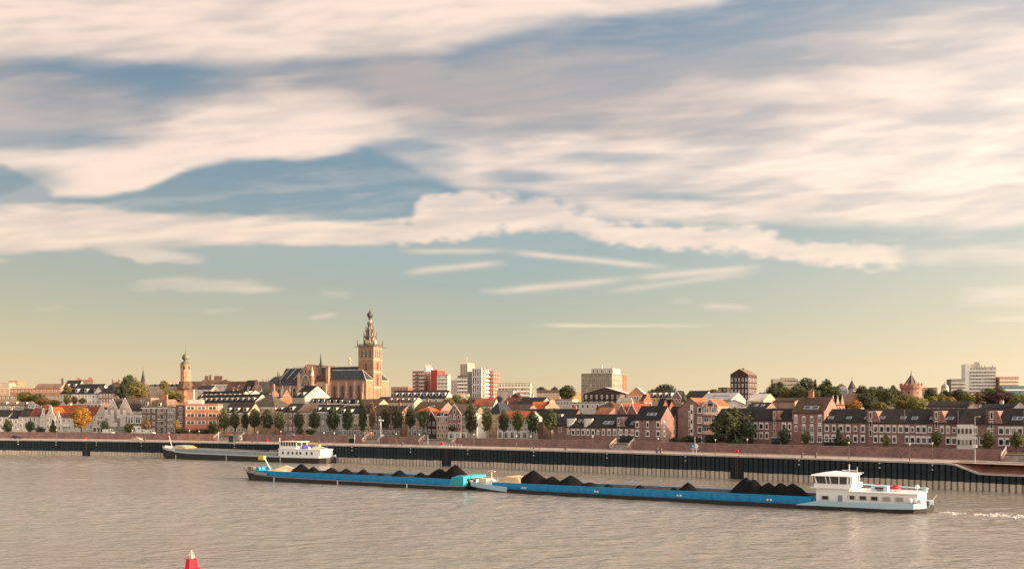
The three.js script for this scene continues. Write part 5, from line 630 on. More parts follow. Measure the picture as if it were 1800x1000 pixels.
{ const d = 1000, g = thing('telecom_mast', 'distant telecom mast with dishes above the church roof', 'mast'); g.position.set(Xof(614, d), 24, -d); const h = Yof(628, d) - 24; new MB().bar([0, 0, 0], [0, h, 0], .45, 6).build('pole', mat([.5, .4, .33], 'none'), g); for (let k = 0; k < 4; k++) new MB().frustum(.5 * (k % 2 ? 1 : -1), .3, h - 2 - k * 1.7, h - .9 - k * 1.7, 1.5 - k * .1, 1.4, 8).build('antenna', mat([.6, .42, .32], 'none'), g); }
{ const d = onRow(340, 75), g = thing('white_flue', 'thin white pole standing behind the red brick flats', 'mast'), X = Xof(340, d), Y0 = ground(X, d); g.position.set(X, Y0, -d); new MB().frustum(0, 0, 0, Yof(686, d) - Y0, .36, .32, 10).build('pole', mWhite, g); new MB().frustum(0, 0, Yof(686, d) - Y0, Yof(685.3, d) - Y0, .5, .5, 10).build('cap', mWhite, g); }
{ const d = 780, g = thing('white_dome_house', 'small white domed building with dark finial right of the tan block', 'building'), X = Xof(1662, d), Y0 = ground(X, d), h = Yof(682, d) - Y0; g.position.set(X, Y0, -d); new MB().frustum(0, 0, -1, h, 2.9, 2.8, 12).build('wall', mat(C.white, 'plaster'), g); put('dome', new THREE.LatheGeometry([[2.9, h], [2.6, h + 1.2], [1.6, h + 2.4], [.6, h + 3.1], [.15, h + 5]].map(([a, b]) => new THREE.Vector2(a, b)), 12), mat([.5, .48, .48], 'noise'), g); for (let k = 0; k < 5; k++) { const w = windowOn(g, Math.sin(k * 1.256) * 2.86, h - 2.2, Math.cos(k * 1.256) * 2.86, 1, 1.8, k * 1.256, {}); } }
// ---------- ships ----------
const mHull = mat([.030, .028, .028], 'noise', { roughness: .5 }), mBlue = mat([.010, .34, .74], 'noise', { roughness: .45 }), mTeal = mat([.03, .40, .52], 'none', { roughness: .5 }), mPaleBlue = mat([.42, .62, .74], 'none', { roughness: .5 }), mShipWhite = mat([.88, .88, .88], 'none', { roughness: .4 }), mGreyDeck = mat([.30, .32, .35], 'noise'), mSand = mat([.80, .60, .34], 'noise'), mRust = mat([.25, .13, .08], 'noise'), mHold = mat([.22, .23, .25], 'noise'), mRail = mat([.72, .72, .72], 'none'), mYellow = mat([.75, .62, .05], 'none'), mCoal = new THREE.MeshPhysicalMaterial({ color: new THREE.Color().setRGB(.010, .009, .010), roughness: 1, specularIntensity: .35, map: noiseTex });
function hull(st, zc) { const b = new MB(), S = st.map(([x, hw, y0, y1, hb]) => [[x, y0, zc + (hb ?? hw)], [x, y1, zc + hw], [x, y1, zc - hw], [x, y0, zc - (hb ?? hw)]]); for (let i = 0; i < S.length - 1; i++) b.sweep(S[i], S[i + 1], false); b.poly(S[0]); b.poly([...S[S.length - 1]].reverse()); return b; }
function strip(st, zc, y0f, y1f, out = .05) { const half = (s) => { const b = new MB(); for (let i = 0; i < st.length - 1; i++) { const [x0, w0] = st[i], [x1, w1] = st[i + 1]; b.sweep([[x0, y0f(st[i]), zc + s * (w0 + out)], [x0, y1f(st[i]), zc + s * (w0 + out)], [x0, y1f(st[i]), zc + s * (w0 - .12)], [x0, y0f(st[i]), zc + s * (w0 - .12)]], [[x1, y0f(st[i + 1]), zc + s * (w1 + out)], [x1, y1f(st[i + 1]), zc + s * (w1 + out)], [x1, y1f(st[i + 1]), zc + s * (w1 - .12)], [x1, y0f(st[i + 1]), zc + s * (w1 - .12)]]); } return b; }; return { build(n, m, g) { half(-1).build(n, m, g); return half(1).build(n, m, g); } }; }
const SH = { X: -79, d: 290, a: 32.2 * Math.PI / 180 }, sOf = (px) => { const t = (px - PCX) / PF; return (t * SH.d - SH.X) / (Math.cos(SH.a) + t * Math.sin(SH.a)); };
function shipFrame(g, s) { g.position.set(SH.X + Math.cos(SH.a) * s, 0, -(SH.d - Math.sin(SH.a) * s)); g.rotation.y = -SH.a; return g; }
const ZC = -5.7;
function coamingBox(g, x0, x1, y0, y1, mOut) { // hold with walls, floor and top rail
  for (const [z0, z1] of [[-.95, -.75], [-10.65, -10.45]]) { new MB().box(x0, x1, y0, y1, z0, z1).build('coaming', mOut, g); new MB().box(x0, x1, y1, y1 + .1, z0 - .06, z1 + .06).build('coaming_rail', mOut, g); }
  for (const x of [x0, x1 - .2]) new MB().box(x, x + .2, y0, y1, -10.45, -.95).build('hold_end', mOut, g);
  new MB().box(x0 + .2, x1 - .2, y0 - .1, y0 + .05, -10.45, -.95).box(x0 + .2, x1 - .2, y0 + .05, y1 - .02, -10.44, -10.36).build('hold_lining', mHold, g);
  const st = new MB(); for (let x = x0 + 3; x < x1 - 1; x += 3.2) st.box(x - .05, x + .05, y0, y1 - .05, -.75, -.66); st.build('stiffener', mOut, g);
}
function railing(g, x0, x1, z, y, h = 1, m = mRail) { const b = new MB(), n = Math.max(1, Math.round((x1 - x0) / 1.6)); for (let k = 0; k <= n; k++) { const x = x0 + (x1 - x0) * k / n; b.bar([x, y, z], [x, y + h, z], .04, 4); } for (const t of [.5, 1]) b.bar([x0, y + h * t, z], [x1, y + h * t, z], .035, 4); return b.build('railing', m, g); }
{ // front barge
  const g = shipFrame(thing('cargo_barge', 'front barge with cobalt blue coaming, yellow crane arm and coal heaps', 'barge'), 0);
  const st = [[0, .9, 1.3, 2.7, .5], [1.6, 2.6, .5, 2.45, 1.6], [4, 4.3, -.4, 2.15, 3.4], [8, 5.3, -1, 1.85], [13, 5.7, -1, 1.55], [20, 5.7, -1, 1.3], [40, 5.7, -1, 1.2], [76, 5.7, -1, 1.2], [79.2, 5.5, -1, 1.25]];
  hull(st, ZC).build('hull', mHull, g); strip(st.slice(0, 5), ZC, (s) => s[3], (s) => s[3] + .75, .0).build('bow_bulwark', mat([.34, .33, .33], 'none'), g); strip(st.slice(3), ZC, (s) => s[3] - .14, (s) => s[3] + .1).build('rubbing_strake', mGreyDeck, g);
  coamingBox(g, sOf(443), 75.4, 1.15, 2.75, mBlue);
  // blue cheek running up to the bow
  new MB().sweep([[8.2, 1.6, -.55], [8.2, 2.7, -.55], [sOf(443), 2.82, -.9], [sOf(443), 1.3, -.9]], [[8.2, 1.6, -.75], [8.2, 2.7, -.75], [sOf(443), 2.82, -1.1], [sOf(443), 1.3, -1.1]]).build('bow_cheek', mBlue, g);
  const sand = new MB(), n = 12; for (let k = 0; k < n; k++) { const a = k / n * Math.PI * 2, b = (k + 1) / n * Math.PI * 2; sand.tri([15, 4.2, ZC], [15 + Math.cos(a) * 6.4, 2.6, ZC + Math.sin(a) * 4.8], [15 + Math.cos(b) * 6.4, 2.6, ZC + Math.sin(b) * 4.8]); } sand.build('foredeck_hatch', mSand, g);
  const w = new MB().box(-1.6, 1.6, 0, .5, -2, 2).build('anchor_winch', mTeal, g); w.position.set(5.4, 2.0, ZC); for (const z of [-1.3, 0, 1.3]) { const dr = new MB().frustum(0, 0, -.5, .5, .7, .7, 12).build('winch_drum', mTeal, w); dr.rotation.x = Math.PI / 2; dr.position.set(0, .9, z); } new MB().box(-1.2, 1.8, .4, 1.5, -1.8, -1.2).build('winch_motor', mTeal, w);
  new MB().bar([9.4, 2.0, ZC], [6.4, 6.3, ZC + .2], .2, 6).build('crane_arm', mRail, g); new MB().box(4.4, 6.6, 5.5, 6.7, ZC - .3, ZC + .5).build('crane_head', mYellow, g);
  for (const x of [.8, 1.5, 2.3]) new MB().frustum(x, ZC + .6, 2.5, 3.3, .2, .2, 8).frustum(x, ZC + .6, 3.3, 3.45, .3, .3, 8).build('bollard', mRust, g); railing(g, 1, 6, ZC + 3, 2.4, .9, mRust); railing(g, 8, 14, ZC - 4.4, 2.0, 1.1); 
  for (const px of [481, 593, 715]) new MB().box(-.14, .14, .0, 1.25, .0, .09).build('draught_mark', mRail, g).position.x = sOf(px);
  // teal gear at its after end
  const t = new MB().sweep([[74.6, 1.2, -.6], [75.6, 3.4, -.6], [79, 3.6, -.6], [79, 1.2, -.6]], [[74.6, 1.2, -2.2], [75.6, 3.4, -2.2], [79, 3.6, -2.2], [79, 1.2, -2.2]]).build('coupling_frame', mTeal, g); new MB().box(75.6, 79, 3.0, 3.6, -10.6, -2.2).build('coupling_beam', mTeal, g); for (const z of [-3, -5.5, -8]) { const dr = new MB().frustum(0, 0, -.6, .6, .6, .6, 12).build('coupling_winch', mShipWhite, g); dr.rotation.x = Math.PI / 2; dr.position.set(77.6, 2.0, z); }
}
{ // motor vessel behind
  const s0 = 79.9, g = shipFrame(thing('motor_vessel', 'blue motor cargo ship with white wheelhouse pushing the front barge', 'ship'), s0), x = (px) => sOf(px) - s0, xe = sOf(1630) - s0;
  const st = [[0, 3.2, -.2, 2.0, 2.4], [3, 4.6, -.8, 1.85], [7, 5.5, -1, 1.6], [12, 5.7, -1, 1.2], [20, 5.7, -1, 1.0], [50, 5.7, -1, .95], [80, 5.7, -1, .95], [98, 5.7, -1, 1.0], [xe - 2.4, 5.3, -1, 1.15], [xe - .4, 3.6, -.6, 1.3], [xe, 2.0, .1, 1.35]];
  hull(st, ZC).build('hull', mHull, g); strip(st.slice(0, 4), ZC, (s) => s[3] - .75, (s) => s[3] + .35, .03).build('bow_band', mPaleBlue, g);
  // pale raked fore deck
  new MB().sweep([[.4, 1.9, ZC + 3.4], [3, 1.95, ZC + 4.6], [x(886), 1.6, ZC + 5.2], [x(886), 1.2, ZC + 5.5], [.4, 1.5, ZC + 3.6]], [[.4, 1.9, ZC - 3.4], [3, 1.95, ZC - 4.6], [x(886), 1.6, ZC - 5.2], [x(886), 1.2, ZC - 5.5], [.4, 1.5, ZC - 3.6]]).build('fore_deck', mPaleBlue, g);
  coamingBox(g, x(862), x(1424), .9, 2.45, mBlue); for (const px of [918, 1046, 1192, 1351]) for (const dx of [-.35, .35]) new MB().box(-.2, .2, 1.35, 1.75, -.66, -.6).build('draught_mark', mShipWhite, g).position.x = x(px) + dx;
  const mast = new MB().bar([4.2, 2, ZC + .4], [4.2, 5.0, ZC + .4], .16, 6).box(3.2, 5.2, 4.7, 4.95, ZC + .2, ZC + .6).build('fore_mast', mat(C.cream, 'none'), g); const wn = new MB().box(1.2, 3.4, 2, 3.0, ZC - 1.6, ZC + 1.6).build('anchor_winch', mat([.7, .55, .35], 'none'), g); const d1 = new MB().frustum(0, 0, -.8, .8, .6, .6, 12).build('winch_drum', mShipWhite, wn); d1.rotation.x = Math.PI / 2; d1.position.set(5.6, 2.4, ZC + 2); new MB().sweep([[-4, 2, ZC], [-4, 2.3, ZC], [1.2, 3.2, ZC], [1.2, 2.9, ZC]], [[-4, 2, ZC - .3], [-4, 2.3, ZC - .3], [1.2, 3.2, ZC - .3], [1.2, 2.9, ZC - .3]]).build('push_beam', mat([.75, .6, .42], 'none'), g); railing(g, 1, 8, ZC - 4.5, 1.9, 1);
  new MB().sweep([[x(862) - .6, 2.3, ZC + 3.6], [x(862) + 2.6, 3.9, ZC + 3], [x(862) + 6, 3.6, ZC + 2.8], [x(862) + 7, 2.3, ZC + 3.6]], [[x(862) - .6, 2.3, ZC - 3.6], [x(862) + 2.6, 3.9, ZC - 3], [x(862) + 6, 3.6, ZC - 2.8], [x(862) + 7, 2.3, ZC - 3.6]]).build('sand_hatch', mSand, g);
  // stern: pale bulwark, deckhouse, wheelhouse
  const sb = st.slice(6).filter((s) => s[0] > 70); strip([[x(1400), 5.7, 0, .95], [x(1440), 5.75, 0, 1.0], [98, 5.75, 0, 1.0], [xe - 2.4, 5.35, 0, 1.15], [xe - .4, 3.65, 0, 1.3]], ZC, (s) => s[3] - .1, (s) => s[0] < x(1410) ? s[3] : s[3] + .95, .04).build('stern_bulwark', mPaleBlue, g); new MB().box(x(1424), xe - 1.6, 1.0, 1.15, -10.9, -.5).build('after_deck', mGreyDeck, g);
  const xa = x(1433), xb = x(1486), xc = x(1612); const lo = new MB().box(xb, xc, 1.15, 3.75, -10.2, -1.1).box(xb - .05, xc + .2, 3.75, 3.95, -10.4, -.9).build('deckhouse', mShipWhite, g); const hi = new MB().box(xa, xb + .6, 1.15, 4.3, -10.3, -1.0).box(xa - 1.1, xb + .9, 4.3, 4.5, -10.6, -.7).build('forward_deckhouse', mShipWhite, g);
  const sw = (px, par, w, y, h, fr = mShipWhite, pn = PANES[0]) => { const f = windowOn(par, x(px), y, px > 1480 ? -1.09 : -.99, w, h, 0, { frame: fr, pane: pn }); return f; };
  sw(1449, hi, 1.6, 2.5, .85, mat([.55, .5, .4], 'none')); for (const [px, pn] of [[1495, PANES[1]], [1515.5, PANES[1]], [1535.5, PANES[0]], [1557, PANES[3]], [1579.5, PANES[3]]]) sw(px, lo, 1.65, 2.75, .9, mat([.6, .55, .45], 'none'), pn); const dr = new MB().box(-.42, .42, 0, 1.9, 0, .06).build('door', mat([.28, .28, .30], 'none'), hi); dr.position.set(x(1475.5), 1.2, -.99); 
  new MB().box(xa - .5, xb + 1, 4.5, 5.25, -10.2, -1.1).build('wheelhouse_base', mShipWhite, g); const wh = new MB().sweep([[xa + .1, 5.25, -1.25], [xa - .35, 6.75, -1.0], [xb + .3, 6.75, -1.0], [xb + .1, 5.25, -1.25]], [[xa + .1, 5.25, -10], [xa - .35, 6.75, -10.2], [xb + .3, 6.75, -10.2], [xb + .1, 5.25, -10]]).build('wheelhouse_glass', mat([.07, .075, .08], 'none', { roughness: .08 }), g); const ps = new MB(); for (const f of [0, .33, .46, .74, 1]) { const a = xa + .1 + (xb - xa) * f, b = xa - .35 + (xb + .3 - xa + .35) * f; ps.sweep([[a - .1, 5.25, -1.2], [b - .1, 6.75, -.94], [b + .1, 6.75, -.94], [a + .1, 5.25, -1.2]], [[a - .1, 5.25, -1.36], [b - .1, 6.75, -1.1], [b + .1, 6.75, -1.1], [a + .1, 5.25, -1.36]]); } for (const z of [-1.1, -3.4, -6, -8.6, -10.1]) ps.box(xb + .12, xb + .36, 5.25, 6.75, z - .1, z + .1).bar([xa + .05, 5.25, z], [xa - .4, 6.75, z], .09, 4); ps.build('window_post', mShipWhite, wh);
  new MB().sweep([[xa - 1.0, 6.75, -.6], [xa - .9, 7.0, -.7], [xa + 1.6, 7.35, -1.6], [xb, 7.1, -1.2], [xb + .7, 6.9, -.7], [xb + .7, 6.75, -.6]], [[xa - 1.0, 6.75, -10.6], [xa - .9, 7.0, -10.5], [xa + 1.6, 7.35, -9.6], [xb, 7.1, -10], [xb + .7, 6.9, -10.5], [xb + .7, 6.75, -10.6]]).build('wheelhouse_roof', mShipWhite, g); new MB().box(xb + .6, xb + 1.1, 4.3, 6.9, -5, -1.3).build('funnel_screen', mShipWhite, g);
  const ra = new MB().bar([xb - .4, 7, -5], [xb - .4, 9.0, -5], .1, 6).box(xb - 1.8, xb + 1.2, 7.7, 7.85, -5.15, -4.85).bar([xb + 1.4, 6.8, -4], [xb + 1.4, 8.6, -4], .06, 5).box(xb - .2, xb + 2.6, 7.4, 7.55, -4.1, -3.9).build('radar_mast', mRail, g);
  for (const [a, z] of [[x(1500), -8.9], [x(1500), -8.3]]) new MB().bar([a, 4.9, z], [xc + .6, 4.5, z], .13, 6).build('crane_boom', mat([.5, .68, .76], 'none'), g); new MB().box(xc - .3, xc + .3, 3.9, 4.7, -9.2, -8).build('boom_rest', mPaleBlue, g);
  const sk = new MB().box(-1.5, 1.5, 0, 1.15, -2.0, 0).build('skylight_house', mPaleBlue, g); sk.position.set(x(1541), 3.95, -2.6); put('pane', paneGeo, PANES[0], sk).scale.set(1.7, .75, .1); sk.children[0].position.set(0, .55, 0.03); const dh = new MB().box(-2.2, 2.2, 0, .5, -1, 1).frustum(-1.8, 0, 0, .8, .9, .6, 8).frustum(1.8, 0, 0, .8, .9, .6, 8).build('rubber_dinghy', mat([.42, .04, .06], 'none'), g); dh.position.set(x(1546), 4.3, -6.4);
  railing(g, xb + 1, xc, -1.15, 3.95, .55, mRail); const dome = put('radar_dome', new THREE.SphereGeometry(.42, 12, 10), mShipWhite, g); dome.position.set(x(1606), 5.1, -4); new MB().bar([x(1606), 3.9, -4], [x(1606), 4.8, -4], .08).build('dome_post', mRail, g);
  for (const [px, z] of [[1600, -.9], [1608, -1.2], [1616, -1.4]]) put('life_raft', new THREE.SphereGeometry(.55, 10, 8).scale(.8, 1, .8), mShipWhite, g).position.set(x(px), 2.6, z); railing(g, xc - 1, xe - .8, -2, 1.3, 1.1, mRail); new MB().bar([xe - .6, 1.3, ZC], [xe + .8, 3.6, ZC], .05).build('ensign_staff', mRail, g); const bl = new MB(); for (const z of [-3, -8]) bl.frustum(xe - 1.2, z, 1.2, 2.0, .22, .22, 8).frustum(xe - 1.2, z, 2.0, 2.1, .3, .3, 8); bl.build('bollard', mHull, g); new MB().box(x(1424), x(1433), 1.0, 2.2, -9.6, -1.6).sweep([[x(1418), 1.0, -1.2], [x(1430), 2.6, -1.2], [x(1431), 2.6, -1.2], [x(1431), 1, -1.2]], [[x(1418), 1.0, -1.5], [x(1430), 2.6, -1.5], [x(1431), 2.6, -1.5], [x(1431), 1, -1.5]]).build('aft_hatch', mBlue, g);
}
{ // coal: one heap, one thing
  const front = [[499, 4.5, 2.0], [520, 3.6, 1.35], [552, 4.3, 1.35], [579, 4.2, 1.25], [609, 3.4, 1.25], [640, 2.6, .5], [673, 3.6, 1.5], [711, 3.8, 1.0], [744, 5.0, 2.3], [772, 5.6, 3.3]], back = [[912, 6.2, 2.9], [944, 4.6, 1.7], [978, 5.6, 2.0], [1012, 3.8, .8], [1046, 2.6, .5], [1102, 2.6, .6], [1162, 2.2, .3], [1188, 3.6, 1.5], [1292, 5.0, 3.0], [1304, 4.4, 2.9], [1331, 4.0, 2.3], [1354, 4.0, 2.4], [1376, 4.6, 2.3]];
  const heap = (px, r, hg, label, i, nm) => { const g = new THREE.BufferGeometry(), P = [], I = [], n = 22, m = 9, rr = rngOf(i * 17 + 3), ph = rr() * 9; for (let j = 0; j <= m; j++) for (let k = 0; k < n; k++) { const a = k / n * Math.PI * 2, t = j / m, wob = 1 + .16 * (vn(Math.cos(a) * 1.6 + ph, Math.sin(a) * 1.6 + 3) - .5), rad = t * wob, hh = Math.max(0, 1 - Math.pow(t, 1.25)) + (1 - t) * .1 * (vn(Math.cos(a) * t * 5 + ph, Math.sin(a) * t * 5) - .5); P.push(Math.cos(a) * rad * (r + 2.0 * 0), hh, Math.sin(a) * rad * Math.min(4.6, r)); } for (let j = 0; j < m; j++) for (let k = 0; k < n; k++) { const a = j * n + k, b = j * n + (k + 1) % n; I.push(a, b, a + n, b, b + n, a + n); } const hgt = hg + (nm ? 1.55 : 1.6); for (let q = 1; q < P.length; q += 3) P[q] *= hgt; g.setAttribute('position', new THREE.Float32BufferAttribute(P, 3)); g.setAttribute('uv', new THREE.Float32BufferAttribute(P.filter((_, q) => q % 3 !== 1), 2)); g.setIndex(I); g.computeVertexNormals(); const me = tag(put('coal_heap', g, mCoal, scene), label, 'coal heap', 'coal heaps in the holds'); const s = sOf(px + 4); shipFrame(me, s); me.position.y = nm ? .95 : 1.2; const off = new THREE.Vector3(0, 0, ZC).applyAxisAngle(new THREE.Vector3(0, 1, 0), -SH.a); me.position.x += off.x; me.position.z += off.z; };
  front.forEach(([px, r, h], i) => heap(px, r, h, `${h > 3 ? 'tallest ' : h < .8 ? 'very low ' : ''}black coal heap in the front barge, ${ORD[i]} from its bow`, i, 0));
  back.forEach(([px, r, h], i) => heap(px, r, h, `${h < .8 ? 'very low ' : ''}black coal heap in the motor ship, ${ORD[i]} from its bow`, i + 20, 1));
}
{ // moored ship at the quay
  const X0 = -142, d0 = 409, a = 26.4 * Math.PI / 180, g = thing('moored_cargo_ship', 'moored black and grey cargo ship with white wheelhouse at the quay', 'ship'); g.position.set(X0, 0, -d0); g.rotation.y = -a; const sm = (px) => { const t = (px - PCX) / PF; return (t * d0 - X0) / (Math.cos(a) + t * Math.sin(a)); }, zc = -4.6, xe = sm(571);
  const st = [[-1, .6, 1.6, 4.4, .3], [1, 2.4, .2, 4.1, 1.4], [4, 3.8, -.8, 3.7], [9, 4.5, -1, 3.2], [16, 4.6, -1, 2.7], [40, 4.6, -1, 2.4], [62, 4.6, -1, 2.2], [xe - 3, 4.4, -1, 2.2], [xe - .6, 3, -.4, 2.4], [xe, 1.6, .6, 2.5]];
  hull(st, zc).build('hull', mat([.036, .034, .034], 'noise', { roughness: .55 }), g); strip(st.slice(0, 4), zc, (s) => s[3], (s) => s[3] + .9, .02).build('bow_bulwark', mat([.62, .64, .66], 'none'), g); strip(st.slice(3, 7), zc, (s) => s[3] - .2, (s) => s[3] + .25, .03).build('gunwale', mat([.5, .56, .58], 'none'), g);
  for (const z of [-.9, -8.3]) { new MB().sweep([[sm(292), 2.9, z], [sm(292), 4.3, z], [sm(484), 3.6, z], [sm(484), 2.3, z]], [[sm(292), 2.9, z - .2], [sm(292), 4.3, z - .2], [sm(484), 3.6, z - .2], [sm(484), 2.3, z - .2]]).build('coaming', mat([.36, .44, .48], 'noise'), g); new MB().sweep([[sm(292), 4.3, z + .1], [sm(292), 4.5, z + .1], [sm(484), 3.8, z + .1], [sm(484), 3.6, z + .1]], [[sm(292), 4.3, z - .3], [sm(292), 4.5, z - .3], [sm(484), 3.8, z - .3], [sm(484), 3.6, z - .3]]).build('coaming_rail', mat([.66, .68, .68], 'none'), g); }
  new MB().box(sm(330), sm(482), 2.2, 3.9, -8.2, -8.0).build('hold_lining', mat([.13, .045, .05], 'noise'), g); new MB().box(sm(292), sm(484), 1.8, 2.3, -8.1, -1.1).build('hold_floor', mHold, g);
  new MB().sweep([[sm(298), 4.5, -1], [sm(303), 5.6, -1.6], [sm(315), 5.4, -1.6], [sm(322), 4.4, -1]], [[sm(298), 4.5, -8], [sm(303), 5.6, -7.4], [sm(315), 5.4, -7.4], [sm(322), 4.4, -8]]).build('wooden_hatch', mat([.70, .44, .16], 'noise'), g);
  new MB().bar([sm(287), 4, zc], [sm(280), 10.2, zc], .13, 6).build('flagstaff', mRail, g); const fg = new MB().box(0, .06, 0, .7, -.4, 1.9).build('flag_red_stripe', mat([.65, .05, .07], 'none'), g); fg.rotation.y = 1.2; fg.position.set(sm(279), 9.4, zc); const f2 = new MB().box(0, .06, .72, 1.25, -.4, 1.9).build('flag_white_stripe', mShipWhite, fg);
  const x1 = sm(486), x2 = sm(551); new MB().box(x1, sm(560), 2.2, 5.0, -8.4, -.9).box(x1 - .1, sm(561), 5.0, 5.2, -8.6, -.7).build('deckhouse', mShipWhite, g); strip(st.slice(6), zc, (s) => s[3] - .2, (s) => s[3] + .7, .05).build('stern_bulwark', mShipWhite, g); const dk = g.children[g.children.length - 3]; for (const px of [494, 503.5, 511, 518.5, 525, 536, 545]) windowOn(dk, sm(px), 3.7, -.89, 1.3, 1.2, 0, { frame: mShipWhite, pane: PANES[0] });
  new MB().box(x1 + .2, sm(517), 5.2, 6.2, -8, -1.2).build('wheelhouse_base', mShipWhite, g); const wg = new MB().box(x1 + .5, sm(516), 6.2, 7.6, -7.8, -1.4).build('wheelhouse_glass', PANES[1], g); const ps = new MB(); for (let k = 0; k <= 6; k++) { const q = x1 + .5 + (sm(516) - x1 - .5) * k / 6; ps.box(q - .13, q + .13, 6.2, 7.6, -1.42, -1.3); } for (const z of [-1.4, -4.5, -7.7]) ps.box(sm(516) - .1, sm(516) + .1, 6.2, 7.6, z - .15, z + .15); ps.build('window_post', mShipWhite, wg); new MB().box(x1 - .2, sm(519), 7.6, 7.95, -8.3, -.9).build('wheelhouse_roof', mat(C.cream, 'none'), g);
  new MB().bar([x1 + .2, 4, -1.4], [x1 + .2, 9.2, -1.4], .14).build('signal_mast', mShipWhite, g); railing(g, sm(470), x1, -1.2, 3.4, 1.2); railing(g, sm(520), sm(564), -1.0, 5.2, 1.1); const cv = new MB().frustum(0, 0, 0, 1.3, 1.7, 1.1, 8).build('blue_cover', mat([.04, .07, .42], 'none'), g); cv.position.set(sm(524), 5.2, -4); const yb = new MB().box(-.9, .9, 0, .7, -.6, .6).frustum(1.8, 0, .2, 1.5, .6, .5, 8).build('yellow_dinghy', mYellow, g); yb.position.set(sm(541), 5.4, -4.5); new MB().bar([sm(545), 6.2, -3], [sm(566), 5.6, -3], .15).build('crane_boom', mShipWhite, g); new MB().frustum(sm(534), -3, 5.2, 6, .5, .5, 8).build('vent', mShipWhite, g);
  for (const px of [308, 397, 492]) new MB().box(-.13, .13, .3, 1.9, .0, .08).build('draught_mark', mRail, g).position.x = sm(px);
}
{ // red buoy in the near water
  const d = 116, g = thing('channel_buoy', 'red faceted navigation buoy with lantern frame in the near water', 'buoy'); g.position.set(Xof(337, d), 0, -d); g.rotation.set(0, .45, .03); const r = mat([.70, .012, .035], 'none', { roughness: .38 });
  new MB().frustum(0, 0, -.6, .55, 1.55, 1.5, 8).frustum(0, 0, .55, .8, 1.5, 1.0, 8).build('float', r, g); new MB().frustum(0, 0, .7, 1.9, 1.06, .92, 6).build('lower_body', r, g); new MB().frustum(0, 0, 1.9, 2.0, 1.0, 1.0, 6).build('collar', r, g); new MB().frustum(0, 0, 2.0, 3.02, .72, .58, 6).build('upper_body', r, g); new MB().frustum(0, 0, 3.02, 3.08, .64, .64, 6).build('cap_plate', r, g); new MB().frustum(.05, 0, 3.08, 3.4, .17, .15, 10).frustum(.05, 0, 3.4, 3.52, .13, .06, 10).build('lantern', mat([.85, .75, .5], 'none', { roughness: .3 }), g); new MB().box(-.34, -.22, 3.08, 3.32, -.05, .05).build('sensor', mDarkFrame, g); const f = new MB(); for (let k = 0; k < 12; k++) { const a = k / 12 * Math.PI, b = (k + 1) / 12 * Math.PI; for (const s of [0, 1]) { const p = (t) => s ? [.05, 3.1 + Math.sin(t) * .78, Math.cos(t) * .28] : [.05 + Math.cos(t) * .28, 3.1 + Math.sin(t) * .78, 0]; f.bar(p(a), p(b), .032, 5); } } f.bar([.05, 3.85, 0], [.05, 4.05, 0], .03, 5).build('lantern_guard', mat([.82, .70, .48], 'none'), g);
}
{ // broken white water behind the stern
  const rr = rngOf(91), b = new MB(), dir = [Math.cos(SH.a), -Math.sin(SH.a)], s0 = sOf(1632); for (let k = 0; k < 26000; k++) { const t = Math.pow(rr(), .8) * 75, w = 2.2 + t * .12, off = (rr() + rr() - 1) * w, foam = vn(t * .55 + 3, off * 1.1 + 40); if (foam < (Math.abs(off) < .8 + t * .02 ? .3 : .52)) continue; const X = SH.X + dir[0] * (s0 + t + 1.2), d = SH.d + dir[1] * (s0 + t + 1.2) + 0, px = X + Math.sin(SH.a) * (5.0 + off), pd = d + Math.cos(SH.a) * (5.0 + off), q = .06 + rr() * .13, y = .16 + rr() * .2, hh = .02 + rr() * .09, e = rr() * 6.28, c = Math.cos(e) * q * 1.8, w2 = Math.sin(e) * q * 1.8; b.quad([px - c, y - .2, -pd - w2], [px + c, y - .2, -pd + w2], [px + c * .6, y + hh, -pd + w2 * .6 - .1], [px - c * .6, y + hh, -pd - w2 * .6 - .1]); }
  tag(b.build('wake_foam', mat([.62, .62, .60], 'none', { roughness: .9 }), scene), 'white broken foam of the wake behind the blue ship', 'foam', undefined, 'stuff');
}
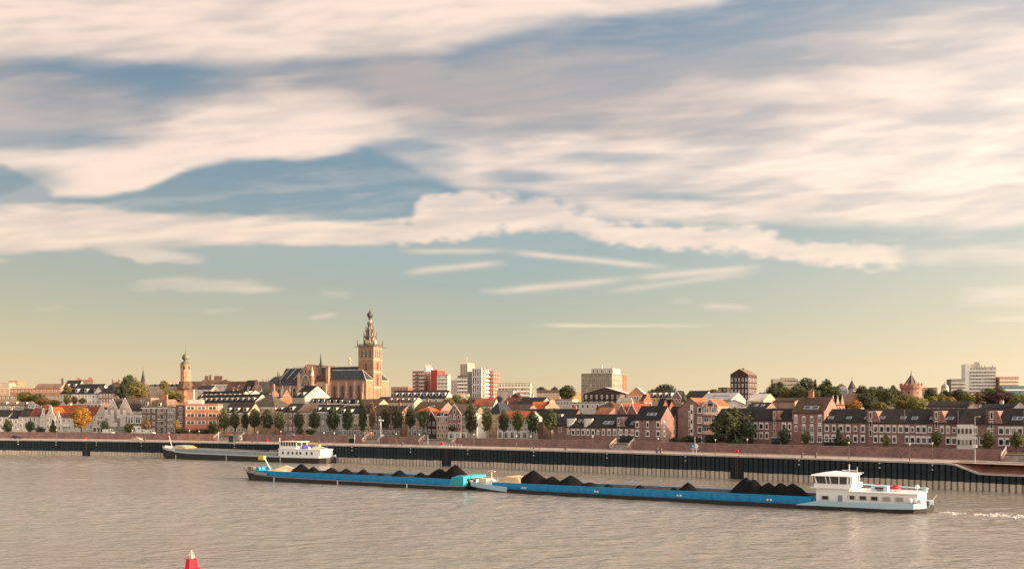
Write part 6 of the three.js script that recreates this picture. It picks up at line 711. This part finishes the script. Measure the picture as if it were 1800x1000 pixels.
// ---------- trees ----------
const leafMat = new THREE.MeshStandardMaterial({ vertexColors: true, roughness: .85, side: THREE.DoubleSide });
function crownGeo(seed, shape, n, leaf, base, vary) {
  const r = rngOf(seed), P = [], N = [], K = [], lumps = [];
  const nl = shape === 'round' ? 15 : shape === 'column' ? 10 : 9;
  for (let i = 0; i < nl; i++) { const y = -1 + 2 * (i + .5) / nl, a = i * 2.4 + r() * .8, prof = shape === 'cone' ? Math.max(.12, (1 - y) / 2) : shape === 'column' ? Math.pow(Math.max(0, 1 - Math.pow(Math.abs(y * .95 + .08), 2.6)), .5) : Math.sqrt(Math.max(.06, 1 - y * y)); const rad = shape === 'round' ? .34 + r() * .2 : shape === 'column' ? .42 + r() * .1 : .2 + .3 * prof; const off = Math.max(0, prof * (shape === 'round' ? .9 + r() * .22 : 1) - rad * .75); lumps.push([Math.cos(a) * off, y * (1 - rad * .55), Math.sin(a) * off, rad]); if (shape !== 'round') lumps.push([-Math.cos(a) * off, y * (1 - rad * .55), -Math.sin(a) * off, rad]); }
  if (shape === 'round') lumps.push([0, 0, 0, .62], [0, .3, 0, .5]);
  for (let i = 0; i < n; i++) {
    const L = lumps[Math.floor(r() * lumps.length)]; let x = r() * 2 - 1, y = r() * 2 - 1, z = r() * 2 - 1, l = Math.hypot(x, y, z) || 1; x /= l; y /= l; z /= l; const rr = L[3] * (.55 + .5 * Math.sqrt(r())), cx = L[0] + x * rr, cy = L[1] + y * rr * .95, cz = L[2] + z * rr;
    let u = new THREE.Vector3(r() - .5, r() - .5, r() - .5).normalize(), nn = new THREE.Vector3(x + (r() - .5) * 1.1, y + .35 + (r() - .5) * 1.1, z + (r() - .5) * 1.1).normalize(); u.cross(nn).normalize(); const w = nn.clone().cross(u), s = leaf * (.6 + r() * .8), a = [cx + u.x * s, cy + u.y * s, cz + u.z * s], b = [cx + w.x * s * .7, cy + w.y * s * .7, cz + w.z * s * .7], c = [cx - u.x * s, cy - u.y * s, cz - u.z * s], e = [cx - w.x * s * .7, cy - w.y * s * .7, cz - w.z * s * .7];
    P.push(...a, ...b, ...c, ...a, ...c, ...e); const t = r(), h = r(), col = [base[0] + vary[0] * (t - .4), base[1] + vary[1] * (t - .4) + .012 * (h - .5), base[2] + vary[2] * (t - .4)].map((q) => Math.max(.008, q)); for (let k = 0; k < 6; k++) { N.push(nn.x, nn.y, nn.z); K.push(...col); }
  }
  const g = new THREE.BufferGeometry(); g.setAttribute('position', new THREE.Float32BufferAttribute(P, 3)); g.setAttribute('normal', new THREE.Float32BufferAttribute(N, 3)); g.setAttribute('color', new THREE.Float32BufferAttribute(K, 3)); return g;
}
const LEAF = { green: [[.075, .088, .026], [.06, .06, .014]], dark: [[.045, .055, .024], [.035, .04, .014]], olive: [[.145, .125, .034], [.11, .085, .02]], autumn: [[.30, .155, .022], [.24, .12, .014]], brown: [[.15, .085, .035], [.1, .05, .02]], maroon: [[.055, .024, .024], [.04, .016, .014]], lime: [[.16, .17, .03], [.12, .11, .02]] };
const crowns = new Map();
function crown(shape, colour, k, big) { const key = shape + colour + k + big; if (!crowns.has(key)) crowns.set(key, crownGeo(1 + [...key].reduce((a, c) => a * 31 + c.charCodeAt(0) | 0, 7), shape, big ? 4200 : 1500, big ? .062 : .11, LEAF[colour][0], LEAF[colour][1])); return crowns.get(key); }
const bark = mat([.11, .085, .065], 'noise');
let treeCount = 0;
function tree(name, label, px, yTop, yBot, wpx, at, shape, colour, group, o = {}) {
  const d = at.d || onRow(px, at.v), X = Xof(px, d), g = thing(name, label, o.cat || 'tree', group), Y0 = ground(X, d), top = Yof(yTop, d) - Y0, bot = Math.max(.15, Yof(yBot, d) - Y0), w = wpx / PF * d / 2; g.position.set(X, Y0 - .1, -d); g.rotation.y = (treeCount * 1.7) % 6.28;
  const c = put('crown', crown(shape, colour, treeCount % 3, o.big ? 1 : 0), leafMat, g); c.position.y = (top + bot) / 2; c.scale.set(w, (top - bot) / 2, w); treeCount++;
  const t = new MB(), tr = Math.max(.09, w * .07), h = bot + (top - bot) * .55; t.frustum(0, 0, 0, h, tr * 1.25, tr * .55, 7); for (let k = 0; k < 5; k++) { const a = k * 1.35, y = bot + (top - bot) * (.05 + .08 * k); t.bar([0, y, 0], [Math.cos(a) * w * .55, y + (top - bot) * .22, Math.sin(a) * w * .55], tr * .34, 5); } t.build('trunk', bark, g); return g;
}
const CL = [[393, 718, 752, 22], [412, 723, 752, 17], [430, 725, 752, 14], [446.5, 718, 750, 21], [469, 720, 752, 21], [491, 725, 753, 19], [525, 725, 752, 19], [552.5, 722, 752, 22], [585, 718, 754, 24], [611, 717, 754, 21], [637, 703, 757, 14, 1], [654, 707, 750, 12, 2], [678, 717, 752, 17], [698, 715, 752, 20], [721, 714, 750, 18], [745, 721, 750, 22], [828, 711, 759, 22], [856, 717, 756, 20], [885.5, 721, 756, 19], [910, 722, 756, 20], [936.5, 722, 757, 21], [968, 720, 754, 24]];
CL.forEach(([px, a, b, w, k], i) => tree('quay_tree', k === 1 ? 'thin dark columnar tree left of the camera mast on the quay street' : k === 2 ? 'thin brownish columnar tree just left of the tall camera mast' : i < 16 ? `clipped oval green street tree on the quay, ${ORD[i < 10 ? i : i - 2]} from the red brick flats` : `oval green street tree right of the pink gable, ${ORD[i - 16]} of six`, px, a, b, w, { v: 23.5 }, 'column', k === 2 ? 'brown' : i === 0 || i === 5 || i > 16 && i % 2 ? 'green' : 'dark', 'oval street trees along the quay'));
const QT = [['small round dark tree in front of the leftmost white houses', 12, 738, 760, 17, 'round', 'dark'], ['round green tree before the brown roofed white house', 51, 740, 758, 17, 'round', 'dark'], ['low dark shrub left of the neck gables', 69, 750, 763, 18, 'round', 'dark'], ['small dark conifer before the neck gables', 92, 738, 763, 17, 'cone', 'dark'], ['big golden autumn tree in front of the white houses', 142, 715, 751, 36, 'round', 'autumn'], ['small tree before the white ornate gable', 183, 740, 757, 13, 'round', 'dark'], ['small round tree before the olive house', 225, 744, 760, 17, 'round', 'green'], ['brownish tree before the brown mansard house', 256, 738, 758, 17, 'round', 'brown'], ['slim yellow tree beside the sunlit red flats', 311, 738, 760, 9, 'column', 'autumn'], ['dark hedge bush left of the sunlit red flats', 320, 752, 764, 26, 'round', 'dark'], ['dark evergreen bush at the right corner of the red flats', 375, 744, 763, 22, 'round', 'dark'], ['dark hedge bush below the red flats', 352, 754, 764, 40, 'round', 'dark'], ['large leafy tree in front of the brick terraces', 1288, 717, 781, 76, 'round', 'dark'], ['bush at the left foot of the large leafy tree', 1250, 764, 781, 30, 'round', 'dark'], ['dark hedge between the sunlit gable and the balcony flats', 1215, 765, 780, 40, 'round', 'dark'], ['shrub beside the narrow sunlit gabled wing', 1186, 768, 782, 18, 'round', 'dark'], ['leafy shrub left of the tall brick house', 1380, 752, 782, 24, 'round', 'dark'], ['young tree before the tall brick house', 1418, 757, 779, 18, 'round', 'green'], ['dark conical tree before the first long terrace house', 1475, 752, 785, 22, 'cone', 'dark'], ['round bush right of the dark conical tree', 1489, 770, 785, 18, 'round', 'green'], ['yellowing small tree before the wall dormer tower', 1559, 762, 787, 14, 'round', 'olive'], ['young round tree left of the white bay', 1648, 758, 783, 21, 'round', 'green'], ['young round tree right of the white bay', 1737, 760, 786, 24, 'round', 'green'], ['young tree at the right edge before the terrace', 1789, 759, 786, 24, 'round', 'green'], ['bush beside the yellow shop front lights', 527, 752, 763, 14, 'round', 'dark'], ['low hedge below the oval trees', 546, 754, 763, 20, 'round', 'dark'], ['trellis bush on the white annex', 797, 748, 756, 18, 'round', 'dark']];
QT.forEach(([lb, px, a, b, w, sh, c]) => tree(/shrub|bush|hedge/.test(lb) ? 'garden_bush' : 'street_tree', lb, px, a, b, w, { v: px > 1150 ? 21.5 : px > 400 ? 26 : 30 }, sh, c, undefined, { cat: /shrub|bush|hedge/.test(lb) ? 'bush' : 'tree', big: w > 30 }));
const HT = [['big dark skyline tree right of the brown hipped roof, upper crown', 226, 659, 690, 28, 520, 'round', 'dark'], ['broad olive dark skyline tree left of the thin spire', 238, 670, 702, 44, 505, 'round', 'olive'], ['dark broad tree behind the hipped villa', 215, 676, 702, 30, 500, 'round', 'dark'],
  ['olive bush on the slope above the slate houses', 44, 689, 706, 36, 520, 'round', 'olive'], ['green bush below the gallery flats', 66, 692, 707, 28, 515, 'round', 'green'], ['orange bush below the gallery flats', 74, 699, 712, 30, 505, 'round', 'brown'], ['dark bush left of the white villa', 95, 703, 713, 22, 500, 'round', 'dark'], ['small tree before the white villa wing', 116, 693, 710, 10, 515, 'round', 'olive'], ['brown bush before the white villa', 130, 696, 709, 12, 512, 'round', 'brown'], ['low olive bush before the white villa', 144, 699, 709, 14, 511, 'round', 'olive'], ['tree top above the white villa roof', 118, 679, 690, 14, 560, 'round', 'olive'],
  ['green tree left of the sunlit white skyline block', 287, 669, 684, 16, 690, 'round', 'olive'], ['yellow green bushy tree above the red flats', 298, 686, 706, 32, 520, 'round', 'lime'], ['olive tree right of the yellow green bushy tree', 314, 690, 706, 20, 515, 'round', 'olive'],
  ['autumn green tree right of the black roofed terrace', 788, 699, 722, 28, 455, 'round', 'olive'], ['dark green tree behind the pink gable house', 803, 694, 720, 32, 465, 'round', 'green'], ['brown tinted tree above the grey white house', 816, 700, 722, 16, 450, 'round', 'brown'], ['slim dark tree left of the red tiled roof', 825, 697, 716, 9, 440, 'column', 'dark'], ['dark bush below the slim red slab', 877, 696, 708, 14, 500, 'round', 'dark'],
  ['low skyline tree right of the gallery flats', 952, 680, 692, 20, 740, 'round', 'dark'], ['small skyline tree between pale houses', 975, 680, 693, 14, 730, 'round', 'dark'], ['round skyline tree left of the beige block', 998, 677, 702, 30, 640, 'round', 'dark'], ['small dark tree left of the round skyline tree', 987, 683, 698, 8, 645, 'column', 'dark'], ['round skyline tree right of the beige block', 1170, 675, 698, 36, 600, 'round', 'dark'], ['low tree left of the round skyline tree behind slate roofs', 1150, 684, 698, 26, 600, 'round', 'green'], ['pointed cone tree behind the large apartment house', 1202, 687, 708, 9, 430, 'cone', 'green'], ['low tree left of the dark cube block', 1256, 684, 694, 24, 620, 'round', 'olive']];
HT.forEach(([lb, px, a, b, w, d, sh, c]) => tree('hillside_tree', lb, px, a, b, w, { d }, sh, c, 'trees between the roofs', { big: w > 24 }));
const WT = [[1341, 690, 706, 26, 540, 'round', 'dark'], [1360, 676, 702, 32, 600, 'round', 'dark'], [1371, 671, 700, 26, 640, 'round', 'dark'], [1385, 682, 704, 32, 580, 'round', 'olive'], [1402, 678, 704, 34, 570, 'round', 'green'], [1418, 664, 694, 32, 600, 'round', 'dark'], [1434, 666, 694, 12, 590, 'cone', 'dark'], [1428, 684, 704, 34, 540, 'round', 'green'], [1446, 676, 704, 34, 560, 'round', 'dark'], [1454, 667, 692, 20, 620, 'round', 'green'], [1466, 679, 706, 34, 540, 'round', 'green'], [1479, 675, 692, 18, 640, 'round', 'brown'], [1482, 707, 720, 30, 400, 'round', 'brown'], [1505, 682, 700, 30, 620, 'round', 'maroon'], [1516, 678, 704, 28, 570, 'round', 'dark'], [1504, 703, 720, 26, 395, 'round', 'autumn'], [1523, 690, 716, 42, 480, 'round', 'dark'], [1536, 680, 708, 36, 540, 'round', 'green'], [1548, 679, 706, 28, 560, 'round', 'dark'], [1547, 706, 721, 30, 390, 'round', 'olive'], [1562, 683, 712, 34, 500, 'round', 'green'], [1571, 677, 702, 16, 560, 'column', 'dark'], [1580, 686, 706, 20, 535, 'round', 'dark'], [1594, 693, 722, 52, 430, 'round', 'olive'], [1614, 698, 722, 40, 420, 'round', 'lime'], [1637, 682, 708, 26, 500, 'round', 'dark'], [1640, 696, 710, 20, 460, 'round', 'lime'], [1655, 692, 710, 26, 470, 'round', 'olive'], [1664, 686, 706, 24, 520, 'round', 'dark'], [1672, 697, 710, 18, 450, 'round', 'autumn'], [1686, 684, 710, 36, 520, 'round', 'dark'], [1703, 690, 712, 24, 470, 'round', 'lime'], [1721, 689, 710, 24, 480, 'round', 'brown'], [1739, 682, 702, 32, 560, 'round', 'green'], [1757, 680, 700, 28, 600, 'round', 'green'], [1757, 687, 716, 62, 460, 'round', 'maroon'], [1776, 690, 712, 30, 500, 'round', 'dark'], [1797, 692, 716, 36, 440, 'round', 'lime'], [1530, 706, 720, 22, 400, 'round', 'dark'], [1463, 700, 718, 22, 420, 'round', 'dark']];
{ const n = {}, word = { dark: 'dark green', green: 'mid green', olive: 'olive yellow', lime: 'yellow green', brown: 'reddish brown', autumn: 'golden', maroon: 'maroon' }; WT.map((t) => t).sort((a, b) => a[0] - b[0]).forEach(([px, a, b, w, d, sh, c]) => { const nm = `${w > 48 ? 'wide ' : w < 20 ? 'slim ' : ''}${word[c]}${sh === 'cone' ? ' pointed' : ''}`; const k = n[nm] = (n[nm] || 0) + 1; tree('hill_tree', `${nm} tree on the wooded hill, ${ORD[k - 1]} such from the left`, px, a, b, w, { d }, sh, c, 'trees on the wooded right hill', { big: w > 24 }); }); }
// far wooded ridge closing the skyline
{ const r = rngOf(400), P = [], N = [], K = []; for (let i = 0; i < 26000; i++) { const px = -300 + r() * 2400, d = 1250 + r() * 250, X = Xof(px, d), top = 30 + 6 * vn(px / 60, 3) + 3 * vn(px / 17, 9), y = 26 + (top - 26) * r(), s = .8 + r() * 1.2, a = r() * 6.28, b = r() * 1.2, u = [Math.cos(a) * s, Math.sin(b) * s * .5, Math.sin(a) * s], w = [-Math.sin(a) * s * .3, Math.cos(b) * s * .7, Math.cos(a) * s * .3]; const q = [[X + u[0], y + u[1], -d + u[2]], [X + w[0], y + w[1], -d + w[2]], [X - u[0], y - u[1], -d - u[2]], [X - w[0], y - w[1], -d - w[2]]]; P.push(...q[0], ...q[1], ...q[2], ...q[0], ...q[2], ...q[3]); const t = r(); for (let k = 0; k < 6; k++) { N.push(0, .4, .9); K.push(.07 + .05 * t, .07 + .04 * t, .03 + .01 * t); } } const g = new THREE.BufferGeometry(); g.setAttribute('position', new THREE.Float32BufferAttribute(P, 3)); g.setAttribute('normal', new THREE.Float32BufferAttribute(N, 3)); g.setAttribute('color', new THREE.Float32BufferAttribute(K, 3)); tag(put('far_wood', g, leafMat, scene), 'far low wooded ridge along the skyline behind the town', 'wood', undefined, 'stuff'); }
// ---------- quay furniture ----------
function spot(px, v, g) { const d = onRow(px, v), X = Xof(px, d); g.position.set(X, v < 17 ? QTOP + .03 : ground(X, d), -d); g.rotation.y = -quayAng(X); return g; }
const LP = [30, 98, 232, 332, 349, 452, 493, 569, 587, 652, 696, 737, 833, 908, 933, 1042, 1157, 1258, 1314, 1493, 1600, 1640]; const lampM = mat([.10, .09, .09], 'none', { roughness: .5 });
LP.forEach((px, i) => { const g = spot(px, i % 3 ? 2.2 : 12, thing('lamp_post', `dark promenade lamp post with pale head, ${i < 20 ? ORD[i] : ['twenty-first', 'twenty-second'][i - 20]} from the left`, 'lamp post', 'promenade lamp posts')); new MB().frustum(0, 0, 0, 4.0, .1, .06, 8).frustum(0, 0, 0, .7, .16, .14, 8).build('pole', lampM, g); new MB().frustum(0, 0, 4.0, 4.45, .12, .26, 8).frustum(0, 0, 4.45, 4.55, .3, .1, 8).build('lamp_head', mRail, g); });
{ const g = spot(669, 14, thing('camera_mast', 'tall pale mast with crossed camera arms in front of the quay trees', 'mast')); new MB().frustum(0, 0, 0, 9.6, .22, .14, 10).build('pole', mRail, g); new MB().frustum(0, 0, 0, 2.6, .3, .28, 10).build('base', lampM, g); new MB().bar([-.9, 9.4, 0], [.9, 8.9, 0], .07).bar([-.7, 8.5, 0], [.9, 9.1, 0], .06).build('arm', mRail, g); for (const x of [-.9, .9]) new MB().box(x - .2, x + .3, 8.8, 9.2, -.15, .15).build('camera', mShipWhite, g); }
{ const g = spot(1715, 2, thing('tall_light_mast', 'thin tall grey light mast in front of the white bay', 'mast')); new MB().frustum(0, 0, 0, 11.4, .13, .07, 8).build('pole', mat([.45, .43, .42], 'none'), g); new MB().bar([0, 11.3, 0], [.9, 11.5, 0], .05).box(.5, 1.2, 11.42, 11.55, -.14, .14).build('lamp_arm', mRail, g); new MB().box(-.5, .5, 3.8, 4.4, -.1, .1).build('notice', mShipWhite, g); }
{ const g = spot(1222, 1.8, thing('waterway_sign', 'blue and white waterway sign on two white legs at the quay edge', 'sign')); for (const x of [-.6, .55]) new MB().bar([x, 0, 0], [x, 2.2, 0], .05).build('leg', mShipWhite, g); new MB().box(-1.25, -.05, 1.7, 3.0, -.05, .05).build('blue_panel', mat([.02, .30, .62], 'none'), g); new MB().poly([[-.75, 2.05, .056], [-.45, 2.05, .056], [-.4, 2.4, .056], [-.6, 2.65, .056], [-.85, 2.4, .056]]).build('white_symbol', mShipWhite, g); new MB().sweep([[-.03, 1.75, .05], [.65, 1.75, .05], [1.1, 2.3, .05], [.6, 3.0, .05], [-.03, 3.0, .05]], [[-.03, 1.75, -.05], [.65, 1.75, -.05], [1.1, 2.3, -.05], [.6, 3.0, -.05], [-.03, 3.0, -.05]]).build('white_arrow_panel', mShipWhite, g); new MB().box(-1.3, 1.25, 1.35, 1.62, -.05, .05).build('lower_plate', mat(C.pale, 'none'), g); new MB().bar([.05, 2.9, 0], [.05, 5.2, 0], .06).build('pole', mRail, g); }
[[149, 'far left below the white gables'], [469, 'beside the moored ship'], [776, 'beside the dark wall recess, left of the railing'], [1296, 'right of the blue and white sign']].forEach(([px, w]) => { const g = spot(px, 1.2, thing('lifebuoy_post', 'red lifebuoy post at the quay edge, ' + w, 'lifebuoy', 'red lifebuoys')); new MB().bar([0, 0, 0], [0, 1.0, 0], .06).build('post', mRail, g); const m = put('ring', new THREE.TorusGeometry(.42, .17, 8, 16), mat([.75, .03, .06], 'none'), g); m.position.y = 1.15; new MB().frustum(0, 0, -.1, .1, .34, .34, 12).build('back_plate', mat([.6, .03, .05], 'none'), m).rotation.x = Math.PI / 2; });
[[779, 811], [1300, 1347]].forEach(([a, b], i) => { const g = thing('quay_railing', i ? 'thin dark railing above the right wall recess' : 'thin pale railing above the middle wall recess', 'railing', 'quay railings'); spot(a, .8, g); const d1 = onRow(a, .8), d2 = onRow(b, .8), L = Math.hypot(Xof(b, d2) - Xof(a, d1), d2 - d1), n = Math.round(L / 1.3); for (let k = 0; k <= n; k++) new MB().bar([L * k / n, 0, 0], [L * k / n, 1.1, 0], .045, 5).build('post', i ? lampM : mRail, g); for (const y of [.55, 1.08]) new MB().bar([0, y, 0], [L, y, 0], .04, 5).build('rail', i ? lampM : mRail, g); });
[[707, 'left of the middle recess'], [994, 'right of the oval trees'], [1155, 'before the sunlit brick gable'], [1162, 'second before the sunlit brick gable'], [1411, 'before the tall brick house'], [1435, 'right one before the tall brick house'], [410, 'above the moored ship'], [560, 'above the stern of the moored ship'], [254, 'left of the moored ship bow']].forEach(([px, w]) => { const g = spot(px, 1.7, thing('mooring_bollard', 'dark mooring bollard on the quay, ' + w, 'bollard', 'mooring bollards')); new MB().frustum(0, 0, 0, 1.05, .34, .26, 10).build('post', lampM, g); new MB().frustum(0, 0, 1.05, 1.3, .42, .36, 10).build('head', lampM, g); new MB().bar([-.55, .8, 0], [.55, .8, 0], .09, 6).build('cross_bar', lampM, g); });
{ const g = spot(1591, 13, thing('anchor_monument', 'dark old anchor leaning on the promenade before the long terrace', 'anchor')); new MB().bar([-1.2, .25, 0], [1.3, 2.1, 0], .13, 7).build('shank', lampM, g); const f = new MB(); for (let k = 0; k < 8; k++) { const a = -1.1 + k * .275, b = a + .275, p = (t) => [-1.9 + Math.cos(t) * 1.0 + .1, .7 + Math.sin(t) * .95 - .2, 0]; f.bar(p(a), p(b), .14, 6); } f.build('flukes', lampM, g); new MB().bar([1.1, 1.95, -.7], [1.1, 1.95, .7], .09, 6).build('stock', lampM, g); const r = put('ring', new THREE.TorusGeometry(.24, .05, 6, 14), lampM, g); r.position.set(1.45, 2.25, 0); }
{ const g = spot(408, 6, thing('kiosk_box', 'dark green service box in the stair gap above the moored ship', 'kiosk')); new MB().box(-1.15, 1.15, 0, 2.3, -1, 1).build('body', mat([.02, .05, .04], 'none'), g); new MB().box(-1.3, 1.3, 2.3, 2.5, -1.15, 1.15).build('roof', mat([.03, .05, .045], 'none'), g); new MB().box(-.5, .5, .1, 2.0, 1.0, 1.04).build('door', mat([.03, .06, .05], 'none'), g); }
{ const g = spot(422, 5, thing('notice_board', 'white framed notice board on a red post beside the dark service box', 'sign')); new MB().bar([-.7, 0, 0], [-.7, 3.4, 0], .07).build('post', mat([.5, .06, .06], 'none'), g); new MB().box(-.25, .75, .9, 2.6, -.06, .06).build('panel', mShipWhite, g); new MB().box(.0, .5, 1.3, 2.2, .06, .08).build('print', mat([.12, .12, .12], 'none'), g); }
[[383, 'left of the dark service box'], [623, 'at the left stair gap'], [752, 'at the ramped stair']].forEach(([px, w]) => { const g = spot(px, 15, thing('pale_post', 'slender pale post ' + w, 'post', 'pale posts at the stair gaps')); new MB().frustum(0, 0, 0, 3.6, .14, .12, 8).build('pole', mRail, g); new MB().frustum(0, 0, 3.6, 3.8, .18, .05, 8).build('cap', mRail, g); });
[[447, 'above the moored ship'], [944, 'below the oval trees on the right'], [692, 'near the camera mast']].forEach(([px, w]) => { const g = spot(px, 4.2, thing('quay_bench', 'long low wooden bench on the promenade ' + w, 'bench', 'promenade benches')); for (let k = 0; k < 4; k++) new MB().box(-1.6, 1.6, .42, .5, -.32 + k * .17, -.2 + k * .17).build('seat_slat', mat([.62, .42, .24], 'noise'), g); for (const x of [-1.3, 1.3]) new MB().box(x - .08, x + .08, 0, .42, -.3, .3).build('leg', lampM, g); });
// parked cars and vans
function car(px, v, label, colour, van, turn = 0) {
  const g = spot(px, v, thing(van ? 'parked_van' : 'parked_car', label, van ? 'van' : 'car', 'parked vehicles')); g.rotation.y += turn; const L = van ? 5.4 : 4.3, H = van ? 2.3 : 1.45, W = .9, m = mat(colour, 'none', { roughness: .3, metalness: .1 });
  const pr = van ? [[-L / 2, .35], [L / 2, .35], [L / 2, .95], [L / 2 - .7, 1.15], [L / 2 - 1.5, H], [-L / 2 + .1, H], [-L / 2, 1.9]] : [[-L / 2, .32], [L / 2, .32], [L / 2, .75], [L / 2 - 1.05, .92], [L / 2 - 1.75, H], [-L / 2 + .9, H], [-L / 2 + .15, .95], [-L / 2, .8]];
  new MB().prismZ(pr, -W, W).build('body', m, g); const gl = new MB(); for (const z of [W + .005, -W - .005]) { if (van) gl.quad([L / 2 - 1.5, 1.25, z], [L / 2 - .95, 1.25, z], [L / 2 - 1.45, H - .2, z], [L / 2 - 2.2, H - .2, z]); else gl.quad([-L / 2 + .5, .95, z], [L / 2 - 1.25, .95, z], [L / 2 - 1.8, H - .1, z], [-L / 2 + .95, H - .1, z]); } gl.quad([L / 2 - .72, 1.2, -W * .9], [L / 2 - .72, 1.2, W * .9], [L / 2 - 1.46, H - .05, W * .85], [L / 2 - 1.46, H - .05, -W * .85]); gl.build('glass', PANES[0], g);
  for (const x of [-L / 2 + .85, L / 2 - .9]) for (const z of [-W + .06, W - .06]) { const w = new MB().frustum(0, 0, -.11, .11, .33, .33, 14).build('wheel', mat([.02, .02, .02], 'none'), g); w.rotation.x = Math.PI / 2; w.position.set(x, .33, z); const rim = new MB().frustum(0, 0, -.12, .12, .19, .19, 10).build('rim', mRail, w); }
}
car(190, 24, 'white van with red cargo beside the scaffolded houses', [.8, .8, .78], true); car(248, 24, 'white camper parked below the brown mansard house, left one', [.78, .78, .76], true); car(262, 24, 'white camper parked below the brown mansard house, right one', [.74, .74, .72], true); car(28, 9, 'dark car parked on the promenade at the far left', [.03, .03, .035], false, .1); car(240, 9, 'cream car parked on the promenade left of the moored ship', [.72, .6, .42], false); car(536, 22, 'orange sunlit car below the oval trees', [.62, .3, .1], false); car(398, 22, 'orange car in the wide stair gap', [.7, .3, .1], false); car(300, 24, 'dark car beside the hedge of the red flats', [.06, .05, .05], false); car(512, 22, 'silver car between two oval trees', [.6, .58, .56], false);
{ const xs = [[641, 'left'], [647, 'middle'], [652.5, 'right']]; for (const [px, w] of xs) { const g = spot(px, 18.5, thing('orange_banner', 'small orange banner above the stairs, ' + w + ' of three', 'banner', 'orange banners')); new MB().bar([0, 0, 0], [0, 2.6, 0], .05).build('pole', mRail, g); new MB().box(.05, 1.0, 1.1, 2.5, -.03, .03).build('cloth', mat([.80, .33, .16], 'none'), g); } }
renderer.render(scene, camera);
